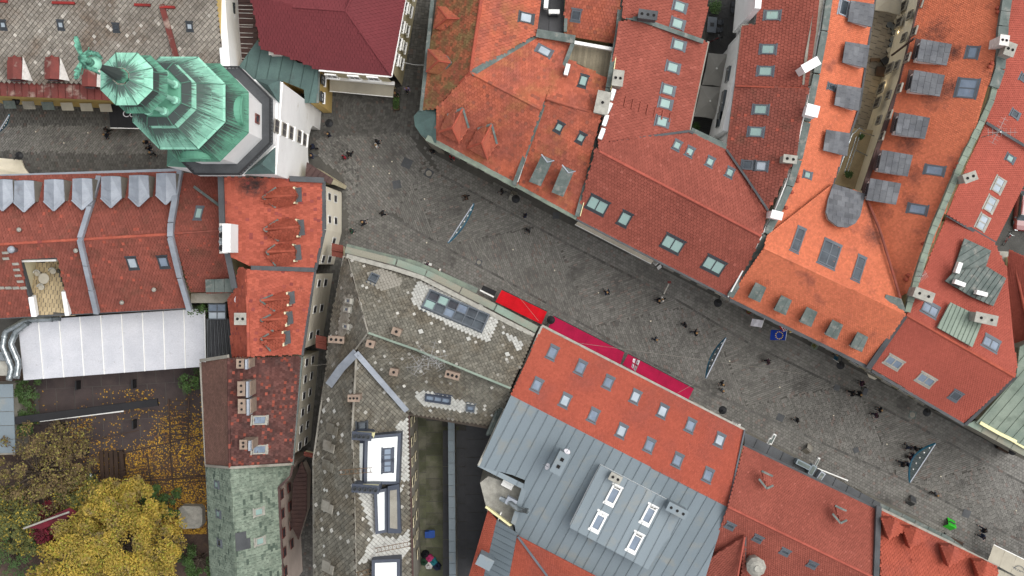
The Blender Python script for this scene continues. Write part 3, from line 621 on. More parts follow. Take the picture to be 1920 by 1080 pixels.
for (cu, cv, ring) in ((848, 240, [(868, 203), (879, 240), (861, 268), (825, 247), (839, 216)]), (903, 268, [(922, 233), (932, 270), (914, 298), (877, 277), (896, 242)])):
    ap = (cu, cv, 15.2); rb = ring[0] + (15.1,); z = 13.6; q = [(x, y, z) for x, y in ring]; q[1] = ring[1] + (14.4,); q[4] = ring[4] + (14.4,)
    dm = tri_fan(b, None, [(q[3], q[2], ap)[::1], (q[2], q[1], rb, ap), (q[4], q[3], ap, rb)], 'terracotta_worn', skirt=1.4)
    for e in (q[2], q[3], rb): ridge(dm, [ap, e], .2, 'terracotta_coral', h=.14)
    strip(dm, [rb, q[4]], .2, .1, 'lead', 'valley_flashing', .08); strip(dm, [rb, q[1]], .2, .1, 'lead', 'valley_flashing', .08)
for ap, ring in (((838, 34), [(865, 35), (849, 14), (822, 13), (815, 52), (842, 59)]), ((822, 114), [(846, 118), (832, 96), (803, 93), (800, 134), (828, 140)])):
    z = 13.3; A = ap + (14.9,); q = [(x, y, z) for x, y in ring]; q[0] = ring[0] + (14.9,)
    dm = tri_fan(b, None, [(q[2], q[3], A), (q[1], q[2], A, q[0]), (q[3], q[4], q[0], A)], 'terracotta_worn', skirt=1.2)
    for e in (q[2], q[3], q[0]): ridge(dm, [A, e], .18, 'terracotta_coral', h=.12)
    strip(dm, [q[0], q[1]], .16, .1, 'lead', 'valley_flashing', .08); strip(dm, [q[0], q[4]], .16, .1, 'lead', 'valley_flashing', .08)
W = [P(817, 203, 12.6), P(818, 268, 12.2)] + [P(u, v, 11.6) for u, v in ((806, 266), (790, 254), (778, 236), (776, 218), (786, 206))]
MB().prism(W, 11).build('turret', 'plaster_grey', b); ap = P(817, 215, 13.4)
for a, c in zip(W[1:], W[2:] + W[:1]): MB().prism([ap, a + Vector((0, 0, .12)), c + Vector((0, 0, .12))], .15, random.random()).build('turret_roof', 'sheet_teal', b)
# parapet between corner house and next
b = house('townhouse', 'worn orange roof with two long grey box dormers facing the street', 'plaster_cream')
zr = 16.6
fL = Face((975, 346, 12), (1080, 404, 12), (1075, 200, zr)); roof(b, fL, [(972, 345), (1024, 184), (1127, 216), (1108, 290), (1080, 404)], 'terracotta_worn')
fU = Face((1024, 184, zr), (1127, 216, zr), (1100, 120, 14.4)); roof(b, fU, [(1024, 184), (1042, 140), (1066, 112), (1140, 148), (1127, 217)], 'terracotta_patch' if False else 'terracotta_worn')
ridge(b, [(1024, 184, zr), (1127, 216, zr)], .3, 'terracotta_worn')
roof(b, Face((1075, 85, 13.4), (1155, 95, 13.4), (1140, 150, 13.4)), [(1074, 80), (1155, 95), (1143, 152), (1112, 134), (1104, 143), (1092, 138), (1097, 126), (1066, 112)], 'decking', 'panel', tw=.28)
f_ = Face((1058, 65, 13.5), (1150, 80, 13.5), (1160, 0, 16)); roof(b, f_, [(1062, -80), (1176, -80), (1152, 80), (1058, 66)], 'terracotta_worn'); window(b, f_, 1080, 29, .9, 1.0, 'glass_dark', 'frame_grey')
fB = Face((1010, 60, 13), (1055, 62, 13), (1015, 0, 13)); roof(b, fB, [(1018, -80), (1062, -80), (1056, 64), (1007, 60)], 'sheet_black', 'seam', tw=1.1)
strip(b, [(1006, 62, 14.8), (1078, 74, 14.8)], .75, .16, 'lead', 'parapet_flashing'); strip(b, [(1077, 80, 14.6), (1155, 94, 14.4)], .3, .5, 'frame_white', 'parapet'); strip(b, [(1060, 60, 14.4), (1066, -80, 14.4)], .3, .3, 'lead', 'flashing')
strip(b, [(1074, 82, 14.6), (1040, 168, 14.8), (1028, 172, 15.2), (1022, 190, 16), (964, 346, 12.5)], .38, .4, 'lead', 'parapet'); strip(b, [(1022, 190, 15.4), (990, 278, 13.8), (969, 340, 12.4)], .3, .3, 'frame_white', 'parapet_face')
strip(b, [(1170, -60, 16), (1158, 60, 15), (1140, 165, 16.6), (1120, 262, 14.6), (1082, 405, 12.5)], .42, .35, 'lead', 'parapet'); strip(b, [(1157, 90, 15.4), (1146, 165, 16.8), (1126, 262, 14.8), (1088, 404, 12.6)], .07, .45, 'frame_cream', 'cable_duct')
strip(b, [(968, 347, 11.9), (1082, 409, 11.9)], .42, .2, 'stone_coping', 'eave_flashing')
window(b, fL, 1048, 239, .72, .85, 'glass_aqua', 'frame_dark'); window(b, fL, 1089, 259, .72, .85, 'glass_aqua', 'frame_dark'); window(b, fU, 1094, 151, .8, 1.2, 'glass_aqua', 'frame_dark', rot=R(180))
for q in ([(992, 340), (1014, 349), (1037, 300), (1016, 290)], [(1034, 360), (1056, 369), (1077, 320), (1055, 310)]):
    dm = box_dormer(b, q, 14.6, 15.8, 'lead', 'panel', tw=1.2, drop=1.7, side='lead'); strip(dm, [P(q[2][0] + 2, q[2][1] + 1, 15.9), P((q[2][0] + q[3][0]) / 2, q[3][1] + 14, 15.7), P(q[3][0] - 1, q[3][1] - 1, 15.9)], .1, .1, 'zinc', 'flashing')
# ---- red U shaped block
b = house('townhouse', 'large red tiled U-shaped house around the courtyard with grey parasols', 'plaster_white'); ZR = 16.5
fW = Face((1326, 80, 12.5), (1291, 245, 12.5), (1165, 40, 16)); roof(b, fW, [(1160, 40), (1206, 40), (1327, 80), (1292, 245), (1124, 268), (1120, 262), (1143, 165)], 'terracotta_red')
fW2 = Face((1330, 0, 13), (1313, 70, 13), (1180, -10, 16)); roof(b, fW2, [(1178, -80), (1338, -80), (1328, 0), (1314, 72), (1205, 36), (1166, 32)], 'terracotta_red')
strip(b, [(1166, 30, 15.8), (1206, 38, 15.4), (1318, 78, 13.4)], .4, .2, 'lead', 'parapet_flashing')
fSt = Face((1080, 407, 12), (1365, 553, 12), (1122, 284, ZR)); roof(b, fSt, [(1083, 402), (1118, 276), (1124, 283), (1427, 443), (1410, 480), (1368, 556), (1082, 408)], 'terracotta_red')
fN = Face((1122, 284, ZR), (1427, 443, ZR), (1292, 246, 12.5)); roof(b, fN, [(1122, 284), (1122, 269), (1292, 246), (1362, 281), (1440, 395), (1427, 443)], 'terracotta_red')
fE1 = Face((1378, 160, 12.5), (1390, 60, 12.5), (1520, 160, 16)); roof(b, fE1, [(1392, 48), (1420, 46), (1422, -80), (1545, -80), (1530, 60), (1515, 165), (1378, 159)], 'terracotta_red')
fE2 = Face((1362, 280, 12.5), (1378, 160, 12.5), (1480, 300, 16)); roof(b, fE2, [(1379, 160), (1515, 166), (1492, 292), (1440, 397), (1362, 281)], 'terracotta_dark')
ridge(b, [(1124, 284, ZR), (1427, 443, ZR)], .26, 'terracotta_salmon'); strip(b, [(1122, 269, 15.6), (1292, 246, 12.7), (1300, 250, 12.7)], .22, .12, 'sheet_dark', 'valley_flashing', .05); strip(b, [(1362, 281, 12.7), (1400, 335, 14), (1440, 395, 15.9)], .2, .12, 'sheet_dark', 'valley_flashing', .1)
strip(b, [(1328, 78, 12.4), (1292, 248, 12.4), (1362, 281, 12.4), (1379, 160, 12.4), (1391, 48, 12.4), (1421, 46, 12.4), (1428, -60, 12.4)], .2, .2, 'plaster_grey'); strip(b, [(1296, 244, 12.5), (1364, 276, 12.5)], .5, .12, 'lead', 'flashing')
strip(b, [(1380, 161, 12.9), (1515, 166, 16.2)], .14, .1, 'terracotta_coral', 'verge_tiles')
strip(b, [(1080, 411, 11.9), (1368, 559, 11.9)], .2, .2, 'sheet_dark')
for f in ((fW2, 1275, 12), (fW2, 1271, 44), (fW, 1273, 84), (fW, 1262, 126), (fW, 1253, 168), (fW, 1248, 194), (fW, 1242, 228)): window(b, f[0], f[1], f[2], .95, 1.2, ['glass_aqua'], 'frame_grey')
for u, v in ((1270, 272), (1294, 284), (1332, 303), (1369, 323)): window(b, fN, u, v, .75, 1.0, 'glass_aqua', 'frame_grey')
for u, v in ((1448, 28), (1440, 92), (1435, 133)): window(b, fE1, u, v, .95, 1.35, 'glass_aqua', 'frame_grey')
for u, v in ((1426, 205), (1417, 247)): window(b, fE2, u, v, .95, 1.35, 'glass_aqua', 'frame_grey')
window(b, fE2, 1402, 309, .9, 1.0, 'glass_dark', 'frame_grey'); window(b, fE2, 1427, 311, .95, 1.1, 'glass_sky', 'frame_grey')
for u, v in ((1120, 385), (1261, 458), (1338, 498)): window(b, fSt, u, v, 1.95, 1.45, 'glass_aqua', 'frame_dark', cols=2)
window(b, fSt, 1171, 411, 1.05, 1.45, 'glass_aqua', 'frame_dark')
for i in range(7): MB().obox(fW.at(1172 + i * 14, 190 + i * 5, .12), fW.ex, fW.ey, fW.n, (.9, .12, .12)).build('snow_guard', 'terracotta_red', b)
fc = Face((1362, 282, 12), (1380, 160, 12), (1352, 262, 2))
strip(b, [(1345, 256, 6), (1358, 200, 6), (1372, 120, 6), (1385, 70, 6)], .5, 9, 'plaster_white', 'courtyard_wall'); strip(b, [(1399, 40, 12), (1408, -60, 12)], .55, 11, 'plaster_white', 'courtyard_wall')
for u, v in ((1349, 225), (1352, 212), (1357, 185), (1366, 140)): MB().box(P(u, v, 7), (.35, 1.5, 1.6), R(-8)).build('window', 'glass_dark', b)
chimney(b, 1215, 27, 17.2, 1.6, .7, 1.5, R(-8), 'sheet_dark', 3); chimney(b, 1159, 146, 17.8, .85, 1.3, 2, R(-8), 'chimney_grey', 2)
chimney(b, 1130, 192, 18, 1.1, 1.9, 2.2, R(-12), 'chimney_grey', 1)
# party wall to the orange block
b = house('party_wall', 'long grey capped party wall with white chimneys between red and orange roofs', 'plaster_white', 'wall')
strip(b, [(1562, -60, 16), (1545, 60, 16), (1530, 140, 16), (1512, 230, 15.8), (1496, 300, 15.5), (1480, 350, 15.4), (1452, 410, 15.2), (1436, 440, 15.5), (1410, 488, 14), (1368, 556, 12.2)], .62, .6, 'lead', 'coping', seg=2.4)
strip(b, [(1519, 162, 15.6), (1500, 240, 15.4), (1491, 294, 15.2)], .12, 1.2, 'frame_white', 'flashing'); strip(b, [(1482, 318, 15), (1448, 405, 15), (1436, 420, 14.6), (1428, 440, 15.4), (1366, 552, 12)], .12, 1.0, 'frame_white', 'flashing')
b_walls[b.name][2].prism([P(1538, -60, 15.2), P(1556, -60, 15.2), P(1539, 70, 15.2), P(1525, 125, 15.2), P(1510, 165, 15.2), P(1516, 100, 15.2), P(1528, 0, 15.2)], 0, bottom=10)
strip(b, [(1543, -60, 15.6), (1533, 20, 15.6), (1516, 110, 15.6), (1512, 160, 15.6)], .8, .3, 'plaster_grey', 'ledge')
for u, v, z, w_, d_ in ((1521, 121, 18.5, 1.5, .65), (1524, 207, 18, 1.0, .9), (1457, 403, 17.6, .9, .6)): chimney(b, u, v, z, w_, d_, 2.6, R(30 if u == 1521 else -14), 'plaster_white', 0)
chimney(b, 1482, 298, 17.4, 1.1, .6, 2, R(-8), 'chimney_grey', 2)
# ---- orange block with slate dormers
b = house('townhouse', 'bright orange U-shaped house with dark slate box dormers around a narrow courtyard', 'plaster_light'); ZR = 16.5
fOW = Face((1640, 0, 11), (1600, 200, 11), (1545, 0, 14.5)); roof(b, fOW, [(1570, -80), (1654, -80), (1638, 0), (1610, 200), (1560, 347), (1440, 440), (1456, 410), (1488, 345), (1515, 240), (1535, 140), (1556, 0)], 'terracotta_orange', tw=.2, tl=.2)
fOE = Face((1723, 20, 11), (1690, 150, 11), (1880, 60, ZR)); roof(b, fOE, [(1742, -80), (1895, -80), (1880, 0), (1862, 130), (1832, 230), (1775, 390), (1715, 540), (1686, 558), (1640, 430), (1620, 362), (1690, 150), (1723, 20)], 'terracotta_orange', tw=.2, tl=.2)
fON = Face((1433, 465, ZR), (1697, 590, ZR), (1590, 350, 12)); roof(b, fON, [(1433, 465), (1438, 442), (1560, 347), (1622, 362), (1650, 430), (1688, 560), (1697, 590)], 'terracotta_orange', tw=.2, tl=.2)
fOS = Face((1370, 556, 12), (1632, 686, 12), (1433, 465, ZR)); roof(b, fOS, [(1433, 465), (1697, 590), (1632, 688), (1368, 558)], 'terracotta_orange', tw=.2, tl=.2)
ridge(b, [(1433, 465, ZR), (1697, 590, ZR)], .24, 'terracotta_orange', h=.15); ridge(b, [(1440, 442, 15.3), (1560, 347, 11.8)], .2, 'terracotta_dark', h=.1); ridge(b, [(1622, 364, 12.2), (1650, 432, 14), (1688, 558, 16.4)], .22, 'terracotta_dark', h=.12)
strip(b, [(1368, 562, 11.9), (1632, 691, 11.9)], .3, .2, 'sheet_dark'); strip(b, [(1655, -80, 10.9), (1640, 0, 10.9), (1612, 200, 10.9), (1562, 345, 10.9)], .18, .2, 'sheet_dark'); strip(b, [(1740, -80, 10.9), (1722, 20, 10.9), (1689, 150, 10.9), (1618, 358, 10.9)], .42, .22, 'rust_red' if False else 'sheet_brown')
# round slate roof
W = [P(u, v, z) for u, v, z in ((1560, 347, 12.2), (1620, 362, 12.2), (1612, 408, 14.2), (1600, 422, 14.6), (1582, 427, 14.8), (1562, 420, 14.6), (1549, 402, 14.2), (1550, 380, 13.4))]
fr_ = Face((1560, 350, 12.6), (1620, 364, 12.6), (1582, 427, 15.2)); roof(b, fr_, [(1562, 345), (1622, 364), (1613, 405), (1604, 419), (1588, 427), (1570, 425), (1553, 412), (1548, 398), (1552, 375)], 'slate_panel', 'slab', tw=.75, tl=.6, wall=True, inset=.1, depth=1.4)
for u, v, g in ((1613, 26, 0), (1603, 103, 0), (1588, 183, 0), (1567, 268, 0)):
    q = [(u + 21, v + 25), (u + 27, v - 18), (u - 18, v - 25), (u - 24, v + 14)]; box_dormer(b, q, 12.6, 13.4, tw=.9, tl=.55, drop=1.3)
for u, v in ((1752, 98), (1739, 156), (1711, 236), (1679, 306), (1657, 359)):
    q = [(u - 33, v + 16), (u - 25, v - 25), (u + 33, v - 15), (u + 23, v + 25)]; box_dormer(b, q, 13.6, 14.3, tw=.95, tl=.6, drop=1.6); MB().prism([P(u - 42, v + 12, 12.4), P(u - 34, v + 14, 12.4), P(u - 26, v - 24, 12.4), P(u - 34, v - 26, 12.4)], .2).build('dormer_apron', 'sheet_brown', b)
for u, v in ((1420, 548), (1468, 572), (1516, 594), (1564, 618), (1611, 641)):
    q = [(u - 17, v + 9), (u + 5, v + 19), (u + 17, v - 9), (u - 3, v - 19)]; box_dormer(b, q, 14.0, 14.6, 'lead', 'panel', tw=.72, drop=1.3, side='sheet_dark')
for u, v in ((1497, 449), (1611, 503)): window(b, fON, u, v, .85, 2.5, 'glass_dark', 'frame_grey', rows=2)
window(b, fON, 1556, 476, 1.75, 2.5, 'glass_dark', 'frame_grey', cols=2, rows=2)
window(b, fOW, 1583, 14, 1.5, 1.1, 'glass_dark', 'zinc', cols=1, rows=1); window(b, fOW, 1560, 163, .65, .85, 'glass_dark', 'frame_grey'); window(b, fOW, 1515, 328, .7, .9, 'glass_aqua', 'frame_grey')
window(b, fOE, 1823, 98, 1.2, .95, 'glass_blue', 'frame_grey', rot=0); window(b, fOE, 1813, 165, 1.85, 1.75, 'glass_blue', 'frame_grey', cols=2); window(b, fOE, 1752, 319, .95, 1.7, 'glass_blue', 'frame_grey'); window(b, fOE, 1720, 392, .95, 1.7, 'glass_blue', 'frame_grey')
for f, u, v in ((fOE, 1868, 16), (fOE, 1869, 24), (fOE, 1857, 119), (fOE, 1853, 126), (fOE, 1794, 308), (fOE, 1790, 315), (fOE, 1729, 457), (fOW, 1494, 332), (fOW, 1493, 340), (fOW, 1483, 361), (fOW, 1472, 390), (fOE, 1700, 516), (fOE, 1696, 524)):
    c = f.at(u, v, .1); MB().lathe(c, [(.09, -.1), (.09, .3), (.18, .32), (.2, .4), (.05, .52)], 10).build('vent_pipe', 'terracotta_coral', b, smooth=True)
fF = Face(P(1722, 25, 10.8) , P(1620, 355, 10.8), P(1722, 25, 10.8) - Vector((0, 0, 5)), raw=True).toward()
fF.o = fF.o - fF.n * .0
for u, v in ((1727, 8), (1716, 58), (1703, 108), (1688, 165), (1669, 215), (1655, 255)): window(b, fF, u - 3, v, .9, 1.3, 'glass_window', 'plaster_grey', name='window', cols=2, d=.16)
for u, v in ((1707, 28), (1696, 70), (1683, 122), (1667, 178), (1649, 225)): window(b, fF, u - 3, v, .9, 1.3, 'glass_window', 'plaster_grey', name='window', cols=2, d=.16)
for u, v in ((1694, 12), (1686, 42), (1668, 128), (1652, 165), (1645, 192)): window(b, fF, u - 2, v, 1.1, 1.9, 'glass_window', 'plaster_grey', name='window', cols=2, d=.16)
strip(b, [fF.at(1714, 72, .3), fF.at(1672, 104, .3)], .14, .14, 'sheet_brown', 'downpipe')
# roof terrace balcony in the orange court
sheet('courtyard', [(1562, 345), (1585, 290), (1600, 240), (1645, 245), (1618, 358)], 5.2, 'paver_beige')
bal = thing('balcony_railing', 'steel tube railing around the tiled balcony in the narrow courtyard', 'railing', P(1610, 290, 5.2))
for pts in ([(1572, 322), (1598, 252), (1612, 240), (1622, 246)], [(1584, 322), (1606, 256)], [(1590, 322), (1614, 248), (1640, 255)], [(1606, 282), (1618, 288), (1626, 292)]):
    MB().tube([P(u, v, 6.3) for u, v in pts], .05, 6).build('rail', 'metal_silver', bal)
    for u, v in pts: MB().tube([P(u, v, 5.2), P(u, v, 6.3)], .03, 6).build('post', 'metal_silver', bal)
# ---- far right red block
b = house('townhouse', 'red tiled house on the right with zinc lean-to roofs and air conditioners', 'plaster_cream'); ZR = 16
strip(b, [(1895, -60, 16.6), (1880, 50, 16.6), (1874, 130, 16.5), (1862, 165, 16.5)], .85, .5, 'lead', 'coping', seg=1.2)
strip(b, [(1872, 128, 16.3), (1858, 188, 16.3), (1840, 228, 16.3), (1800, 310, 16.2), (1778, 362, 16.2), (1745, 440, 16.2), (1722, 510, 16.2), (1700, 585, 16.2)], .55, .5, 'stone_coping', 'coping', seg=.8)
f1 = Face((1915, 350, 11.5), (1865, 452, 11.5), (1800, 300, 14.5)); roof(b, f1, [(1905, -80), (2020, -80), (1990, 210), (1922, 340), (1865, 455), (1776, 402), (1800, 340), (1848, 232), (1876, 130), (1884, 0)], 'terracotta_salmon', tw=.22, tl=.22)
f2 = Face((1699, 590, ZR), (1902, 706, ZR), (1775, 404, 12.6)); roof(b, f2, [(1699, 590), (1716, 548), (1776, 404), (1864, 455), (1886, 500), (1906, 690), (1902, 706)], 'terracotta_salmon', tw=.22, tl=.22)
f3 = Face((1632, 690, 12), (1808, 790, 12), (1699, 590, ZR)); roof(b, f3, [(1699, 590), (1902, 706), (1808, 793), (1631, 689)], 'terracotta_salmon', tw=.22, tl=.22)
ridge(b, [(1699, 590, ZR), (1902, 706, ZR)], .28, 'terracotta_coral'); strip(b, [(1775, 403, 13.6), (1866, 456, 11.8)], .32, .16, 'sheet_dark', 'valley_flashing'); strip(b, [(1849, 230, 14.6), (1932, 280, 12.6)], .26, .14, 'sheet_dark', 'valley_flashing')
strip(b, [(1696, 592, 16.1), (1628, 690, 12.3)], .5, .25, 'sheet_dark', 'coping'); strip(b, [(1634, 695, 11.9), (1808, 797, 11.9)], .26, .2, 'sheet_dark'); strip(b, [(1904, 706, 15.6), (1810, 796, 12)], .3, .2, 'sheet_dark', 'verge')
MB().prism([P(1660, 556, 16.3), P(1662, 552, 16.3), P(1690, 560, 16.4), P(1700, 586, 16.4), P(1686, 580, 16.4), P(1656, 570, 16.2)], .2).build('flashing', 'lead', b)
for q, z0, z1, m_ in (([(1850, 512), (1884, 500), (1860, 460), (1807, 447)], 0, 0, 0),): pass
fz1 = Face((1788, 508, 14.4), (1845, 530, 13.9), (1808, 447, 13.8)); roof(b, fz1, [(1782, 520), (1790, 500), (1808, 447), (1858, 470), (1848, 500), (1842, 525)], 'lead', 'seam', tw=.6, inset=.2, depth=.8, base='lead')
fz2 = Face((1772, 525, 15.4), (1864, 575, 15.0), (1850, 500, 14.2)); roof(b, fz2, [(1772, 527), (1790, 508), (1850, 500), (1886, 522), (1862, 574), (1820, 556)], 'lead', 'seam', tw=.45, inset=.2, depth=1.2)
fz3 = Face((1757, 614, 16.4), (1824, 650, 16.4), (1782, 568, 15.8)); roof(b, fz3, [(1757, 614), (1782, 567), (1844, 597), (1823, 651)], 'sheet_green', 'seam', tw=.4, inset=.15, depth=1.6)
for u, v in ((1873, 347), (1858, 383), (1843, 417)): window(b, f1, u, v, 1.45, 1.05, 'glass_sky', 'chimney_grey', cols=2)
for u, v in ((1895, 297), (1904, 214), (1921, 147)): window(b, f1, u, v, .7, .9, 'glass_aqua' if u == 1895 else 'glass_dark', 'frame_grey')
for f, u, v in ((f2, 1745, 580), (f2, 1859, 644), (f3, 1676, 680), (f3, 1736, 713)): window(b, f, u, v, 1.6, 1.0, 'glass_blue', 'frame_grey' if f is f2 else 'chimney_grey', cols=2)
window(b, f3, 1792, 743, .95, .95, 'glass_dark', 'frame_grey')
chimney(b, 1733, 553, 17.8, 1.7, .8, 2, R(-20), 'chimney_grey', 2); chimney(b, 1850, 598, 17.6, 1.9, .8, 2, R(-12), 'chimney_grey', 2); chimney(b, 1884, 75, 18.6, .7, .8, 2.6, R(-8), 'chimney_white', 2); chimney(b, 1895, 92, 18.3, .8, 1.1, 2.6, R(-20), 'chimney_grey', 2); chimney(b, 1820, 332, 18, 1.1, .7, 2.4, R(20), 'chimney_grey', 2)
f4 = Face((1880, 500, 12), (1906, 690, 12), (1990, 600, 16)); roof(b, f4, [(1893, 468), (2000, 520), (2000, 640), (1960, 640), (1907, 688), (1884, 560)], 'terracotta_salmon', tw=.22, tl=.22)
ridge(b, [(1896, 470, 12.6), (1935, 640, 14)], .26, 'terracotta_coral'); strip(b, [(1880, 520, 12.4), (1892, 600, 13), (1906, 690, 14)], .22, .2, 'sheet_dark', 'valley_flashing')
MB().prism([P(1862, 470, 11), P(1893, 472, 11), P(1880, 515, 11), P(1848, 500, 11)], 1).build('skylight_shaft', 'chimney_grey', b)
# green sheet roof bottom right
b = house('market_hall', 'pale green sheet metal roof at the right edge with glazed canopy strip', 'plaster_grey')
fG = Face((1812, 792, 11), (1925, 855, 11), (1905, 700, 14)); roof(b, fG, [(1905, 708), (1912, 650), (1990, 610), (2010, 620), (2010, 860), (1925, 838), (1830, 792)], 'sheet_green', 'seam', tw=.85)
roof(b, Face((1812, 792, 10.9), (1925, 855, 10.9), (1812, 785, 10.9)), [(1812, 796), (1830, 788), (1990, 870), (1990, 896), (1925, 858)], 'copper_gutter', 'seam', tw=1.6, inset=.3)
strip(b, [(1837, 792, 11.4), (1872, 812, 11.4), (1905, 828, 11.4)], .3, .3, 'frame_cream', 'canopy_rail'); strip(b, [(1878, 815, 11.2), (1925, 842, 11.2)], .2, .3, 'frame_cream', 'canopy_rail')
# ---- left red block with zinc dormers
b = house('townhouse', 'dark red tiled terrace on the left with a row of pointed zinc dormers', 'plaster_cream'); ZR = 15
fa = Face((-60, 328, 11), (335, 318, 11), (100, 452, ZR)); roof(b, fa, [(-80, 334), (335, 322), (325, 350), (317, 438), (155, 449), (0, 458), (-80, 462)], 'terracotta_dark')
fb = Face((-60, 598, 9.5), (360, 575, 9.5), (100, 452, ZR))
roof(b, fb, [(-80, 462), (0, 458), (317, 440), (355, 574), (132, 588), (108, 482), (38, 485), (57, 592), (-80, 600)], 'terracotta_dark')
ridge(b, [(-80, 462, ZR), (0, 458, ZR), (318, 439, ZR)], .26, 'terracotta_bright', h=.14)
strip(b, [(-80, 334, 11), (336, 320, 11)], .42, .2, 'zinc'); strip(b, [(-80, 601, 9.4), (362, 577, 9.4)], .16, .16, 'sheet_dark')
strip(b, [(186, 332, 11.6), (150, 449, 15.5), (182, 588, 9.9)], .45, .45, 'zinc', 'parapet', seg=2.6); strip(b, [(338, 320, 12), (321, 420, 15), (320, 445, 15.4), (338, 520, 12.2), (356, 582, 10)], .5, .5, 'zinc', 'parapet', seg=2.6)
for u, v in ((5, 362), (45, 364), (101, 362), (154, 360), (208, 356), (260, 354), (311, 350)):
    z = 13.6; q = [(u - 18, v - 25), (u + 18, v - 25), (u + 20, v + 14), (u, v + 33), (u - 19, v + 15)]; T = [P(a, c, z) for a, c in q]; rb = P(q[3][0], q[3][1], z + .25); rf = P(u, v - 26, z + .55)
    mbd = MB(); mbd.prism([p - Vector((0, 0, .12)) for p in (T[0], T[1], T[2], T[4])], 2); dm = mbd.build('dormer', 'plaster_grey', b)
    for k, (A, B_, Cc, D) in enumerate(((T[0], rf, rb, T[4]), (rf, T[1], T[2], rb))): MB().add([A, B_, Cc, D, A - Vector((0, 0, .1)), B_ - Vector((0, 0, .1)), Cc - Vector((0, 0, .1)), D - Vector((0, 0, .1))], [(0, 1, 2, 3), (7, 6, 5, 4), (0, 4, 5, 1), (1, 5, 6, 2), (2, 6, 7, 3), (3, 7, 4, 0)], random.random()).build('dormer_roof', 'zinc', dm)
    for k in range(3): f_ = (k + .5) / 3; strip(dm, [T[0].lerp(T[4], f_) + Vector((0, 0, .03)), rf.lerp(rb, f_) + Vector((0, 0, .03)), T[1].lerp(T[2], f_) + Vector((0, 0, .03))], .03, .03, 'zinc', 'seam')
    strip(dm, [T[4], rb, T[2]], .16, .12, 'zinc', 'flashing'); MB().obox((T[0] + T[1]) / 2 + Vector((0, .02, -.8)), Vector((1, 0, 0)), Vector((0, 0, 1)), Vector((0, 1, 0)), (1.3, 1.1, .12)).build('window', 'glass_dark', dm)
window(b, fb, 248, 494, .95, 1.3, 'glass_sky', 'frame_dark'); window(b, fb, 306, 492, .95, 1.25, 'glass_blue', 'frame_dark')
sheet('courtyard', [(38, 485), (108, 482), (140, 592), (57, 594)], 9.2, 'paver_beige')
paver_field('courtyard', [(45, 492), (106, 488), (132, 588), (62, 590)], 9.4, 'paver_beige', .42, .42, R(-5))
for pts, m_, w_, h_ in (([(36, 482, 13.6), (109, 480, 13.6)], 'frame_dark', .5, .3), ([(41, 490, 12.8), (108, 488, 12.8)], 'frame_white', .18, .6), ([(37, 484, 13), (58, 560, 10.4)], 'sheet_dark', .3, .6), ([(60, 555, 10.6), (66, 592, 10)], 'plaster_white', .5, .6), ([(121, 545, 10.8), (128, 590, 10)], 'plaster_white', .4, .6)): strip(b, pts, w_, h_, m_, 'terrace_wall')
for i in range(6): q = fb.at(10 + i * 14 * 0 + [0, 1, 19, 21, 24, 28][i], [474, 485, 495, 506, 517, 528][i], .12); MB().obox(q, fb.ex, fb.ey, fb.n, (.6, .26, .05), .5).build('roof_step', 'chimney_grey', b)
for i in range(4): q = fb.at(2 + i * 14, 540, .12); MB().obox(q, fb.ex, fb.ey, fb.n, (.6, .3, .05)).build('roof_step', 'chimney_grey', b)
for u, v in ((39, 431), (231, 567), (291, 543), (145, 470)): c = (fa if v < 440 else fb).at(u, v, .15); MB().lathe(c, [(.1, -.2), (.1, .35), (.22, .36), (.22, .44), (.06, .6)], 10).build('vent_pipe', 'chimney_grey', b, smooth=True)
c = fb.at(24, 468, .5); MB().lathe(c, [(.25, -.6), (.25, .2), (.36, .3), (.3, .5), (.1, .6)], 12).build('vent_pipe', 'zinc', b, smooth=True)
# middle segment
b = house('townhouse', 'narrow brownish red tiled house between two party walls near the white chimney block', 'plaster_cream')
fc = Face((345, 332, 11.5), (412, 335, 11.5), (380, 436, 15)); roof(b, fc, [(342, 325), (415, 332), (418, 432), (324, 438), (328, 345)], 'terracotta_dark', tw=.26, tl=.26)
fd = Face((355, 548, 10), (445, 545, 10), (380, 436, 15)); roof(b, fd, [(324, 438), (418, 432), (443, 525), (440, 548), (357, 548)], 'terracotta_brown' if False else 'terracotta_dark', tw=.26, tl=.26)
ridge(b, [(324, 438, 15), (418, 432, 15)], .24, 'terracotta_dark'); window(b, fc, 372, 399, .72, 1.3, 'glass_aqua', 'frame_grey')
strip(b, [(364, 350, 12.4), (415, 388, 14.6)], .24, .12, 'lead', 'valley_flashing'); roof(b, Face((385, 525, 12), (440, 525, 12), (385, 548, 12)), [(385, 524), (442, 522), (448, 548), (386, 548)], 'lead', 'seam', tw=.9, depth=3)
roof(b, Face((370, 550, 9), (440, 550, 9), (370, 568, 9)), [(358, 550), (442, 548), (428, 564), (418, 568), (358, 568)], 'plaster_grey', 'none', depth=4)
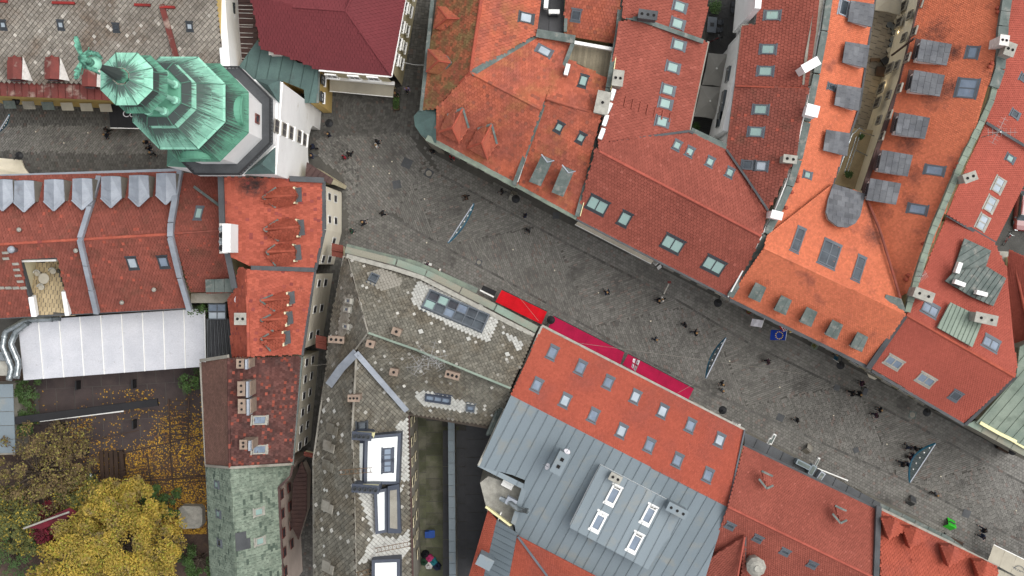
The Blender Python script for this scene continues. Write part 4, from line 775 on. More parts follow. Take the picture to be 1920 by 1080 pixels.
# ---- bright orange corner block w/ gabled dormers, two houses
b = house('townhouse', 'bright orange tiled house with three gabled dormers next to the white tower', 'plaster_light'); ZR = 16.5
fp = Face((606, 338, 12.5), (606, 430, 12.5), (418, 380, ZR)); roof(b, fp, [(416, 332), (602, 337), (607, 345), (607, 430), (588, 503), (470, 500), (440, 485), (428, 482), (418, 430)], 'terracotta_bright')
strip(b, [(414, 330, 16.8), (417, 430, 16.8), (440, 540, 15.5)], .5, .3, 'sheet_dark', 'coping'); strip(b, [(543, 335, 14.2), (607, 338, 12.8)], .5, .25, 'sheet_dark', 'coping'); strip(b, [(606, 340, 12.5), (607, 430, 12.5), (590, 505, 12.5)], .45, .2, 'sheet_dark')
for rb, rf, a, c in (((493, 370), (556, 366), (551, 350), (552, 383)), ((495, 430), (560, 425), (555, 410), (558, 446)), ((500, 472), (553, 470), (549, 457), (552, 492))):
    z = 14.5; gable_dormer(b, rb + (15.5,), rf + (15.7,), a + (z,), (a[0] - 33, a[1] + 2, z), c + (z,), (c[0] - 35, c[1] + 6, z), 'terracotta_dormer')
b2 = b
b = house('townhouse', 'bright orange tiled house with three gabled dormers above the patchy brown roof', 'plaster_light')
fq = Face((590, 508, 12.5), (566, 664, 12.5), (462, 580, 16)); roof(b, fq, [(462, 506), (590, 508), (566, 664), (466, 668)], 'terracotta_bright')
fr = Face((430, 570, 12.8), (440, 665, 12.8), (464, 580, 16)); roof(b, fr, [(462, 506), (466, 668), (436, 668), (428, 560), (440, 548), (448, 500)], 'terracotta_bright')
ridge(b, [(462, 506, 16), (466, 668, 16)], .26, 'terracotta_bright', h=.15); strip(b, [(470, 502, 16), (588, 506, 12.8)], .4, .25, 'sheet_dark', 'coping'); strip(b, [(590, 505, 12.5), (566, 666, 12.5)], .35, .2, 'sheet_dark')
for rb, rf, a, c in (((488, 563), (542, 560), (538, 547), (540, 575)), ((489, 600), (538, 597), (534, 584), (537, 613)), ((490, 635), (534, 633), (530, 620), (532, 650))):
    z = 14.6; gable_dormer(b, rb + (15.3,), rf + (15.3,), a + (z,), (a[0] - 26, a[1] + 6, z), c + (z,), (c[0] - 24, c[1] + 8, z), 'terracotta_dormer')
chimney(b, 450, 598, 16.5, .95, .95, 2, 0, 'chimney_grey', 2)
chimney(b2, 419, 447, 18.6, .6, 2.5, 3.0, 0, 'chimney_white', 0); c0 = P(421, 447, 19)
ch = MB().box(P(432, 447, 18.2), (.7, 2.5, 2.7)).build('chimney', 'plaster_white', b2)
for i in range(4): MB().lathe(P(417, 429 + i * 12, 18.6), [(.28, 0), (.28, .25), (.16, .25), (.16, .1)], 10).build('flue', 'metal_black' if i % 2 else 'metal_silver', ch)
# east facade of both, cream, with windows
for bb, p0, p1 in ((b2, (604, 340, 12.2), (605, 430, 12.2)), (b2, (605, 432, 12.2), (588, 505, 12.2)), (b, (588, 508, 12.2), (564, 662, 12.2))):
    A = P(*p0); B_ = P(*p1); e = (B_ - A).normalized(); nn = Vector((-e.y, e.x, 0)) if Vector((-e.y, e.x, 0)).x > 0 else Vector((e.y, -e.x, 0)); off = -nn * .2
    f = Face(A + off, B_ + off, A + off - Vector((0, 0, 5)), raw=True); f.n = nn; f.ex = (B_ - A).normalized(); f.ey = Vector((0, 0, 1)); L = (B_ - A).length; n = max(2, int(L / 2.0))
    for i in range(n):
        for z in (10.2, 7, 3.4):
            if random.random() < .06: continue
            c = f.o + f.ex * (L * (i + .5) / n) + Vector((0, 0, z - A.z)); f0 = Face(c, c + f.ex, c - Vector((0, 0, 1)), raw=True); f0.n = f.n; f0.ex = f.ex; f0.ey = f.ey
            d = c - Vector((0, 0, CAM_H)); s_ = -CAM_H / d.z; g = Vector((0, 0, CAM_H)) + d * s_
            window(bb, f0, U0 + g.x * SCALE, V0 - g.y * SCALE, .85, 1.7 if z > 4 else 1.9, 'glass_window', 'frame_white', cols=1, rows=1, name='window', d=.06, fw=.1)
# little red roofed buttress arches over the lane
for i, (u0, v0, u1, v1, lb) in enumerate(((622, 468, 643, 472, 'red tiled buttress arch over the lane beside the green cornice'), (592, 640, 612, 644, 'red tiled buttress arch over the lane beside the pink chimney'), (570, 851, 588, 855, 'small red tiled buttress arch over the lane at its lower end'))):
    t = thing('buttress_arch', lb, 'arch', P((u0 + u1) / 2, v0, 0) ); z = 8.5
    d = (12 if i < 2 else 4); MB().prism([P(u0, v0 - d, z), P(u1, v1 - d, z), P(u1, v1 + d, z), P(u0, v0 + d, z)], .25).build('tiled_cap', 'terracotta_dark', t); MB().prism([P(u0, v0 - d * .8, z - .25), P(u1, v1 - d * .8, z - .25), P(u1, v1 + d * .8, z - .25), P(u0, v0 + d * .8, z - .25)], 1.2).build('arch_wall', 'plaster_cream', t)
    ridge(t, [P(u0, v0, z), P(u1, v1, z)], .2, 'terracotta_dark')
# ---- patchy brown house, green slate house below
b = house('townhouse', 'house with patchwork red and brown plain tile roof beside the lane', 'plaster_light'); ZR = 15.5
fu = Face((562, 670, 11.5), (546, 868, 11.5), (432, 770, ZR)); roof(b, fu, [(428, 672), (564, 668), (546, 868), (431, 876)], 'terracotta_patch', tw=.3, tl=.26, bond=True, lift=.06)
fl = Face((379, 680, 11.5), (387, 872, 11.5), (430, 770, ZR)); roof(b, fl, [(428, 672), (431, 876), (387, 871), (377, 680)], 'terracotta_brown', tw=.22, tl=.2)
ridge(b, [(428, 672, ZR), (431, 876, ZR)], .22, 'terracotta_patch'); strip(b, [(376, 676, 12), (428, 668, 15.7)], .3, .2, 'plaster_grey', 'verge'); strip(b, [(376, 680, 11.4), (386, 873, 11.4)], .18, .18, 'plaster_grey'); strip(b, [(386, 873, 12), (431, 877, 15.6), (547, 870, 11.9)], .22, .16, 'plaster_grey', 'verge')
strip(b, [(565, 668, 11.4), (547, 870, 11.4)], .35, .2, 'lead')
window(b, fu, 487, 788, .85, 1.35, 'glass_blue', 'chimney_grey'); window(b, fu, 487, 843, .85, 1.35, 'glass_blue', 'chimney_grey')
for u, v, l_ in ((452, 729, 1.3), (453, 762, 1.3), (456, 834, .8), (450, 682, .8)):
    chimney(b, u, v, 17.4, .55, l_ * .9, 2.2, 0, 'brick_chimney', 0); q = chimney(b, u + 9, v, 16.9, .8, l_, 2.2, 0, 'brick_chimney', 0, cap=False)
    for k in (-1, 1): MB().lathe(P(u, v + k * l_ * 4.4, 17.41), [(.11, -.02), (.11, .02)], 10).build('flue', 'inside_dark', q)
    MB().box(P(u + 15, v, 16.6), (.2, l_ * 1.1, 1.4)).build('flashing', 'zinc', q)
A = P(562, 672, 11.2); B_ = P(546, 868, 11.2); e = (B_ - A).normalized()
def facade_windows(bb, A, B_, zs, n, w=.85, h=1.5, inset=.2, frame='frame_white', glass='glass_window', cols=1, skip=.05, sill=None):
    e = (B_ - A).normalized(); nn = Vector((-e.y, e.x, 0)); mid = (A + B_) / 2
    if nn.dot(-mid) < 0: nn = -nn
    L = (B_ - A).length
    for i in range(n):
        for z in zs:
            if random.random() < skip: continue
            c = A + e * (L * (i + .5) / n) - nn * inset; c.z = z; f0 = Face(c, c + e, c - Vector((0, 0, 1)), raw=True); f0.n = nn; f0.ex = e; f0.ey = Vector((0, 0, 1))
            d = c - Vector((0, 0, CAM_H)); g = Vector((0, 0, CAM_H)) + d * (-CAM_H / d.z); window(bb, f0, U0 + g.x * SCALE, V0 - g.y * SCALE, w, h, glass, frame, name='window', d=.06, fw=.09, cols=cols, sill=sill)
facade_windows(b, A, B_, (9.4, 6.2, 3), 6)
b = house('townhouse', 'house with weathered pale green slate roof and pink side wall at the bottom', 'plaster_pink')
fv = Face((520, 910, 11), (530, 1080, 11), (440, 980, ZR)); roof(b, fv, [(431, 880), (490, 876), (550, 872), (546, 890), (522, 912), (532, 1140), (446, 1140), (440, 1000)], 'slate_green', tw=.5, tl=.3, lift=.05)
fx = Face((388, 880, 11), (396, 1080, 11), (434, 980, ZR)); roof(b, fx, [(431, 880), (440, 1000), (446, 1140), (399, 1140), (387, 876)], 'slate_green', tw=.5, tl=.3, lift=.05)
ridge(b, [(431, 880, ZR), (446, 1140, ZR)], .2, 'slate_green', h=.1); strip(b, [(387, 876, 10.9), (400, 1140, 10.9)], .16, .16, 'lead'); strip(b, [(549, 873, 11), (545, 892, 11), (523, 914, 11), (533, 1140, 11)], .2, .2, 'sheet_brown')
for u, v in ((405, 909), (408, 964), (410, 1018)): window(b, fx, u, v, .72, .95, 'glass_aqua' if v < 1000 else 'glass_dark', 'frame_grey', rot=R(180))
for u, v in ((486, 960), (488, 1015)): window(b, fv, u, v, .75, 1.05, 'glass_aqua', 'chimney_grey')
for p in ([(441, 1000), (461, 996), (462, 1010), (469, 1008), (470, 1028), (442, 1034)],): MB().prism([fv.at(u, v, .14) for u, v in p], .04).build('patched_slates', 'sheet_dark', b)
facade_windows(b, P(524, 916, 10.8), P(533, 1100, 10.8), (8.8, 5.4), 5, w=.9, h=1.3, inset=.2, frame='rust_red')
roof(b, Face((548, 885, 6.5), (565, 1010, 6.5), (560, 900, 6.8)), [(550, 905), (566, 865), (576, 890), (575, 960), (560, 1012), (546, 985)], 'sheet_brown', 'seam', tw=.4, depth=1, inset=.1)
# ---- big grey slated corner building
b = house('townhouse', 'big mossy grey slate-roofed corner building with white patched areas along the street', 'plaster_grey'); ZR = 17
fNE = Face((655, 486, 12.5), (1000, 632, 12.5), (690, 624, ZR)); roof(b, fNE, [(650, 484), (785, 520), (1003, 628), (957, 728), (778, 655), (690, 624)], 'slate_moss', 'diamond', tw=.2, tl=.22, base='slate_gap', lift=.06)
fWh = Face((643, 484, 12.5), (612, 715, 12.5), (690, 624, ZR)); roof(b, fWh, [(645, 482), (652, 486), (690, 624), (660, 664), (617, 722), (604, 760), (620, 600)], 'slate_moss', 'diamond', tw=.22, tl=.24, base='slate_gap')
fS = Face((780, 775, 12.5), (946, 800, 12.5), (690, 624, ZR)); roof(b, fS, [(690, 624), (778, 655), (957, 728), (940, 803), (850, 788), (765, 773), (668, 660)], 'slate_moss', 'diamond', tw=.2, tl=.22, base='slate_gap', lift=.06)
fWw = Face((608, 740, 12.5), (590, 860, 12.5), (664, 800, 16.2)); roof(b, fWw, [(668, 668), (662, 740), (660, 812), (664, 940), (668, 1140), (590, 1140), (590, 860), (604, 760), (617, 722)], 'slate_moss', 'diamond', tw=.27, tl=.29, base='slate_gap', lift=.06)
fEw = Face((765, 775, 12.5), (770, 1000, 12.5), (664, 800, 16.2)); roof(b, fEw, [(668, 668), (765, 773), (768, 860), (773, 1140), (668, 1140), (664, 940), (660, 812), (662, 740)], 'slate_moss', 'diamond', tw=.24, tl=.26, base='slate_gap')
ridge(b, [(652, 486, 12.8), (690, 624, ZR)], .16, 'plaster_grey', h=.1); ridge(b, [(690, 624, ZR), (778, 655, ZR), (957, 728, ZR - .3)], .2, 'sheet_green', h=.1); ridge(b, [(690, 624, ZR), (660, 664, 15.6)], .16, 'plaster_grey', h=.1); ridge(b, [(668, 672, 16.4), (660, 812, 16.3), (664, 940, 16.3), (668, 1140, 16.3)], .2, 'plaster_grey', h=.12)
strip(b, [(617, 722, 13.3), (640, 690, 15), (668, 661, 16.8)], .75, .1, 'zinc', 'valley_flashing', .1); strip(b, [(668, 661, 16.8), (715, 715, 15.2), (763, 770, 13.2)], .5, .1, 'zinc', 'valley_flashing', .15)
fNp = Face((655, 486, 12.5), (1000, 632, 12.5), (690, 624, ZR))
# white re-slated patches: real slates over the old ones
def patch(f, poly, m='slate_white', a=.2, bb=.22, name='new_slates', d=.06):
    L2 = [f.loc(f.at(u, v)) for u, v in poly]; Q, Hh = diamond_cells(L2, a, bb, .05, .008); cells(name, Q, Hh + d, f.o, f.ex, f.ey, f.n, m, b)
patch(fNE, [(785, 526), (840, 548), (935, 598), (918, 645), (885, 632), (840, 610), (800, 588), (770, 568), (775, 545)]); patch(fNE, [(690, 512), (718, 503), (750, 522), (752, 535), (712, 545), (690, 530)], 'plaster_grey')
patch(fS, [(778, 735), (800, 732), (850, 745), (895, 760), (893, 776), (850, 768), (800, 762), (782, 750)])
patch(fEw, [(722, 720), (738, 712), (730, 738), (718, 740)]); patch(fEw, [(740, 800), (765, 780), (768, 900), (752, 905), (750, 830)]); patch(fEw, [(668, 915), (703, 915), (712, 1005), (745, 1008), (768, 990), (768, 1030), (745, 1060), (690, 1050), (665, 1060), (700, 1010)])
patch(fNE, [(935, 618), (965, 632), (982, 648), (975, 662), (960, 645)]); patch(fWh, [(648, 555), (662, 552), (655, 625), (632, 640), (638, 590)], 'plaster_grey', .22, .24)
for _ in range(46):
    f, (u, v) = random.choice([(fWw, (random.uniform(598, 655), random.uniform(740, 1070))), (fEw, (random.uniform(680, 765), random.uniform(900, 1075))), (fNE, (random.uniform(780, 975), random.uniform(570, 690))), (fS, (random.uniform(760, 930), random.uniform(680, 780)))])
    if f is fS and v < 655 + (u - 690) * .4 + 12: continue
    x, y = f.loc(f.at(u, v)); s_ = random.uniform(.16, .3); MB().add([f.w(x, y - s_, .16), f.w(x + s_, y, .15), f.w(x, y + s_, .13), f.w(x - s_, y, .15)], [(0, 1, 2, 3)]).build('loose_slate', 'slate_white', b)
window(b, fNE, 855, 582, 6.1, 2.3, ['glass_dark', 'glass_dark', 'glass_blue', 'glass_dark', 'glass_aqua', 'glass_dark', 'glass_dark'], 'frame_grey', fw=.16, cols=6, rows=2, d=.34)
window(b, fNE, 701, 520, .85, .95, 'glass_dark', 'frame_grey', d=.34); window(b, fS, 821, 750, 2.4, .8, 'glass_blue', 'frame_navy', cols=3, d=.34); window(b, fS, 882, 767, .8, .75, 'glass_blue', 'frame_grey', d=.34); window(b, fEw, 681, 800, .9, .95, 'glass_dark', 'frame_dark', d=.34)
for u, v in ((651, 564), (648, 580), (646, 612)): window(b, fWh, u, v, .5, .9, 'glass_blue', 'chimney_grey', d=.34)
strip(b, [(650, 480, 12.4), (740, 504, 12.4), (790, 520, 12.4), (1001, 629, 12.4)], .4, .25, 'chimney_grey', 'parapet'); strip(b, [(648, 468, 12), (745, 492, 12), (800, 512, 12), (930, 577, 12), (1009, 619, 12)], .62, .2, 'copper_gutter', 'cornice', seg=3)
strip(b, [(650, 462, 10.6), (780, 494, 10.6), (895, 545, 10.6)], .5, .2, 'stone_coping', 'string_course')
strip(b, [(646, 480, 12.2), (632, 560, 12.2), (612, 722, 12.2), (603, 762, 12.2), (589, 862, 12.2), (590, 1140, 12.2)], .28, .22, 'plaster_grey'); strip(b, [(765, 778, 12.2), (774, 1140, 12.2)], .3, .2, 'rust_red' if False else 'sheet_brown'); strip(b, [(766, 776, 12.3), (942, 806, 12.3)], .25, .2, 'slate_gap')
for u, v, z, w_, d_, n_, a_ in ((743, 622, 17.6, .9, .7, 1, -20), (694, 645, 18, .8, .7, 1, -15), (848, 704, 18.2, 1.5, .7, 3, -15), (630, 637, 15.4, 1.7, .7, 3, -4), (663, 747, 17.8, 1.2, .7, 3, 0), (738, 698, 17, .8, .7, 1, -10)): chimney(b, u, v, z, w_ * .78, d_ * .72, 2, R(a_), 'brick_chimney', n_)
facade_windows(b, P(766, 785, 12), P(773, 1100, 12), (9.8, 6.6, 3.4), 8, w=.9, h=1.5, inset=.22, frame='plaster_cream')
facade_windows(b, P(660, 474, 11.8), P(1000, 620, 11.8), (9.6,), 9, w=.9, h=1.5, inset=.22, frame='plaster_cream')
# white slated roof dormers with dark trim
def white_dormer(q, z0, z1, drop=1.6):
    f = Face((q[0][0], q[0][1], z0), (q[3][0], q[3][1], z0), (q[1][0], q[1][1], z1)); Wp = [f.at(*p) for p in q]; dm = MB().prism(Wp, drop).build('dormer', 'frame_navy', b)
    pj = lambda p: Vector((p.x, p.y, f.o.z - (f.n.x * (p.x - f.o.x) + f.n.y * (p.y - f.o.y)) / f.n.z)); inn = [pj(p) for p in offset_poly(Wp, .28)]; L2 = [f.loc(p) for p in inn]; sl = MB().prism([p + Vector((0, 0, .03)) for p in inn], .02).build('dormer_roof', 'roof_slate_white', dm); Q, Hh = diamond_cells([f.loc(pj(p)) for p in offset_poly(inn, .22)], .24, .26, .02, .004); cells('dormer_slates', Q, Hh + .01, f.o, f.ex, f.ey, f.n, 'roof_slate_white', dm); return f
fD = white_dormer([(684, 818), (752, 812), (748, 908), (682, 908)], 16.6, 15.0); white_dormer([(661, 824), (686, 826), (684, 908), (661, 908)], 15.3, 16.4, 1.0); white_dormer([(701, 920), (727, 915), (727, 998), (704, 1002)], 15.8, 15.3); white_dormer([(697, 1050), (750, 1048), (750, 1140), (697, 1140)], 16.4, 15)
for v in (853, 874): window(b, fD, 727, v, 1.25, .85, 'glass_blue', 'frame_navy', cols=2)
MB().prism([P(727, 912, 15.6), P(748, 908, 15.6), P(752, 1000, 15.6), P(727, 1000, 15.6)], .7).build('terrace', 'frame_navy', b); MB().prism([P(731, 920, 15.62), P(744, 918, 15.62), (P(745, 992, 15.62)), P(731, 990, 15.62)], .02).build('terrace_floor', 'plaster_grey', b)
for u, v, n_, w_ in ((678, 818, 4, 1.6), (685, 917, 5, 2.3)):
    chimney(b, u, v, 18.2, w_, .62, 2.6, R(-4), 'frame_navy', n_, pot=True); MB().prism([P(u - 18, v - 8, 18.1), P(u + 24, v - 6, 18.1), P(u + 22, v + 3, 17.9), P(u + 18, v - 4, 17.9)], .6).build('chimney_cheek', 'frame_cream', b)
def ladder(u0, v0, u1, v1, z, lab):
    t = thing('roof_ladder', lab, 'ladder', P(u0, v0, z)); A = P(u0, v0, z); B_ = P(u1, v1, z + .3); d = (B_ - A); n = Vector((-d.y, d.x, 0)).normalized() * .2
    for s in (-1, 1): MB().beam(A + n * s, B_ + n * s, .05).build('rail', 'rust_red' if z < 0 else 'wood', t)
    k = int(d.length / .35)
    for i in range(k): p = A + d * (i + .5) / k; MB().beam(p - n, p + n, .04).build('rung', 'wood', t)
ladder(636, 886, 698, 881, 17.2, 'wooden roof ladder lying across the upper white dormer'); ladder(704, 1032, 768, 1020, 15.6, 'wooden roof ladder on loose white slates above the lowest white dormer'); ladder(668, 1078, 694, 1071, 16.8, 'short wooden roof ladder beside the lowest white dormer at the bottom edge')
for u, v in ((620, 800), (614, 832), (612, 868), (611, 945), (612, 1058)):   # hooded roof hatches on the west slope
    c = fWw.at(u, v, .3); MB().obox(c, fWw.ex, fWw.ey, Vector((0, 0, 1)), (.7, 1.2, .7)).obox(c + Vector((.2, -.25, .42)), fWw.ex, fWw.ey, fWw.n, (.8, 1.7, .08)).build('roof_hatch', random.choice(['slate_moss', 'plaster_grey']), b)
# ---- cap wall and pieces of the bottom courtyard
t = thing('courtyard_wall', 'long low wall with pale sheet metal capping in the mossy courtyard', 'wall', P(848, 940, 0)); A = P(846, 785, 4); B_ = P(849, 1140, 4)
MB().beam(A - Vector((0, 0, 2.1)), B_ - Vector((0, 0, 2.1)), .5, 3.9).build('wall', 'plaster_grey', t)
n = 17
for i in range(n): MB().beam(A.lerp(B_, i / n) , A.lerp(B_, (i + .97) / n), .66, .1, random.random()).build('capping_sheet', 'sheet_grey', t)
# ---- modern house: red front, grey sheet roof
b = house('townhouse', 'modern house with red tiled street slope, many roof windows and blue-grey sheet roof', 'plaster_white'); ZR = 16
fMr = Face((1015, 613, 12), (1394, 806, 12), (960, 742, ZR)); roof(b, fMr, [(1016, 614), (1395, 808), (1364, 949), (958, 741)], 'terracotta_coral', tw=.2, tl=.2)
fMg = Face((958, 742, ZR), (1364, 949, ZR), (897, 873, 14.4)); roof(b, fMg, [(958, 741), (1364, 949), (1305, 1140), (1190, 1140), (1115, 1078), (968, 1002), (965, 985), (982, 912), (985, 900), (960, 890), (897, 874)], 'sheet_grey', 'seam', tw=.95)
roof(b, Face((897, 873, 14.4), (985, 915, 14.4), (900, 878, 14.4)), [(895, 874), (901, 867), (990, 911), (966, 985), (958, 980), (978, 916)], 'sheet_grey', 'seam', tw=2, wall=False)
for u, v in ((1036, 661), (1089, 689), (1141, 717), (1192, 744), (1243, 771), (1295, 798), (1350, 825), (1007, 722), (1060, 751), (1113, 779), (1166, 808), (1218, 835), (1271, 863), (1328, 891)): window(b, fMr, u, v, .88, 1.25 if v < 700 or u * .51 + 133 > v - 3 and False else 1.15, 'glass_sky' if u in (1350, 1192) else random.choice(['glass_blue', 'glass_sky', 'glass_blue']), 'frame_grey')
strip(b, [(1016, 610, 12), (1396, 805, 12)], .18, .2, 'chimney_grey'); strip(b, [(1016, 612, 12.2), (897, 873, 14.6)], .2, .3, 'chimney_grey', 'verge'); strip(b, [(1396, 807, 12.2), (1365, 949, 16.1)], .12, .2, 'frame_grey', 'verge')
fK = Face((1126, 872, 16.6), (1290, 957, 16.6), (1068, 990, 16.6)); roof(b, fK, [(1126, 872), (1287, 956), (1262, 1000), (1245, 1018), (1215, 1068), (1068, 989)], 'sheet_grey', 'seam', tw=.95, depth=1.2, inset=.05)
ez = Vector((math.cos(A_ST), math.sin(A_ST), 0)); fK.ex = ez; fK.ey = Vector((-ez.y, ez.x, 0)); fK.n = Vector((0, 0, 1))
for u, v in ((1150, 929), (1217, 966), (1122, 979), (1191, 1018)): window(b, fK, u, v, .95, 1.65, 'glass_blue', 'frame_white', fw=.16, d=.3); p = fK.at(u, v, .2); MB().obox(p + fK.ey * .72, fK.ex, fK.ey, fK.n, (.62, .22, .2)).build('skylight_head', 'frame_white', b)
chimney(b, 1050, 869, 18.8, .9, 1.9, 2.4, A_ST, 'sheet_grey', 0); q = chimney(b, 1154, 897, 17.6, 1.0, .6, .8, A_ST, 'chimney_grey', 2); q = chimney(b, 1270, 958, 18.2, 1.8, .7, 2, A_ST, 'sheet_grey', 3)
for u, v in ((1054, 862), (1047, 875)): MB().box(P(u, v, 18.82), (.3, .3, .06), A_ST).build('flue', 'inside_dark', q)
# roof terrace
MB().prism([P(916, 893, 12), P(988, 918, 12), P(965, 983, 12), P(914, 960, 12), P(900, 905, 12)], 12, bottom=0).build('terrace', 'chimney_grey', b)
strip(b, [(912, 950, 13), (958, 985, 14)], .2, .5, 'frame_cream', 'terrace_rail'); strip(b, [(940, 960, 12.8), (934, 975, 12.8)], .12, .5, 'frame_white', 'terrace_rail')
fJ = Face((916, 956, 12.5), (880, 1080, 12.5), (968, 1002, 15)); roof(b, fJ, [(916, 957), (932, 975), (908, 1080), (900, 1140), (870, 1140), (880, 1080)], 'terracotta_coral', tw=.2, tl=.2); roof(b, fJ, [(932, 975), (970, 1000), (955, 1080), (950, 1140), (900, 1140), (908, 1080)], 'sheet_grey', 'seam', tw=.55)
fH = Face((970, 1004, 15), (1115, 1079, 15), (1010, 1080, 12.6)); roof(b, fH, [(970, 1004), (1190, 1118), (1190, 1150), (950, 1140), (955, 1080)], 'terracotta_coral', tw=.2, tl=.2); strip(b, [fH.at(971, 1006, .1), fH.at(1026, 1080, .1)], .2, .1, 'frame_grey', 'valley_flashing')
chimney(b, 909, 1055, 16.6, 1.3, .9, 2, A_ST, 'sheet_grey', 0)
# ---- red house bottom, with small triangular dormers
b = house('townhouse', 'long dark red tiled roof at the bottom with two small triangular dormers', 'plaster_cream'); ZR = 17
fX = Face((1395, 838, 12.5), (1645, 958, 12.5), (1365, 950, ZR)); roof(b, fX, [(1394, 838), (1645, 957), (1641, 1084), (1365, 950)], 'terracotta_red', tw=.22, tl=.22)
fY = Face((1365, 950, ZR), (1641, 1084, ZR), (1320, 1060, 13)); roof(b, fY, [(1365, 950), (1641, 1084), (1640, 1160), (1290, 1160), (1318, 1080)], 'terracotta_red', tw=.22, tl=.22)
ridge(b, [(1365, 950, ZR), (1641, 1084, ZR)], .24, 'terracotta_salmon')
for u, v in ((1437, 901), (1575, 966)):
    z = 15.3; dm = tri_fan(b, None, [((u - 9, v - 18, z + .5), (u + 13, v - 8, z + .5), (u + 1, v + 15, z + .3))], 'terracotta_red', skirt=.5, tiles=True)
    for p0, p1 in (((u - 9, v - 18), (u + 12, v - 8)), ((u - 14, v - 3), (u + 1, v + 15)), ((u + 1, v + 15), (u + 13, v + 9))): strip(dm, [p0 + (z + .55,), p1 + (z + .45,)], .18, .1, 'lead', 'flashing')
for u, v in ((1369, 987), (1421, 1011), (1472, 1036), (1523, 1060)): window(b, fY, u, v, .85, .5, 'glass_dark', 'frame_grey')
strip(b, [(1395, 834, 12.3), (1646, 954, 12.3)], .25, .2, 'sheet_dark')
A = (1395, 1006, 17); tri_fan(b, None, [((1396, 1006, 16.6), (1390, 1090, 15.4), (1400, 1140, 15)), ((1330, 1048, 14.6), (1396, 1006, 16.6), (1370, 1140, 14.6), (1290, 1110, 12.8))], 'terracotta_red', tw=.22, tl=.22, name='cross_gable'); ridge(b, [(1396, 1006, 16.7), (1372, 1140, 16.2)], .2, 'terracotta_salmon'); strip(b, [(1398, 1006, 16.4), (1396, 1090, 15)], .14, .1, 'sheet_dark', 'valley_flashing')
c = P(1420, 1066, 17.5); MB().lathe(c, [(.75, -2), (.75, -.6), (.9, -.5), (.62, -.15), (.3, .05), (.3, .2)], 9).build('chimney', 'chimney_grey', b)
b = house('shop_annex', 'low grey sheet metal canopy roof running along the street below the red eaves', 'plaster_grey', 'annex')
roof(b, Face((1395, 812, 9.5), (1650, 945, 9.5), (1395, 830, 9.6)), [(1396, 811), (1560, 893), (1650, 943), (1652, 972), (1396, 842)], 'sheet_dark', 'seam', tw=1.4, inset=.2); roof(b, Face((1650, 945, 9.5), (1790, 1020, 9.5), (1660, 960, 9.6)), [(1650, 943), (1780, 1006), (1812, 1030), (1795, 1036), (1725, 1002), (1652, 966)], 'lead', 'seam', tw=1.4, inset=.2)
b = house('townhouse', 'coral red tiled roof with gabled dormers at the bottom right corner', 'plaster_cream')
fZ = Face((1652, 958, 12.5), (1868, 1062, 12.5), (1652, 1090, 17)); roof(b, fZ, [(1651, 957), (1869, 1062), (1870, 1160), (1651, 1160)], 'terracotta_coral', tw=.26, tl=.26)
strip(b, [(1647, 950, 12.8), (1642, 1082, 17.2), (1640, 1150, 17.2)], .5, .35, 'sheet_dark', 'coping'); strip(b, [(1652, 954, 12.3), (1780, 1016, 12.3), (1870, 1062, 12.3)], .22, .2, 'chimney_grey')
for u, v in ((1712, 1003), (1784, 1037), (1845, 1066), (1705, 1062), (1672, 986)):
    z = 14.9; tri_fan(b, None, [((u - 18, v - 14, z - .7), (u + 6, v - 13, z), (u - 6, v + 26, z + .7)), ((u + 6, v - 13, z), (u + 26, v + 8, z - .9), (u - 6, v + 26, z + .7))], 'terracotta_coral', tw=.24, tl=.24, skirt=1.2)

# ================================================================ TOWER
X0, Y0 = P(513, 275, 0)[:2]
t = thing('clock_tower', 'tall white gate tower with green copper onion roofs and a spire', 'tower', (X0, Y0, 0))
A, B_ = P(525, 152, 20), P(513, 326, 20)
A.z = B_.z = 0; e = (A - B_).normalized(); nn = Vector((e.y, -e.x, 0)); D = 9.2
corners = [B_, A, A - nn * D, B_ - nn * D]; L = (A - B_).length
mb = MB(); zt = 20; arch = [(L * .5 + 2.1 * math.cos(q), 3.6 + 2.1 * math.sin(q)) for q in np.linspace(math.pi, 0, 13)]
fr_out = [(0, 0), (L * .5 - 2.1, 0)] + arch + [(L * .5 + 2.1, 0), (L, 0), (L, zt), (0, zt)]
n0 = len(fr_out); mb.add([B_ + e * x + Vector((0, 0, z)) for x, z in fr_out], [tuple(range(n0))])
for a, c in ((A, corners[2]), (corners[2], corners[3]), (corners[3], B_)): mb.add([a, c, c + Vector((0, 0, zt)), a + Vector((0, 0, zt))], [(0, 1, 2, 3)])
mb.add([p + Vector((0, 0, zt)) for p in corners], [(0, 1, 2, 3)])
ap_ = [(L * .5 - 2.1, 0)] + arch + [(L * .5 + 2.1, 0)]
for (x0, z0), (x1, z1) in zip(ap_, ap_[1:]): mb.add([B_ + e * x0 + Vector((0, 0, z0)), B_ + e * x1 + Vector((0, 0, z1)), B_ + e * x1 + Vector((0, 0, z1)) - nn * D, B_ + e * x0 + Vector((0, 0, z0)) - nn * D], [(0, 1, 2, 3)])
mb.build('wall', 'plaster_white', t)
MB().box((corners[1] + corners[2]) / 2 * 0 + (A + B_) / 2 + nn * .06 + Vector((0, 0, 19.3)), (.14, L, .2), math.atan2(nn.y, nn.x)).build('string_course', 'plaster_white', t)
fF = Face(A, B_, A + Vector((0, 0, 5)), raw=True); fF.n = nn; fF.ex = e; fF.ey = Vector((0, 0, 1)); b = t
for u, v in ((520, 237), (534, 243), (547, 249), (562, 256), (572, 262)): window(t, fF, u, v, 1.15, 1.7, 'glass_window', 'plaster_grey', name='window', d=.1, cols=2, fw=.08, sill='plaster_white')
cx = Vector((X0, Y0, 0))
def octa(r, z, k): q = R(22.5 + 45 * k); return cx + Vector((r * math.cos(q), r * math.sin(q), z))
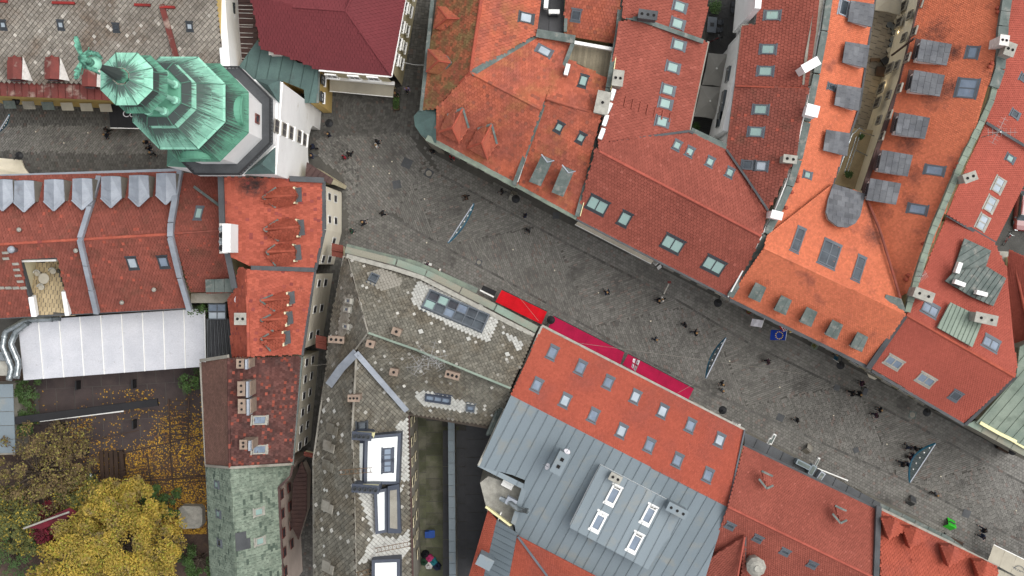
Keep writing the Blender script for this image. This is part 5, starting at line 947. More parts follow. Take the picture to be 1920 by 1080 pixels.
def ring_quads(name, r0, z0, r1, z1, m, rows=1, split=2, parent=None, th=.03, va=0., vb=1.):
    """eight facets, each made of separate sheets"""
    par = parent
    if par is None:
        mb = MB(); mb.add([octa(r0, z0, k) for k in range(8)] + [octa(r1, z1, k) for k in range(8)], [(k, (k + 1) % 8, 8 + (k + 1) % 8, 8 + k) for k in range(8)]); par = mb.build(name, 'copper_seam', t)
        l = par.data.uv_layers.new(name='UVMap'); q = []
        for k in range(8): q += [k * 9., va, k * 9. + 2, va, k * 9. + 2, vb, k * 9., vb]
        l.data.foreach_set('uv', q)
    for k in range(8):
        a, c, d, e_ = octa(r0, z0, k), octa(r0, z0, k + 1), octa(r1, z1, k + 1), octa(r1, z1, k)
        nrm = (c - a).cross(e_ - a).normalized(); 
        if nrm.dot((a + c) / 2 - Vector((X0, Y0, (a.z)))) < 0 and nrm.z < 0 or nrm.z < -1e-3: nrm = -nrm
        for j in range(rows):
            lo, hi = j / rows, (j + 1) / rows; n = split; off = random.uniform(-.12, .12)
            for i in range(n):
                s0 = 0 if i == 0 else (i + off) / n; s1 = 1 if i == n - 1 else (i + 1 + off) / n
                g = lambda s, h: (a.lerp(c, s)).lerp(e_.lerp(d, s), h) + nrm * (th + random.uniform(0, .004))
                w0 = (c - a).length; hh = (e_ - a).length; sx = .022 / max(w0, .2)
                V = [g(s0 + sx, lo + .01), g(s1 - sx, lo + .01), g(s1 - sx, hi - .01), g(s0 + sx, hi - .01)]; V += [p - nrm * th for p in V]
                F = [(0, 1, 2, 3), (4, 5, 1, 0), (5, 6, 2, 1), (6, 7, 3, 2), (7, 4, 0, 3)]
                v0_, v1_ = va + (vb - va) * lo, va + (vb - va) * hi; uvq = [(k * 9 + s0 * w0, v0_), (k * 9 + s1 * w0, v0_), (k * 9 + s1 * w0, v1_), (k * 9 + s0 * w0, v1_)]
                me = fast_mesh('copper_sheet', V, F, [random.random()] * 5, uvq + [uvq[0]] * 16); link('copper_sheet', me, m, par)
    for k in range(8): MB().beam(octa(r0, z0, k) + Vector((0, 0, .08)), octa(r1, z1, k) + Vector((0, 0, .08)), .06, .06).build('hip_seam', 'copper_seam', par)
    return par
c8 = lambda ap: ap / .924
def oct_wall(name, r0, z0, r1, z1, m): 
    mb = MB(); mb.add([octa(r0, z0, k) for k in range(8)] + [octa(r1, z1, k) for k in range(8)], [(k, (k + 1) % 8, 8 + (k + 1) % 8, 8 + k) for k in range(8)] + [tuple(range(8, 16))]); return mb.build(name, m, t)
oct_wall('gallery', c8(4.6), 20.0, c8(4.6), 21, 'plaster_white'); oct_wall('gallery_floor', c8(4.6), 21.0, c8(4.6), 21.03, 'sheet_dark')
for k in range(8):
    a, c = octa(c8(4.55), 21, k), octa(c8(4.55), 21, k + 1); MB().beam(a + Vector((0, 0, .95)), c + Vector((0, 0, .95)), .16, .1).build('railing', 'metal_black', t); mbx = MB()
    for i in range(12): p = a.lerp(c, (i + .5) / 12); mbx.beam(p, p + Vector((0, 0, .95)), .04)
    mbx.build('baluster', 'metal_black', t, 'stuff')
for q in ([(525, 150, 20.4), (478, 148, 20.6), (524, 194, 20.6)], [(516, 276, 20.6), (516, 326, 20.4), (456, 327, 20.6)]):
    W = [P(*p) for p in q]; ap = (W[0] + W[1] + W[2]) / 3 + Vector((0, 0, 1.3)); mbx = MB()
    for k in range(3): mbx.prism([W[k], W[(k + 1) % 3], ap], .05)
    mbx.build('corner_roof', 'sheet_teal', t); 
for k_ in (2, 3):   # the two far corners, copper clad
    c0_ = corners[k_] + Vector((0, 0, 20.35)); cc = Vector((X0, Y0, 20.6)); a_ = (corners[(k_ + 1) % 4] + Vector((0, 0, 20.5))); b__ = corners[k_ - 1] + Vector((0, 0, 20.5)); q_ = [c0_, c0_.lerp(a_, .4), c0_.lerp(b__, .4)]; ap = sum(q_, Vector()) / 3 + Vector((0, 0, 1.2)); mbx = MB()
    for k in range(3): mbx.prism([q_[k], q_[(k + 1) % 3], ap], .05)
    mbx.build('corner_roof', 'copper_seam', t)
for p in (): W = [P(330, 300, 20.6), P(345, 322, 20.6), P(362, 322, 20.6), P(350, 300, 21.6)]; MB().prism(W, .4).build('corner_roof', 'copper_dark', t)
oct_wall('drum_wall', c8(3.63), 21, c8(3.63), 27.2, 'plaster_white')
fD = Face(P(491, 200, 24), P(491, 260, 24), P(491, 200, 26), raw=True); fD = Face(cx + Vector((3.64, -1, 23)), cx + Vector((3.64, 1, 23)), cx + Vector((3.64, 0, 25)), raw=True); fD.n = Vector((1, 0, 0)); fD.ex = Vector((0, 1, 0)); fD.ey = Vector((0, 0, 1))
window(t, fD, 484, 223, .8, 1.3, 'glass_dark', 'rust_red', name='window', d=.12)
Zs = [(3.95, 27.0, 3.6, 28.2, 2), (3.6, 28.2, 3.0, 30.2, 3), (3.0, 30.2, 2.8, 32.6, 2)]
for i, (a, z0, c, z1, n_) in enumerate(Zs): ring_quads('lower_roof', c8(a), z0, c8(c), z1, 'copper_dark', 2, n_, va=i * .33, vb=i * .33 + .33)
for k in (0, 6):   # rounded clock gables on the lower roof
    q = R(45 * k); o = cx + Vector((math.cos(q) * 3.3, math.sin(q) * 3.3, 28.6)); tx = Vector((-math.sin(q), math.cos(q), 0)); rr = Vector((math.cos(q), math.sin(q), 0)); mbx = MB(); n_ = 12; pts = [(1.15 * math.cos(x), 1.05 * math.sin(x)) for x in np.linspace(math.pi, 0, n_)]
    vs = [o + rr * .55 + tx * x + Vector((0, 0, z - .5)) for x, z in pts] + [o - rr * .6 + tx * x + Vector((0, 0, z - .2)) for x, z in pts]; mbx.add(vs, [(i, i + 1, n_ + i + 1, n_ + i) for i in range(n_ - 1)] + [tuple(range(n_))]); dmr = mbx.build('clock_gable', 'copper_dark', t); MB().tube([v + Vector((0, 0, .02)) for v in vs[:n_]], .07, 6).build('gable_moulding', 'copper_dark', dmr)
Zs2 = [(3.5, 32.5, 3.35, 32.7, 1, 3), (3.35, 32.7, 2.9, 34.2, 2, 3), (2.9, 34.2, 2.3, 36.0, 2, 3), (2.3, 36.0, 1.9, 37.0, 1, 2)]
for i, (a, z0, c, z1, r_, n_) in enumerate(Zs2): ring_quads('middle_roof', c8(a), z0, c8(c), z1, 'copper', r_, n_, va=(0, .1, .45, .1)[i], vb=(.1, .45, .85, .5)[i])
oct_wall('soffit', c8(3.45), 32.45, c8(2.8), 32.4, 'copper_dark')
ring_quads('lantern_floor', c8(2.25), 37.0, c8(1.7), 37.6, 'copper_dark', 1, 2, va=.6, vb=1.1); oct_wall('lantern_deck', c8(1.7), 37.5, c8(1.5), 37.7, 'copper_dark')
for k in range(8): p = octa(1.45, 37.6, k); MB().tube([p, p + Vector((0, 0, .5)), p + Vector((0, 0, .6)), p + Vector((0, 0, 3.6)), p + Vector((0, 0, 4.0))], [.3, .3, .17, .17, .3], 8).build('column', 'copper', t)
oct_wall('lantern_core', .75, 37.6, .75, 41.5, 'inside_dark')
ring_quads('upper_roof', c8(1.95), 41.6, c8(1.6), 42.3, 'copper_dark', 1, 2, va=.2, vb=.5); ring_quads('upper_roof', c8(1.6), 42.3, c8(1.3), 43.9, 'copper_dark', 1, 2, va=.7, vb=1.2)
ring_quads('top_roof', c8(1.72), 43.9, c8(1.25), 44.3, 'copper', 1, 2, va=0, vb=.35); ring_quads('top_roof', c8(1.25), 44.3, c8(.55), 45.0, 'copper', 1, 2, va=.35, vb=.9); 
mb = MB(); mb.add([octa(.5, 45.0, k) for k in range(8)] + [octa(.1, 49.3, k) for k in range(8)], [(k, (k + 1) % 8, 8 + (k + 1) % 8, 8 + k) for k in range(8)]); o = mb.build('spire', 'copper_dark', t); l = o.data.uv_layers.new(name='UVMap'); l.data.foreach_set('uv', sum([[k * .5, 0, k * .5 + .5, 0, k * .5 + .5, 3, k * .5, 3] for k in range(8)], []))
MB().lathe((X0, Y0, 49.4), [(.12, -.2), (.42, .05), (.5, .3), (.36, .6), (.12, .75)], 12).build('finial', 'copper', t, smooth=True)
# archangel figure with wings and spear over a dragon, as one top-level statue
s = thing('statue', 'green copper winged figure with spear on the tip of the tower spire', 'statue', (X0, Y0, 50.1)); o_ = Vector((X0, Y0, 50.1))
MB().tube([o_ + Vector(p) for p in ((0, 0, 0), (.02, 0, .5), (0, .02, 1.0), (0, 0, 1.35), (0, 0, 1.5), (0, 0, 1.62), (0, 0, 1.78), (0, 0, 1.9))], [.22, .26, .2, .28, .16, .08, .13, .05], 10).build('body', 'copper_statue', s, smooth=True)
for sg in (-1, 1):
    mbx = MB()
    for i in range(7): a_ = R(20 + i * 17); d = Vector((-.25 * sg * 0 - .15, sg * math.cos(a_ - R(60)), math.sin(a_) * .6 - .2)); mbx.beam(o_ + Vector((-.1, sg * .1, 1.2)), o_ + Vector((-.1, sg * .1, 1.2)) + d * (.9 + .1 * i % 3), .17, .04)
    mbx.build('wing', 'copper_statue', s); MB().tube([o_ + Vector(p) for p in ((0, sg * .24, 1.3), (.2, sg * .5, 1.1), (.5, sg * .45, .9 + .4 * sg))], [.09, .07, .05], 6).build('arm', 'copper_statue', s, smooth=True)
MB().tube([o_ + Vector((.7, .5, 2.2)), o_ + Vector((-.6, -.7, -.1))], .035, 6).build('spear', 'copper_dark', s)
MB().tube([o_ + Vector(p) for p in ((.5, -.7, -.1), (.1, -.4, .1), (-.4, -.2, 0), (-.5, .3, .05), (-.1, .6, 0), (.4, .5, .1), (.75, .2, .3))], [.05, .14, .19, .2, .17, .13, .08], 8).build('dragon', 'copper_statue', s, smooth=True)
# brown sheet lean-to between tower and corner house
b = house('lean_to', 'small brown sheet metal roof between white tower and cream facade', 'plaster_cream', 'annex'); roof(b, Face((575, 306, 9), (645, 345, 9), (570, 330, 9.6)), [(575, 304), (625, 336), (620, 346), (598, 336), (572, 336)], 'sheet_brown', 'seam', tw=.5, inset=.1)
# ---- street fronts of the rows on both sides
def by_label(t): return next(o for o in COL.objects if o.get('label', '').startswith(t))
for lb, p0, p1, n, fr in (('worn orange tiled corner house', (822, 268, 11.8), (964, 342, 11.8), 4, 'frame_white'), ('worn orange roof with two long', (978, 347, 11.8), (1078, 402, 11.8), 3, 'frame_cream'), ('large red tiled U-shaped', (1086, 410, 11.8), (1362, 552, 11.8), 8, 'frame_grey'), ('bright orange U-shaped', (1376, 560, 11.8), (1626, 684, 11.8), 7, 'frame_white'), ('red tiled house on the right', (1638, 692, 11.8), (1804, 789, 11.8), 5, 'frame_white'), ('modern house with red', (1022, 618, 11.8), (1390, 806, 11.8), 11, 'frame_grey'), ('long dark red tiled roof', (1400, 842, 12.2), (1640, 956, 12.2), 7, 'frame_white')):
    facade_windows(by_label(lb), P(*p0), P(*p1), (9.6, 6.4, 3.0), n, w=1.0, h=1.7, inset=.22, frame=fr, cols=2, skip=0, sill='plaster_grey')
finish_walls()
# ================================================================ GARDEN
def leaves(name, centres, n, size, m, parent=None, spread=.45, flat=.6, kind=None):
    c = np.array([list(p)[:3] for p in centres]); r = np.array([p[3] if len(p) > 3 else spread for p in [list(q) for q in centres]])
    k = RNG.integers(0, len(c), n); d = RNG.normal(0, 1, (n, 3)); d /= np.linalg.norm(d, axis=1, keepdims=True); d *= RNG.random((n, 1)) ** .4; d[:, 2] *= flat
    p = c[k] + d * r[k][:, None]; a = RNG.normal(0, 1, (n, 3)); a[:, 2] *= .45; a /= np.linalg.norm(a, axis=1, keepdims=True); b_ = np.cross(a, RNG.normal(0, 1, (n, 3)) * np.array([.5, .5, 1.6])); b_ /= np.maximum(np.linalg.norm(b_, axis=1, keepdims=True), .01)
    s = size * RNG.uniform(.6, 1.3, (n, 1)); V = np.stack([p - a * s, p + b_ * s * .6, p + a * s, p - b_ * s * .6], 1); tint = np.clip(RNG.random(len(c))[k] * .5 + RNG.random(n) * .5, 0, 1)
    return link(name, fast_mesh(name, V, np.arange(4 * n).reshape(-1, 4), tint), m, parent, kind)
def tree(name, label, u, v, r, h, m, n, size=.16, clumps=60, cr=.9, group=None, cat='tree', zb=None, bare=False):
    p = P(u, v, h * .7); g = Vector((p.x, p.y, 0)); t = thing(name, label, cat, g, group); mb = MB(); mb.tube([g, g + Vector((.1, 0, h * .35)), g + Vector((.15, .1, h * .75))], [.28 * r / 4 + .06, .2 * r / 4 + .04, .07], 8); cs = []
    for i in range(clumps):
        q = random.uniform(0, 6.28); rr = r * math.sqrt(random.random()); z = h - (rr / r) ** 2 * h * .35 - random.uniform(0, h * .35); cs.append((g.x + rr * math.cos(q) * random.uniform(.85, 1.12), g.y + rr * math.sin(q) * random.uniform(.85, 1.12), z, cr * random.uniform(.55, 1.2)))
        if i < 26 or bare: e = Vector(cs[-1][:3]); s = g + Vector((.1, .05, h * random.uniform(.3, .6))); mb.tube([s, s.lerp(e, .5) + Vector((0, 0, .3)), e], [.09, .05, .015], 5)
    mb.build('trunk', 'bark', t); leaves('crown', cs, n, size, m, t); return t
tree('yellow_tree', 'big round tree with bright yellow autumn leaves at the bottom left', 215, 1028, 6.0, 11, 'leaf_yellow', 52000, .115, 150, 1.15)
tree('yellow_tree', 'smaller yellow-green tree at the left bottom corner of the yellow canopy', 105, 1072, 2.8, 8, 'leaf_yellow', 4500, .15, 34, .8)
tree('brown_tree', 'thin brown-leaved tree left of the round lamps', 60, 890, 4.6, 8, 'leaf_brown', 6000, .12, 80, .8, bare=True)
tree('brown_tree', 'sparse brown tree between the grey roof and the dark terrace deck', 110, 850, 2.8, 6, 'leaf_brown', 1800, .11, 40, .7, bare=True)
tree('olive_tree', 'olive green tree at the left edge below the brown trees', 15, 985, 3.6, 8, 'leaf_olive', 8000, .13, 50, .8)
tree('olive_tree', 'small olive green tree touching the top of the yellow tree', 150, 935, 2.2, 6, 'leaf_olive', 3200, .12, 24, .7)
tree('dark_bush', 'dark bare-branched bush at the left bottom corner', 20, 1040, 2.6, 5, 'leaf_green', 1800, .1, 50, .6, cat='bush', bare=True)
tree('wine_red_shrub', 'wine-red leaved shrub beside the yellow tree', 92, 985, 2.3, 5.5, 'leaf_wine', 4200, .13, 24, .7, cat='bush')
for u, v, r, l in ((45, 735, 1.5, 'green climbing shrub at the left end of the white canopy'), (50, 790, 1.3, 'green shrub below the black beam by the grey roof'), (357, 715, 1.1, 'dense green shrub at the right end of the white canopy'), (370, 1050, 1.9, 'dark green bush beside the pale green slate house'), (300, 945, 2.0, 'low green hedge clump right of the yellow tree'), (379, 580, .7, 'small green creeper on the wall by the glass hatch')):
    tree('green_bush', l, u, v, r, 3.2 if r > .8 else 9.5, 'leaf_green', int(900 * r * r), .1, int(12 * r) + 4, .5, cat='bush')
pts = []
for _ in range(900): pts.append(tuple(P(random.uniform(70, 385), 720 + 360 * random.random() ** .8, .12)) + (.2,))
n = 22000; u = RNG.uniform(60, 388, n); v = 1000 - 270 * RNG.random(n) ** 1.5
dens = np.sin(u / 31) * np.sin(v / 23 + 1) + np.sin(u / 13 + v / 17) * .5 + (u - 250) / 160 + (v - 850) / 90; keep = RNG.random(n) < 1 / (1 + np.exp(-2.2 * dens)); u = u[keep]; v = v[keep]; n = len(u)
x = (u - U0) / SCALE; y = (V0 - v) / SCALE; a = RNG.random(n) * 6.28; s = RNG.uniform(.05, .13, n); ca_, sa_ = np.cos(a) * s, np.sin(a) * s; z = np.full(n, .13) + RNG.random(n) * .05
V = np.stack([np.stack([x - ca_, y - sa_, z], 1), np.stack([x + sa_ * .6, y - ca_ * .6, z + .03], 1), np.stack([x + ca_, y + sa_, z], 1), np.stack([x - sa_ * .6, y + ca_ * .6, z + .02], 1)], 1)
link('fallen_leaves', fast_mesh('fallen_leaves', V, np.arange(4 * n).reshape(-1, 4), RNG.random(n)), 'leaf_fallen', None, 'stuff')
o = bpy.data.objects['fallen_leaves']; tag(o, 'yellow and brown fallen leaves scattered over the garden floor', 'leaves')
# pergola beams over the garden
pg = thing('pergola', 'dark wooden slatted pergola over leaf-covered ground right of the garden', 'pergola', P(300, 850, 0))
for i in range(9): MB().beam(P(318, 752 + i * 9, 2.6), P(352, 751 + i * 9, 2.6), .1, .12).build('slat', 'wood_dark', pg)
for a, c in (((316, 748), (320, 842)), ((354, 748), (352, 842)), ((230, 850), (385, 815)), ((225, 905), (392, 892)), ((275, 850), (285, 920)), ((318, 845), (325, 915))): MB().beam(P(*a, 2.5), P(*c, 2.5), .12, .14).build('beam', 'wood_dark', pg)
for i in range(6): MB().beam(P(225, 880 + i * 6, 2.3), P(392 if i > 2 else 290, 872 + i * 6, 2.3), .07, .1).build('slat', 'wood_dark', pg)
for u, v in ((230, 850), (385, 815), (225, 905), (392, 892), (318, 752), (352, 752)): MB().tube([P(u, v, 0), P(u, v, 2.5)], .08, 8).build('post', 'wood_dark', pg)
t = thing('fence', 'low dark wooden lattice fence crossing the garden', 'fence', P(150, 830, 0))
for i in range(6):
    a = (70 + i * 32, 848 - i * 7); MB().beam(P(*a, 1), P(a[0] + 30, a[1] - 6, 1), .08, .1).build('rail', 'wood_dark', t); MB().beam(P(*a, 0), P(*a, 1.1), .1).build('post', 'wood_dark', t)
for i, (u, v, h) in enumerate(((146, 722, 1), (251, 720, 1), (117, 800, 1), (252, 795, 1), (88, 850, 1), (162, 845, 1))): tag(MB().box(P(u, v, .7), (.16, .9, 1.2)).build('post', 'metal_black'), 'short dark post ' + ('in the upper left of the deck below the white canopy', 'in the upper middle of the deck below the white canopy', 'just left below the black beam', 'just right below the black beam', 'lowest left among the brown leaves', 'lower middle near the brown leaves')[i], 'post', 'dark posts on the terrace deck')
t = thing('beam_screen', 'long black beam with white lower edge lying above the dark terrace', 'beam', P(150, 770, 3)); MB().beam(P(18, 790, 3.2), P(296, 754, 3.2), .75, .4).build('beam', 'fabric_black', t); MB().beam(P(75, 789, 3.0), P(232, 770, 3.0), .2, .12).build('edge_strip', 'frame_white', t)
t = thing('garden_box', 'timber pallet platform with leaves in the middle of the garden', 'platform', P(205, 870, 0)); 
for i in range(5): MB().beam(P(190 + i * 9, 845, .5), P(192 + i * 9, 898, .5), .4, .08, random.random()).build('plank', 'wood_dark', t)
MB().beam(P(228, 845, .8), P(233, 890, .8), .35, .5).build('kerb', 'wood_dark', t)
for u, v, lb in ((168, 893, 'left of the two shiny round globe lamps above the yellow tree'), (198, 920, 'right of the two shiny round globe lamps, nearer the yellow tree')):
    t = thing('garden_lamp', lb, 'lamp', P(u, v, 0)); c = P(u, v, 2.6); MB().tube([Vector((c.x, c.y, 0)), c], .05, 8).build('post', 'metal_black', t); MB().lathe(c, [(.12, -.1), (.38, 0), (.34, .1), (.2, .2), (.05, .24)], 20).build('shade', 'metal_silver', t, smooth=True)
c = P(363, 965, 0); pr = thing('garden_parasol', 'folded dark red parasol cloth with white edge lying in the wine-red shrub', 'parasol', P(105, 970, 3)); MB().prism([P(48, 990, 6.2), P(130, 952, 6.4), P(148, 962, 6.3), P(120, 975, 6.5), P(80, 992, 6.2)], .12).build('cloth', 'leaf_wine', pr); MB().tube([P(44, 991, 6.4), P(90, 974, 6.6), P(130, 960, 6.5)], .1, 6).build('edge', 'chimney_grey', pr)
t = thing('covered_stall', 'stack under a grey tarpaulin beside the pale green slate house', 'tarpaulin', c)
q = MB(); rr = [(.9, -1.15), (1.25, -.7), (1.2, .8), (.95, 1.1), (-.8, 1.15), (-1.25, .85), (-1.2, -.9), (-.7, -1.2)]
q.add([c + Vector((x * 1.05, y * 1.05, .1)) for x, y in rr] + [c + Vector((x, y, 1.15 + .12 * math.sin(i * 2.1))) for i, (x, y) in enumerate(rr)] + [c + Vector((.1, .1, 1.6))], [(i, (i + 1) % 8, 8 + (i + 1) % 8, 8 + i) for i in range(8)] + [(8 + i, 8 + (i + 1) % 8, 16) for i in range(8)]); q.build('tarpaulin', 'chimney_grey', t)
# white panelled canopy roof
MM('canopy_panel', C(196, 197, 202), C(182, 184, 190), tint=.05, ns=.4, stain=C(150, 148, 148), ss=2, sthr=.7)
t = thing('canopy_roof', 'long white panelled canopy roof along the garden below the dark red tiles', 'canopy', P(210, 640, 0)); n = 9
for i in range(n):
    a, c = i / n, (i + 1) / n; L_ = lambda s, p, q, z: P(p[0] + (q[0] - p[0]) * s, p[1] + (q[1] - p[1]) * s, z)
    pa, pc = L_(a, (33, 602), (384, 578), 5.6), L_(c, (33, 602), (384, 578), 5.6); qa, qc = L_(a, (44, 713), (386, 687), 4.6), L_(c, (44, 713), (386, 687), 4.6); e = (pc - pa).normalized() * .03
    MB().prism([pa + e, pc - e, qc - e, qa + e], .08, random.random()).build('panel', 'canopy_panel', t); MB().beam(pc + Vector((0, 0, .05)), qc + Vector((0, 0, .05)), .09, .1).build('rib', 'frame_white', t)
MB().prism([P(33, 602, 5.4), P(384, 578, 5.4), P(386, 687, 4.4), P(44, 713, 4.4)], 0, bottom=.2).build('wall', 'plaster_grey', t)
# silver ducts
dct = thing('ventilation_ducts', 'pair of silver round ducts bending over the left edge of the white canopy', 'duct', P(20, 650, 5))
for pts in ([(118, 596), (50, 600), (10, 622), (5, 650), (22, 690), (16, 715)], [(58, 600), (30, 622), (20, 645), (35, 680), (30, 712)]):
    W = [P(u, v, 6.3) for u, v in pts]; pp = []
    for a, c in zip(W, W[1:]): pp += [a.lerp(c, s) for s in (.08, .5, .92)]
    MB().tube(pp, .3, 14).build('duct', 'metal_silver', dct, smooth=True)
    for p, q in zip(W, W[1:]):
        for s in (.3, .7): c = p.lerp(q, s); d = (q - p).normalized() * .06; MB().tube([c - d, c + d], .34, 14).build('clamp', 'metal_silver', dct)
t = thing('duct_unit', 'grey ventilation box at the left edge under the silver ducts', 'ventilator', P(8, 690, 4)); MB().box(P(4, 690, 5.4), (1.6, 1.4, 1.2)).build('case', 'chimney_grey', t); MB().box(P(4, 668, 5.2), (1.8, .9, .6)).build('tray', 'metal_silver', t)
b = thing('shed', 'low building with pale grey sheet roof at the left edge beside the garden', 'shed', P(10, 760, 0))
for i in range(5): MB().prism([P(-60, 722 + i * 26, 3.6), P(24 + i, 720 + i * 26, 3.6), P(25 + i, 745 + i * 26, 3.6), P(-60, 747 + i * 26, 3.6)], .1, random.random()).build('roof_panel', 'sheet_grey', b)
MB().prism([P(-60, 722, 3.4), P(22, 720, 3.4), P(28, 852, 3.4), P(-60, 855, 3.4)], 3.4, bottom=0).build('wall', 'plaster_grey', b)
# glass hatch and ribbed dark roof between canopy and orange house
b = thing('lean_to', 'dark ribbed lean-to roof with a small glass hatch beside the white canopy', 'annex', P(410, 620, 0))
MB().prism([P(387, 598, 6.8), P(428, 598, 6.8), P(438, 672, 6.3), P(388, 672, 6.3)], 0, bottom=0).build('wall', 'sheet_dark', b)
for i in range(14): MB().beam(P(389 + i * 3.1, 600, 6.95), P(389.5 + i * 3.7, 671, 6.45), .1, .1, random.random()).build('rib', 'sheet_black' if i % 2 else 'sheet_dark', b)
g = MB().prism([P(390, 569, 7.4), P(423, 569, 7.4), P(423, 599, 7.1), P(391, 599, 7.1)], .5).build('glass_hatch', 'frame_grey', b)
for i in range(2):
    for j in range(2): MB().prism([P(392 + i * 16, 571 + j * 15, 7.46), P(406 + i * 16, 571 + j * 15, 7.46), P(406 + i * 16, 583 + j * 14, 7.4), P(392 + i * 16, 583 + j * 14, 7.4)], .03).build('pane', 'glass_sky' if j else 'glass_blue', g)
# ================================================================ STREET THINGS
def awning(name, label, quad, z0, z1, m, segs=6, valance=.25):
    """quad: wall-left, wall-right, outer-right, outer-left"""
    a, c, d, e = P(*quad[0], z1), P(*quad[1], z1), P(*quad[2], z0), P(*quad[3], z0); cen = (a + c) / 2; t = thing(name, label, 'awning', (cen.x, cen.y, z1)); n = segs * 3; vs = []; fs = []
    for i in range(n + 1):
        s = i / n; sag = -.03 * abs(math.sin(s * segs * math.pi)); u0 = a.lerp(c, s); u1 = e.lerp(d, s); vs += [u0, u0.lerp(u1, .5) + Vector((0, 0, sag + .04)), u1 + Vector((0, 0, sag)), u1 + Vector((0, 0, sag - valance))]
    for i in range(n):
        for k in range(3): fs.append((i * 4 + k, i * 4 + k + 1, i * 4 + k + 5, i * 4 + k + 4))
    MB().add(vs, fs, .5).build('fabric', m, t); [MB().beam(a.lerp(c, i / segs) + Vector((0, 0, .03)), e.lerp(d, i / segs) + Vector((0, 0, .03)), .035, .02, .0).build('seam', m, t) for i in range(1, segs)]; MB().beam(e, d, .08).build('front_bar', 'frame_white' if 'cream' in label or 'white' in label else 'metal_black', t)
    for s in (.06, .5, .94): MB().beam(a.lerp(c, s) - Vector((0, 0, .25)), e.lerp(d, s) - Vector((0, 0, .12)), .05).build('arm', 'frame_grey', t)
    return t
awning('cafe_awning', 'bright red cafe awning at the corner of the mossy grey building', [(929, 566), (1015, 608), (1026, 584), (941, 543)], 2.9, 3.7, 'fabric_red')
awning('cafe_awning', 'longer magenta awning between the red awning and the lettered one', [(1028, 614), (1163, 683), (1171, 660), (1038, 592)], 2.9, 3.7, 'fabric_magenta')
aw = awning('cafe_awning', 'magenta awning with a flag over it, below the red tiled slope', [(1167, 684), (1290, 750), (1301, 728), (1178, 663)], 2.9, 3.7, 'fabric_magenta')
def text(s, loc, size, rotz, m, parent, name='lettering', rot=None, depth=.01):
    cu = bpy.data.curves.new(name, 'FONT'); cu.body = s; cu.size = size; cu.extrude = depth; cu.align_x = 'CENTER'; cu.align_y = 'CENTER'; o = bpy.data.objects.new(name, cu); COL.objects.link(o)
    dg = bpy.context.evaluated_depsgraph_get(); me = bpy.data.meshes.new_from_object(o.evaluated_get(dg)); bpy.data.objects.remove(o); me.materials.clear()
    Rm = (rot or Matrix.Rotation(rotz, 4, 'Z')); me.transform(Matrix.Translation(loc) @ Rm); return link(name, me, m, parent)

fl = thing('flag', 'white flag with red crosses hanging over the lower magenta awning', 'flag', P(1190, 690, 5)); pa, pb = P(1200, 676, 6.2), P(1190, 699, 5.6); MB().tube([pa, pb, P(1187, 703, 5.5)], .03, 6).build('pole', 'chimney_grey', fl)
FA = [pa, P(1187, 672, 6.0), P(1184, 688, 5.3), P(1191, 696, 5.5)]   # cloth: along the pole and out to the free edge
def fq(a, c): q0 = FA[0].lerp(FA[3], a); q1 = FA[1].lerp(FA[2], a); return q0.lerp(q1, c) + Vector((0, 0, .12 * math.sin(c * 7 + a * 3)))
cl = MB(); NN = 8
for i in range(NN):
    for j in range(NN): cl.add([fq(i / NN, j / NN), fq((i + 1) / NN, j / NN), fq((i + 1) / NN, (j + 1) / NN), fq(i / NN, (j + 1) / NN)], [(0, 1, 2, 3)])
cl = cl.build('cloth', 'fabric_white', fl); up_ = Vector((0, 0, .03)); crs = MB()
for k in range(NN):
    a, c = k / NN, (k + 1) / NN; crs.add([fq(a, .42) + up_, fq(c, .42) + up_, fq(c, .58) + up_, fq(a, .58) + up_], [(0, 1, 2, 3)]); crs.add([fq(.42, a) + up_, fq(.42, c) + up_, fq(.58, c) + up_, fq(.58, a) + up_], [(0, 1, 2, 3)])
crs.build('cross', 'fabric_magenta', fl)
for a in (.21, .79):
    for c in (.21, .79):
        q = MB()
        for da, dc in ((.07, .02), (.02, .07)): q.add([fq(a - da, c - dc) + up_, fq(a + da, c - dc) + up_, fq(a + da, c + dc) + up_, fq(a - da, c + dc) + up_], [(0, 1, 2, 3)])
        q.build('small_cross', 'fabric_magenta', fl)
awning('cafe_awning', 'long narrow cream awning under the red tiled eave', [(1084, 415), (1226, 488), (1221, 495), (1078, 421)], 3.2, 3.6, 'fabric_cream', 8)
awning('cafe_awning', 'wide white and taupe awning below the maroon roof', [(619, 141), (740, 152), (737, 182), (618, 171)], 3.0, 4.0, 'fabric_taupe', 7)
t = thing('awning_box', 'white lettered cassette board on the wall above the taupe awning', 'fascia', P(680, 145, 4)); MB().beam(P(619, 146, 4.3), P(740, 157, 4.3), .35, .35).build('fascia', 'plaster_white', t)
aw = awning('cafe_awning', 'black awning with white script half hidden behind the copper spire', [(203, 192), (262, 194), (262, 241), (207, 240)], 2.9, 3.8, 'fabric_black', 4)
text('Coca-Cola', P(268, 214, 3.55), .95, 0, 'fabric_white', aw); MB().beam(P(198, 189, 3.95), P(262, 190, 3.95), .3, .2).build('awning_case', 'frame_white', aw)
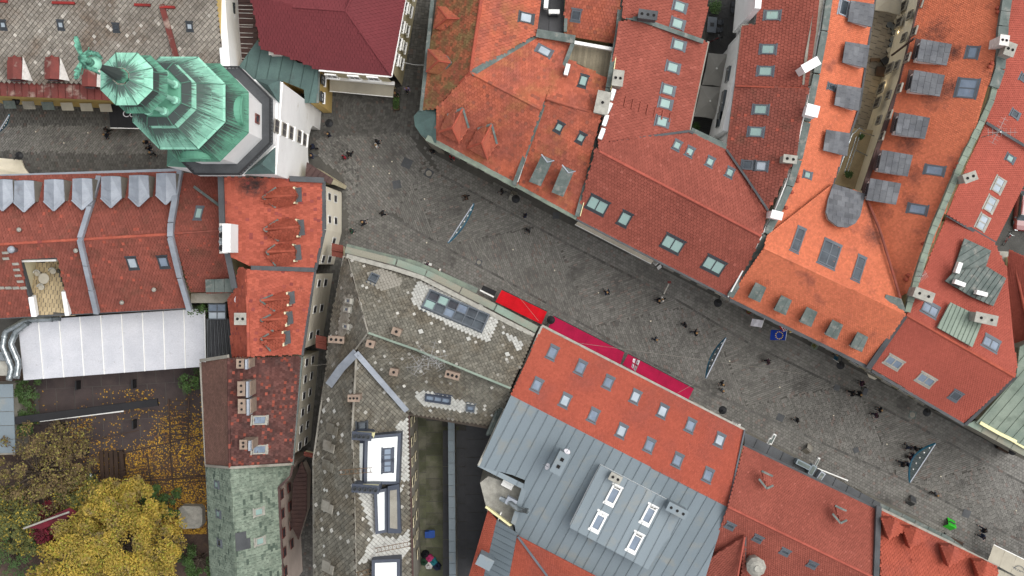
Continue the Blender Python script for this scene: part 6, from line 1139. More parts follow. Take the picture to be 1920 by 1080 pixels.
def parasol(label, quad, z, m, cat='parasol', name='parasol'):
    c = sum((P(*q, z) for q in quad), Vector()) / 4; t = thing(name, label, cat, (c.x, c.y, 0), 'grey parasols' if 'grey' in label else None); ap = c + Vector((0, 0, .75)); R_ = [P(*q, z) for q in quad]; mb = MB()
    for i in range(4):
        a, d = R_[i], R_[(i + 1) % 4]; mdl = (a + d) / 2 + Vector((0, 0, .1)) + (c - (a + d) / 2) * .05; mb.add([a, mdl, ap], [(0, 1, 2)], .3 + .1 * i); mb.add([mdl, d, ap], [(0, 1, 2)], .3 + .1 * i)
        for p, q in ((a, mdl), (mdl, d)): mb.add([p, q, q - Vector((0, 0, .22)), p - Vector((0, 0, .22))], [(0, 1, 2, 3)])
        MB().beam(ap - Vector((0, 0, .1)), a - Vector((0, 0, .04)), .04).build('rib', 'frame_grey', t)
    mb.build('canopy', m, t); MB().tube([Vector((c.x, c.y, 0)), ap + Vector((0, 0, .15))], .05, 8).build('pole', 'metal_silver', t); MB().lathe(ap, [(.09, .0), (.1, .08), (.03, .18)], 10).build('finial', 'frame_white', t); MB().box((c.x, c.y, .12), (.9, .9, .2)).build('base', 'metal_black', t); return t
parasol('upper of the two grey square parasols in the dark courtyard', [(1329, 99), (1364, 101), (1357, 164), (1316, 159)], 2.7, 'fabric_greige')
parasol('lower of the two grey square parasols in the dark courtyard', [(1314, 160), (1356, 163), (1346, 225), (1301, 218)], 2.65, 'fabric_greige')
parasol('pale parasol at the top edge of the narrow courtyard', [(1642, -30), (1695, -30), (1688, 29), (1641, 19)], 5.2, 'fabric_taupe')
ps = parasol('cream market parasol at the left edge above the zinc gutter', [(-50, 290), (40, 300), (58, 330), (-50, 345)], 2.8, 'fabric_cream')
cf = awning('cafe_awning', 'white cafe awning with dark lettering in the bottom right corner', [(1852, 1051), (1960, 1110), (1972, 1074), (1863, 1021)], 3.0, 3.5, 'fabric_taupe', 5)
text('COFFEE', P(1911, 1071, 3.36), .46, 0, 'frame_grey', cf, rot=Matrix.Rotation(R(154), 4, 'Z') @ Matrix.Rotation(R(-12), 4, 'X'))
MB().tube([P(1910 + 11 * math.cos(a), 1072 - 11 * math.sin(a), 3.36) for a in np.linspace(.2, 2.7, 9)], .03, 5).build('emblem_ring', 'frame_grey', cf)
awning('cafe_awning', 'second white awning just below the lettered white parasol', [(1870, 1066), (1925, 1092), (1920, 1110), (1868, 1085)], 2.8, 3.1, 'fabric_taupe', 4)
# hanging leaf shaped decorations: a long lens of teal frame with white edge bar on a cable
def decoration(label, a, c, wd, z=6.5, g='hanging street decorations'):
    A, B_ = P(*a, z), P(*c, z); mid = (A + B_) / 2; t = thing('street_decoration', label, 'decoration', mid, g); d = B_ - A; n = Vector((-d.y, d.x, 0)).normalized()
    if n.x > 0: n = -n
    N = 14; up = [A.lerp(B_, i / N) + n * wd * math.sin(math.pi * i / N) ** .8 * 1.0 + Vector((0, 0, -1.2 * math.sin(math.pi * i / N))) for i in range(N + 1)]; base = [A.lerp(B_, i / N) for i in range(N + 1)]
    MB().add(base + up, [(i, i + 1, N + 2 + i, N + 1 + i) for i in range(N)]).build('net', 'deco_net', t); MB().tube(up, .1, 6).build('outline', 'banner_teal', t); MB().beam(A, B_, .09, .09).build('edge_bar', 'zinc', t)
    for i in range(1, N): MB().tube([base[i], up[i]], .022, 5).build('rib', 'metal_silver', t)
    for k in range(5): p = base[2 + k * 2].lerp(up[2 + k * 2], .5); MB().lathe(p, [(.06, -.06), (.09, 0), (.06, .06)], 8).build('lamp', 'frame_white', t)
    return t
decoration('hanging teal decoration nearest the white tower, tilted steeply across the street', (888, 382), (840, 455), -.28); decoration('hanging teal decoration beside the magenta awning', (1361, 634), (1324, 709), .26); decoration('widest hanging teal decoration near the group of dark-clad people', (1754, 832), (1706, 905), .62)
decoration('curved teal decoration at the left edge of the lower square', (17, 216), (-4, 250), .3)
for a, za, c, zc, lb in (((870, 430), 6.6, (1010, 602), 11, 'thin cable from the first hanging decoration to the grey building'), ((560, 688), 11, (800, 668), 19, 'thin cable crossing above the lane towards the roof antennas'), ((1706, 905), 6.6, (1990, 985), 8, 'thin cable running down the street from the widest decoration'), ((1060, 640), 11.5, (1500, 700), 6.5, 'thin cable over the magenta awnings'), ((1324, 709), 6.5, (1250, 750), 10, 'short cable from the second decoration to the red eave'), ((757, 117), 9, (796, 122), 10, 'short pale cable across the alley')):
    W = [P(*a, za).lerp(P(*c, zc), s) - Vector((0, 0, math.sin(math.pi * s) * .5)) for s in np.linspace(0, 1, 9)]; tag(MB().tube(W, .014, 5).build('cable', 'frame_white' if za == 9 else 'plaster_grey'), lb, 'cable')
# wall lanterns
def lantern(u, v, du, dv, label):
    c = P(u, v, 4.2); t = thing('street_lamp', label, 'lamp', c, 'black wall lanterns'); e = P(u + du, v + dv, 4.5)
    MB().tube([e, c + Vector((0, 0, .45)), c + Vector((0, 0, .2))], .04, 6).build('arm', 'metal_black', t); MB().lathe(c, [(.13, -.45), (.22, -.05), (.42, 0), (.3, .1), (.1, .22), (.04, .3)], 18).build('shade', 'metal_black', t); MB().lathe(c, [(.1, -.42), (.18, -.06)], 12).build('globe', 'frame_white', t)
for i, (u, v, du, dv, l) in enumerate(((1346, 568, 3, -14, 'at the joint of the red and the orange roof'), (1576, 685, 2, -16, 'near the foot of the orange street roof'), (1738, 773, 2, -14, 'below the red roof with double skylights'), (1899, 846, -14, -8, 'under the pale green roof'), (1355, 769, -6, 8, 'beside the lower end of the magenta awnings'), (1033, 600, -8, 8, 'between the red and magenta awnings'), (967, 373, -6, -12, 'at the corner of the worn orange roofs'), (617, 231, -12, 6, 'in front of the white tower'), (36, 292, -10, 8, 'beside the cream parasol'), (30, 190, 0, -8, 'on the yellow facade at top left'))): lantern(u, v, du, dv, 'black wall lantern ' + l)
# manholes, gratings
for u, v, s_, a_, l in ((763, 306, 1.0, -25, 'dark square steel plate in the paving of the upper square'), (744, 346, .85, 10, 'square manhole frame left of the worn orange eave'), (804, 325, .85, -30, 'square manhole frame below the green turret roof'), (898, 492, .6, -20, 'round manhole cover near the street drain line'), (1463, 783, .75, -25, 'dark square plate in the drain line'), (1043, 404, .7, 0, 'round dark manhole beside the worn orange eave'), (1711, 778, .75, -15, 'light square cover by the red roofed corner'), (1812, 963, .8, -20, 'dark square plate near the green board'), (1569, 727, .6, -25, 'dark perforated grate beside the walking group'), (1605, 844, .55, 20, 'black square grate in the middle of the street')):
    t = thing('manhole_cover', l, 'manhole', P(u, v, 0)); MB().box(P(u, v, .06), (s_, s_, .03), R(a_)).build('frame', 'lead' if u == 1711 else 'sheet_dark', t); MB().lathe(P(u, v, .05), [(s_ * .36, 0), (s_ * .36, .035), (s_ * .3, .04)], 20).build('lid', 'plaster_grey' if u in (1711, 804, 898) else 'sheet_dark', t)
LIGHT_AT = ['beside the dark steel plate of the upper square', 'between the tower gate and the red coat', 'in front of the green turret corner', 'near the lower end of the first hanging decoration', 'right of the first hanging decoration', 'below the worn orange houses', 'left of the lone person in navy', 'left of the person in grey and white', 'below the person in plum in mid street', 'in the lower street left of the couple', 'left of the dark group of people', 'right of the widest hanging decoration', 'at the lower right end of the street', 'between the second decoration and person in plum', 'at the left end of the lower square', 'between the left square and the black awning', 'near the cream parasol in the lower square', 'left of the square manhole frame in the plaza', 'above the first hanging decoration']
for k, (u, v) in enumerate([(735, 303), (654, 285), (700, 312), (800, 455), (962, 468), (1040, 507), (1122, 549), (1220, 602), (1462, 726), (1563, 779), (1663, 833), (1764, 893), (1905, 957), (1368, 677), (67, 247), (165, 249), (120, 268), (730, 325), (796, 373)]): tag(MB().lathe(P(u, v, .06), [(.075, 0), (.075, .03), (.04, .05)], 10).build('ground_light', 'fabric_cream'), 'small white round light in the paving ' + LIGHT_AT[k], 'light', 'round lights set in the paving')
# planter, flags, boards, tables
t = thing('planter_box', 'long planter with green plants at the end of the taupe awning', 'planter', P(743, 190, 0)); MB().box(P(743, 192, .4), (.55, 1.6, .7), R(4)).build('box', 'wood', t); leaves('plants', [tuple(P(743, v, .9)) + (.35,) for v in (182, 188, 194, 200)], 420, .09, 'leaf_green', t)
def flag(label, u, v, ang, size, m, extra=None, z=3.8):
    c = P(u, v, z); t = thing('flag', label, 'flag', c); d = Vector((math.cos(ang), math.sin(ang), 0)); n = Vector((-d.y, d.x, 0)); MB().tube([c, c + n * size * 1.3 + Vector((0, 0, .8))], .025, 6).build('pole', 'frame_white', t)
    N = 8; vs = []; fs = []
    for i in range(N + 1):
        for j in range(5): vs.append(c - d * size * 1.4 * i / N + n * size * j / 4 + Vector((0, 0, .12 * math.sin(i * 1.3 + j * .5) + .1 * j - i * .05)))
    for i in range(N):
        for j in range(4): fs.append((i * 5 + j, i * 5 + j + 1, i * 5 + j + 6, i * 5 + j + 5))
    MB().add(vs, fs).build('cloth', m, t); return t, c, d, n
flag('white flag hanging over the pavement below the orange roof', 1428, 614, R(-8), .75, 'fabric_white')
t, c, d, n_ = flag('blue flag with a ring of yellow stars below the orange roof', 1473, 638, R(0), 1.05, 'fabric_blue')
MM('star_yellow', C(236, 200, 40), fine=0)
for i in range(12):
    q = 2 * math.pi * i / 12; p = c - d * .72 + n_ * .52 + Vector((math.cos(q) * .36, math.sin(q) * .36, .36)); st = MB(); vs = [p + Vector((math.cos(R(90 + k * 36)) * (.08 if k % 2 == 0 else .035), math.sin(R(90 + k * 36)) * (.08 if k % 2 == 0 else .035), 0)) for k in range(10)]; st.add(vs, [tuple(range(10))]).build('star', 'star_yellow', t)
t, c, d, n_ = flag('small red and white striped flag above the blue starred flag', 1468, 622, R(-60), .55, 'fabric_red', z=4.3)
for k in range(3): MB().obox(c - d * .4 + n_ * (.1 + k * .17) + Vector((0, 0, .22)), d, n_, Vector((0, 0, 1)), (.7, .07, .03)).build('stripe', 'fabric_white', t)
flag('small red and yellow flag right of the blue starred flag', 1481, 624, R(-70), .5, 'star_yellow', z=4.2)
flag('teal pennant on a pole near the foot of the orange roof', 1562, 673, R(-130), .35, 'banner_teal', z=4)
def board(label, u, v, ang, m, w_=.65, h_=1.0):
    c = P(u, v, 0); t = thing('sign_board', label, 'sign', c); ex = Vector((math.cos(ang), math.sin(ang), 0)); ey = Vector((-ex.y, ex.x, 0))
    for s in (-1, 1): MB().obox(c + ey * s * .28 + Vector((0, 0, .5)), ex, (ey * -s * .45 + Vector((0, 0, .9))).normalized(), (ey * s * .9 + Vector((0, 0, .45))).normalized(), (w_, h_, .04)).build('board', m, t)
    return t
t = board('bright green menu board standing on the pavement near the coral roof', 1779, 982, A_ST, 'paint_green', .9, 1.2)
for k in range(3): MB().obox(P(1779, 982, 0) + Vector((.12 - k * .1, .28 + .0, .85 - k * .2)), Vector((math.cos(A_ST), math.sin(A_ST), 0)), Vector((0, 0, 1)), Vector((-math.sin(A_ST), math.cos(A_ST), 0)), (.55, .05, .12)).build('lettering', 'metal_black', t)
board('white and grey folding board near the grey annex', 1513, 841, R(-40), 'plaster_grey'); board('white banner board on the pavement beside the green cornice', 801, 494, R(75), 'frame_white', .25, .9); board('white upright board by the lower magenta awning eave', 1380, 794, R(70), 'frame_white', .25, .9)
board('black framed board beside the long cream awning', 962, 368, R(-25), 'chimney_grey'); board('dark board lying at the red house corner', 1707, 938, R(-30), 'sheet_dark'); board('white board at the lower end of the cream awning', 1232, 497, R(40), 'frame_white', .5, .8)
t = thing('door_canopy', 'flat black entrance canopy beside the red awning', 'canopy', P(915, 545, 3)); MB().prism([P(906, 535, 3.2), P(931, 546, 3.2), P(927, 555, 3.3), P(902, 543, 3.3)], .15).build('roof', 'fabric_black', t); MB().beam(P(900, 544, 3.3), P(926, 557, 3.3), .14, .2).build('trim', 'frame_white', t)
t = thing('half_round_canopy', 'small half-round white canopy at the corner below the turret roof', 'canopy', P(835, 285, 3)); c = P(826, 280, 3.2); MB().prism([P(816, 272, 3.4), P(828, 268, 3.4), P(845, 278, 3.3), P(848, 284, 3.2), P(836, 283, 3.1), P(824, 279, 3.1)], .12).build('roof', 'fabric_white', t)
t = thing('half_round_canopy', 'cream half-round shop blind at the corner of the red roofed house', 'canopy', P(1635, 707, 3)); MB().prism([P(1626, 700, 3.6), P(1645, 710, 3.6), P(1640, 712, 3.2), P(1630, 708, 3.2)], .1).build('roof', 'fabric_cream', t)
# clutter (tables, air conditioners and signs) along the grey annex
for u, v, a_, s_, z, m_, lb in ((1448, 823, 62, (1.1, .3, .4), 8, 'frame_white', 'white duct piece on the upper end of the grey annex'), (1441, 829, 62, (.9, .25, .4), 8, 'frame_white', 'second white duct piece on the grey annex'), (1505, 870, -27, (1.5, .5, .9), 9.9, 'sheet_grey', 'grey ventilator housing on the annex roof'), (1521, 880, 60, (1.0, .5, 1), 9.9, 'sheet_grey', 'pale grey ventilator on the annex, middle of the row'), (1536, 893, 55, (1.1, .5, 1), 9.9, 'zinc', 'zinc ventilator at the lower end of the annex row'), (1530, 868, 62, (1.2, .2, .5), 8, 'frame_white', 'white upright sign plate projecting from the annex')):
    c = P(u, v, z); t = thing('ventilator', lb, 'ventilator', c); MB().box(c, s_, R(a_)).build('case', m_, t); MB().box(c + Vector((0, 0, s_[2] / 2 + .03)), (s_[0] * .8, s_[1] * .6, .05), R(a_)).build('cover', 'lead', t)
t = thing('handrail', 'long thin white rail along the street side of the grey annex', 'railing', P(1550, 885, 4)); MB().beam(P(1532, 878, 4), P(1590, 901, 4), .12, .1).build('rail', 'frame_white', t); [MB().beam(P(u, v, 0), P(u, v, 4), .08).build('post', 'metal_silver', t) for u, v in ((1534, 879), (1588, 900))]
t = thing('outdoor_bench', 'rusty brown bench with cushions on the pavement near the coral roof', 'bench', P(1790, 1010, 0))
for k in range(3): MB().beam(P(1768, 1002 + k * 5, .45), P(1805, 1019 + k * 5, .45), .22, .06).build('slat', 'wood_dark', t)
for u, v in ((1770, 1004), (1803, 1022)): MB().box(P(u, v, .22), (.1, .6, .42), A_ST).build('leg', 'metal_black', t)
t = thing('market_cart', 'small dark wooden cart with round wheel under the pale green roof', 'cart', P(1882, 840, 0)); MB().box(P(1882, 838, .6), (1.2, .9, .5), A_ST).build('body', 'wood_dark', t); [MB().lathe(P(1882 + s, 840 + s * .4, .35), [(.32, 0), (.35, .04), (.32, .08)], 14).build('wheel', 'metal_black', t) for s in (-12, 12)]
def ac(u, v, z, ang, label, w_=1.0, m='frame_white'):
    c = P(u, v, z); t = thing('air_conditioner', label, 'air conditioner', (c.x, c.y, z - .4)); MB().box(c, (w_, .38, .7), ang).build('case', m, t); MB().box(c - Vector((math.sin(ang) * -.22, math.cos(ang) * .22, 0)), (w_ * .6, .04, .5), ang).build('grille', 'frame_grey', t); MB().box(c - Vector((0, 0, .42)), (w_ * .9, .5, .08), ang).build('bracket', 'metal_black', t)
for a in ((1063, 131, 16, 75, 'white unit on the parapet at the decked roof terrace'), (1148, 178, 17.4, 72, 'white unit beside the twin grey chimney vents'), (1141, 203, 17, 65, 'small white unit below the big beige chimney'), (1135, 226, 16.8, 72, 'white unit on the parapet above the red valley'), (1128, 251, 16.3, 70, 'lowest white unit on the long parapet'), (1024, 6, 14.6, 85, 'tall white unit on the small black roof'), (1039, 23, 14, 0, 'flat white unit on the small black roof'), (1796, 502, 15.6, 70, 'upper white unit on the zinc lean-to'), (1798, 531, 16, -20, 'middle white unit on the lead grey lean-to'), (1839, 550, 16, -15, 'lower right white unit on the lead grey lean-to')): ac(a[0], a[1], a[2], R(a[3]), 'air conditioner, ' + a[4])
# antennas, dishes
def antenna(label, u, v, z, n, L_, ang, h=2.5):
    c = P(u, v, z); t = thing('antenna', label, 'antenna', c - Vector((0, 0, h))); MB().tube([c - Vector((0, 0, h)), c + Vector((0, 0, .3))], .04, 6).build('mast', 'metal_silver', t)
    for k in range(n):
        d = Vector((math.cos(ang + k * 1.1), math.sin(ang + k * 1.1), 0)); nn = Vector((-d.y, d.x, 0)); z_ = Vector((0, 0, -k * .4)); MB().beam(c + z_ - d * L_ * .4, c + z_ + d * L_ * .6, .03).build('boom', 'aerial', t)
        for i in range(7): p = c + z_ + d * L_ * (-.38 + i * .15); MB().beam(p - nn * .36, p + nn * .36, .018).build('element', 'aerial', t)
antenna('large cluster of television aerials on the ridge of the mossy grey roof', 806, 672, 21, 3, 2.6, R(10), 4); antenna('second aerial cluster left of the brick chimney on the grey roof', 785, 688, 20.4, 3, 2.0, R(60), 3.5); antenna('small aerial right of the grey ridge cluster', 820, 682, 20.2, 2, 1.5, R(120), 3)
antenna('television aerial on the red roof at the far right', 1874, 248, 19, 2, 2.6, R(0), 4); antenna('small aerial beside the chimney at the end of the stone coping', 1728, 518, 18, 1, .9, R(30), 2)
def dish(label, u, v, z, r, az):
    c = P(u, v, z); t = thing('satellite_dish', label, 'dish', c - Vector((0, 0, .8))); n = Vector((math.cos(az) * .8, math.sin(az) * .8, .6)).normalized(); Rm = n.to_track_quat('Z', 'Y').to_matrix().to_4x4(); mb = MB().lathe((0, 0, 0), [(.02, -.12), (r * .5, -.08), (r, .05), (r * .97, .06), (r * .5, -.05), (.02, -.09)], 20); mb.v = [tuple(c + Rm @ Vector(p)) for p in mb.v]; mb.build('reflector', 'fabric_white', t, smooth=True); MB().tube([c, c + n * .6 + Vector((0, 0, -.1))], .03, 6).build('feed_arm', 'metal_silver', t); MB().tube([c - Vector((0, 0, .8)), c - n * .1], .04, 6).build('bracket', 'metal_silver', t)
dish('white satellite dish on the orange roof above the small square chimney', 446, 560, 14, .42, R(-30)); dish('white satellite dish on the brown sheet roof by the gable wall', 438, 32, 8.6, .4, R(170)); dish('white satellite dish at the top of the dark grey chimney on the sheet roof', 1063, 847, 18.6, .3, R(60)); dish('white satellite dish left of the dark grey chimney on the sheet roof', 1027, 875, 17.4, .3, R(150))
t = thing('vent_duct', 'shiny round duct reaching from the roof terrace over the grey sheet roof', 'duct', P(968, 950, 14)); MB().tube([P(940, 935, 13.4), P(958, 944, 14.4), P(972, 955, 15), P(990, 958, 15.4)], .26, 14).build('duct', 'metal_silver', t, smooth=True); MB().box(P(962, 942, 14), (1.4, .7, .8), A_ST).build('fan_box', 'zinc', t)
t = thing('duct_stack', 'bundle of grey pipes climbing the edge of the mossy grey roof', 'duct', P(928, 790, 12)); [MB().tube([P(914 + k * 5, 815 - k * 2, 12.6), P(932 + k * 4, 772 - k * 3, 14)], .16, 10).build('pipe', 'lead', t, smooth=True) for k in range(3)]
t = thing('terrace_furniture', 'white outdoor table on the modern house roof terrace', 'table', P(952, 908, 12)); MB().box(P(952, 908, 12.8), (1.1, .7, .06), A_ST).build('table_top', 'frame_white', t); [MB().box(P(952 + dx, 908 + dy, 12.4), (.06, .06, .75)).build('leg', 'metal_black', t) for dx, dy in ((-8, -4), (8, 4), (-6, 5), (7, -4))]
# courtyard furniture
def table_set(label, u, v, z, w_, d_, ang, chairs):
    c = P(u, v, z); t = thing('garden_table', label, 'table', c); MB().box(c + Vector((0, 0, .74)), (w_, d_, .05), ang).build('table_top', 'frame_grey', t)
    for sx in (-1, 1):
        for sy in (-1, 1): p = Vector((sx * w_ * .42, sy * d_ * .4, .36)); p.rotate(Matrix.Rotation(ang, 3, 'Z')); MB().box(c + p, (.07, .07, .72), ang).build('leg', 'metal_black', t)
    MB().box(c + Vector((0, 0, .78)), (.4, .4, .03), ang).build('tray', 'metal_black', t)
    for (x, y, a_) in chairs:
        p = Vector((x, y, 0)); p.rotate(Matrix.Rotation(ang, 3, 'Z')); q = c + p; s = thing('garden_chair', 'dark chair ' + ('right' if x > 0 else 'left' if x < 0 else 'below') + (', upper,' if y > 0 else ', lower,') + ' at the ' + label, 'chair', q, 'dark garden chairs of the ' + label); A2 = ang + a_; d = Vector((math.cos(A2), math.sin(A2), 0))
        MB().box(q + Vector((0, 0, .44)), (.48, .48, .05), A2).build('seat', 'frame_dark', s); MB().box(q + d * .24 + Vector((0, 0, .7)), (.05, .48, .5), A2).build('backrest', 'frame_dark', s)
        for sx in (-1, 1):
            for sy in (-1, 1): l = Vector((sx * .2, sy * .2, .21)); l.rotate(Matrix.Rotation(A2, 3, 'Z')); MB().box(q + l, (.04, .04, .42), A2).build('leg', 'metal_black', s)
table_set('black table at the top of the dark courtyard', 1388, 15, .1, .95, 1.35, R(0), [(.8, .3, 0), (.8, -.35, 0), (-.8, .3, math.pi), (-.8, -.35, math.pi), (0, -1.0, -math.pi / 2)])
table_set('grey table in the dark courtyard', 1333, 49, .1, .95, 1.6, R(-5), [(.85, .4, 0), (.85, -.4, 0)])
for u, v, lb in ((1677, 43, 'topmost pale round table'), (1664, 49, 'grey round table left of the topmost pale one'), (1672, 54, 'grey round table touching the topmost pair'), (1673, 63, 'grey round table fourth from the top'), (1670, 76, 'grey round table above the pale lower one'), (1668, 87, 'grey round table with a shadowed rim near the lower pale one'), (1664, 97, 'lowest pale round table')):
    c = P(u, v, 2.5); t = thing('round_table', lb + ' in the narrow courtyard', 'table', c, 'round tables in the narrow courtyard'); MB().lathe(c, [(.3, .7), (.3, .73), (.3, .75)], 22).lathe(c, [(.29, .7), (.31, .73), (.29, .755)], 22).build('table_top', 'fabric_taupe' if 'pale' in lb and 'grey' not in lb else 'frame_grey', t); MB().lathe(c, [(.2, 0), (.18, .04), (.04, .08), (.04, .7)], 12).build('pedestal', 'metal_black', t)
t = thing('storage_box', 'dark square box in the narrow courtyard', 'box', P(1651, 134, 2.5)); MB().box(P(1651, 134, 3.1), (.85, .9, .8), R(-8)).build('body', 'metal_black', t); MB().box(P(1651, 134, 3.55), (.9, .95, .06), R(-8)).build('lid', 'wood_dark', t)
t = thing('storage_box', 'tilted dark box beside the long downpipe in the narrow courtyard', 'box', P(1660, 114, 2.5)); MB().box(P(1660, 114, 3.1), (.65, .65, .7), R(35)).build('body', 'wood_dark', t); MB().box(P(1660, 114, 3.5), (.7, .7, .06), R(35)).build('lid', 'metal_black', t)
t = thing('bench', 'small brown bench in the narrow courtyard', 'bench', P(1641, 112, 2.5)); MB().box(P(1641, 112, 2.95), (.95, .35, .06), 0).build('seat', 'wood', t); [MB().box(P(1641 + s, 113, 2.72), (.06, .3, .4)).build('leg', 'wood_dark', t) for s in (-8, 8)]
for u, v, z, r, lb in ((1614, 258, 6, .38, 'pale green potted plant on the courtyard balcony rail'), (1589, 330, 6, .5, 'dark green potted plant at the end of the courtyard balcony'), (1308, 238, .4, .55, 'dark shrub at the lower end of the parasol courtyard'), (1341, 15, .5, .9, 'dark green shrub at the top of the parasol courtyard'), (628 - 8, 1 * 634, 4, .3, 'small plant on the cream facade ledge')):
    c = P(u, v, z); t = thing('potted_plant', lb, 'plant', c - Vector((0, 0, .3))); MB().lathe(c - Vector((0, 0, .3)), [(.14, 0), (.2, .3), (.22, .32)], 12).build('pot', 'wood_dark', t); leaves('foliage', [tuple(c + Vector((random.uniform(-r, r) * .5, random.uniform(-r, r) * .5, .3))) + (r * .6,) for _ in range(5)], int(900 * r), .07, 'leaf_green', t)
for u, v, lb in ((1688, 59, 'upper glowing wall lamp on the cream courtyard facade'), (1662, 158, 'lower glowing wall lamp on the cream courtyard facade')):
    c = P(u + 1, v, 4.6); t = thing('wall_lamp', lb, 'lamp', c); MB().lathe(c, [(.06, -.12), (.1, 0), (.12, .1), (.05, .14)], 10).build('shade', 'metal_black', t); MM('lamp_glow_' + str(u), C(255, 220, 150), fine=0, emit=4); MB().lathe(c - Vector((0, 0, .14)), [(.05, -.04), (.06, .01)], 8).build('bulb', 'lamp_glow_' + str(u), t)
    ld = bpy.data.lights.new('wall_lamp_light', 'POINT'); ld.energy = 22; ld.color = (1, .75, .4); ld.shadow_soft_size = .06; lo = bpy.data.objects.new('lamp_light', ld); COL.objects.link(lo); lo.location = c - Vector((.15, 0, .3)); lo.parent = t; lo.matrix_parent_inverse = t.matrix_basis.inverted()
# blue bin, heap of bags, roof furniture
t = thing('waste_bin', 'blue plastic bin with lid in the mossy courtyard', 'bin', P(806, 1001, 0)); MB().box(P(806, 1001, .55), (.95, .65, .95)).build('body', 'paint_blue', t); MB().box(P(810, 1001, 1.06), (.6, .7, .08)).build('lid', 'paint_blue', t); [MB().tube([P(u, 1007, .1), P(u + 1.5, 1007, .1)], .1, 10).build('wheel', 'metal_black', t) for u in (800, 811)]
hp = [(798, 1038, 'cloth_black', 'black bag at the top of the colourful heap in the mossy courtyard'), (806, 1046, 'cloth_pink', 'pink bag in the colourful heap in the mossy courtyard'), (813, 1052, 'cloth_teal', 'teal bag in the colourful heap in the mossy courtyard'), (797, 1052, 'cloth_green', 'green bag in the colourful heap in the mossy courtyard'), (805, 1058, 'cloth_white', 'pale bag in the colourful heap in the mossy courtyard'), (820, 1060, 'cloth_navy', 'dark blue bag at the lower end of the colourful heap')]
for u, v, m_, l in hp:
    c = P(u, v, 0); mb = MB().lathe(c, [(.3, .02), (.45, .2), (.42, .45), (.22, .62), (.08, .7), (.14, .8)], 11); mb.v = [(x + random.uniform(-.07, .07), y + random.uniform(-.07, .07), z + random.uniform(-.04, .04)) for x, y, z in mb.v]; tag(mb.build('sack', m_, smooth=True), l, 'bag')
t = thing('rooftop_table', 'round table with bench seats on the tiled roof terrace at left', 'table', P(88, 522, 9.6)); c = P(88, 522, 9.7); MB().lathe(c, [(.5, .7), (.52, .73), (.5, .76)], 20).build('table_top', 'fabric_taupe', t); MB().lathe(c, [(.25, 0), (.05, .1), (.05, .7)], 10).build('pedestal', 'metal_black', t)
for u, v, l in ((74, 512, 'left'), (103, 508, 'right'), (81, 538, 'lower')):
    c = P(u, v, 9.7); t = thing('terrace_chair', 'curved taupe chair ' + l + ' of the round table on the left roof terrace', 'chair', c); MB().lathe(c, [(.2, 0), (.3, .42), (.3, .46)], 14).build('seat', 'fabric_taupe', t); MB().tube([c + Vector((.3 * math.cos(a), .3 * math.sin(a), .7)) for a in np.linspace(0, math.pi, 8)], .07, 6).build('backrest', 'chimney_grey', t)
# bicycles in the courtyard, car
def bicycle(u, v, ang, label, z=.1):
    c = P(u, v, z); t = thing('bicycle', label, 'bicycle', c); d = Vector((math.cos(ang), math.sin(ang), 0)); n = Vector((-d.y, d.x, 0)); up = Vector((0, 0, 1))
    for s in (-1, 1):
        w_ = c + d * s * .52 + up * .34; MB().tube([w_ + d * .33 * math.cos(q) + up * .33 * math.sin(q) for q in np.linspace(0, 2 * math.pi, 17)], .03, 6).build('wheel', 'metal_black', t)
    MB().tube([c + d * -.52 + up * .34, c + up * .3, c + d * .4 + up * .85, c + d * -.15 + up * .85, c + d * -.52 + up * .34], .022, 6).build('frame', 'paint_red', t); MB().tube([c + d * .42 + up * 1 - n * .28, c + d * .38 + up * 1.02, c + d * .42 + up * 1 + n * .28], .02, 6).build('handlebar', 'metal_silver', t); MB().box(c - d * .18 + up * .95, (.24, .14, .05), ang).build('saddle', 'metal_black', t)
bicycle(1339, 76, R(20), 'bicycle with red frame beside the grey courtyard table'); bicycle(1367, 117, R(75), 'bicycle leaning by the white courtyard wall beside the upper parasol'); bicycle(1362, 178, R(75), 'bicycle leaning by the white courtyard wall beside the lower parasol'); bicycle(1886, 447, R(60), 'bicycle parked between the far right red roof and the car')
t = thing('parked_car', 'dark red car with glass roof parked at the right edge', 'car', P(1910, 415, 0)); c = P(1915, 395, 0); A_ = R(-6)
def carloft(prof, w_, name, m, z0): 
    mb = MB(); n = len(prof); vs = []
    for s, k in ((-1, .86), (-1, 1), (1, 1), (1, .86)): pass
    sec = [(-1, 0), (-1.0, .55), (-.92, .8), (-.75, 1), (.75, 1), (.92, .8), (1, .55), (1, 0)]
    for y, h, ww in prof:
        for sx, sz in sec: p = Vector((sx * ww, y, z0 + h * sz)); p.rotate(Matrix.Rotation(A_, 3, 'Z')); vs.append(c + p)
    fs = [(i * 8 + k, i * 8 + (k + 1) % 8, (i + 1) * 8 + (k + 1) % 8, (i + 1) * 8 + k) for i in range(n - 1) for k in range(8)] + [tuple(range(8)), tuple(reversed(range((n - 1) * 8, n * 8)))]; return mb.add(vs, fs).build(name, m, t, smooth=False)
carloft([(-2.15, .3, .6), (-2.05, .48, .78), (-1.6, .55, .87), (-.9, .6, .9), (.9, .6, .9), (1.8, .58, .87), (2.15, .45, .75), (2.2, .3, .6)], 1, 'body', 'car_paint', .3); carloft([(-1.1, .05, .78), (-.55, .5, .7), (.6, .55, .7), (1.5, .48, .68), (1.95, .05, .74)], 1, 'cabin', 'glass_dark', .88); carloft([(-.5, .1, .62), (.6, .12, .62), (1.4, .08, .6)], 1, 'roof', 'car_paint', 1.36)
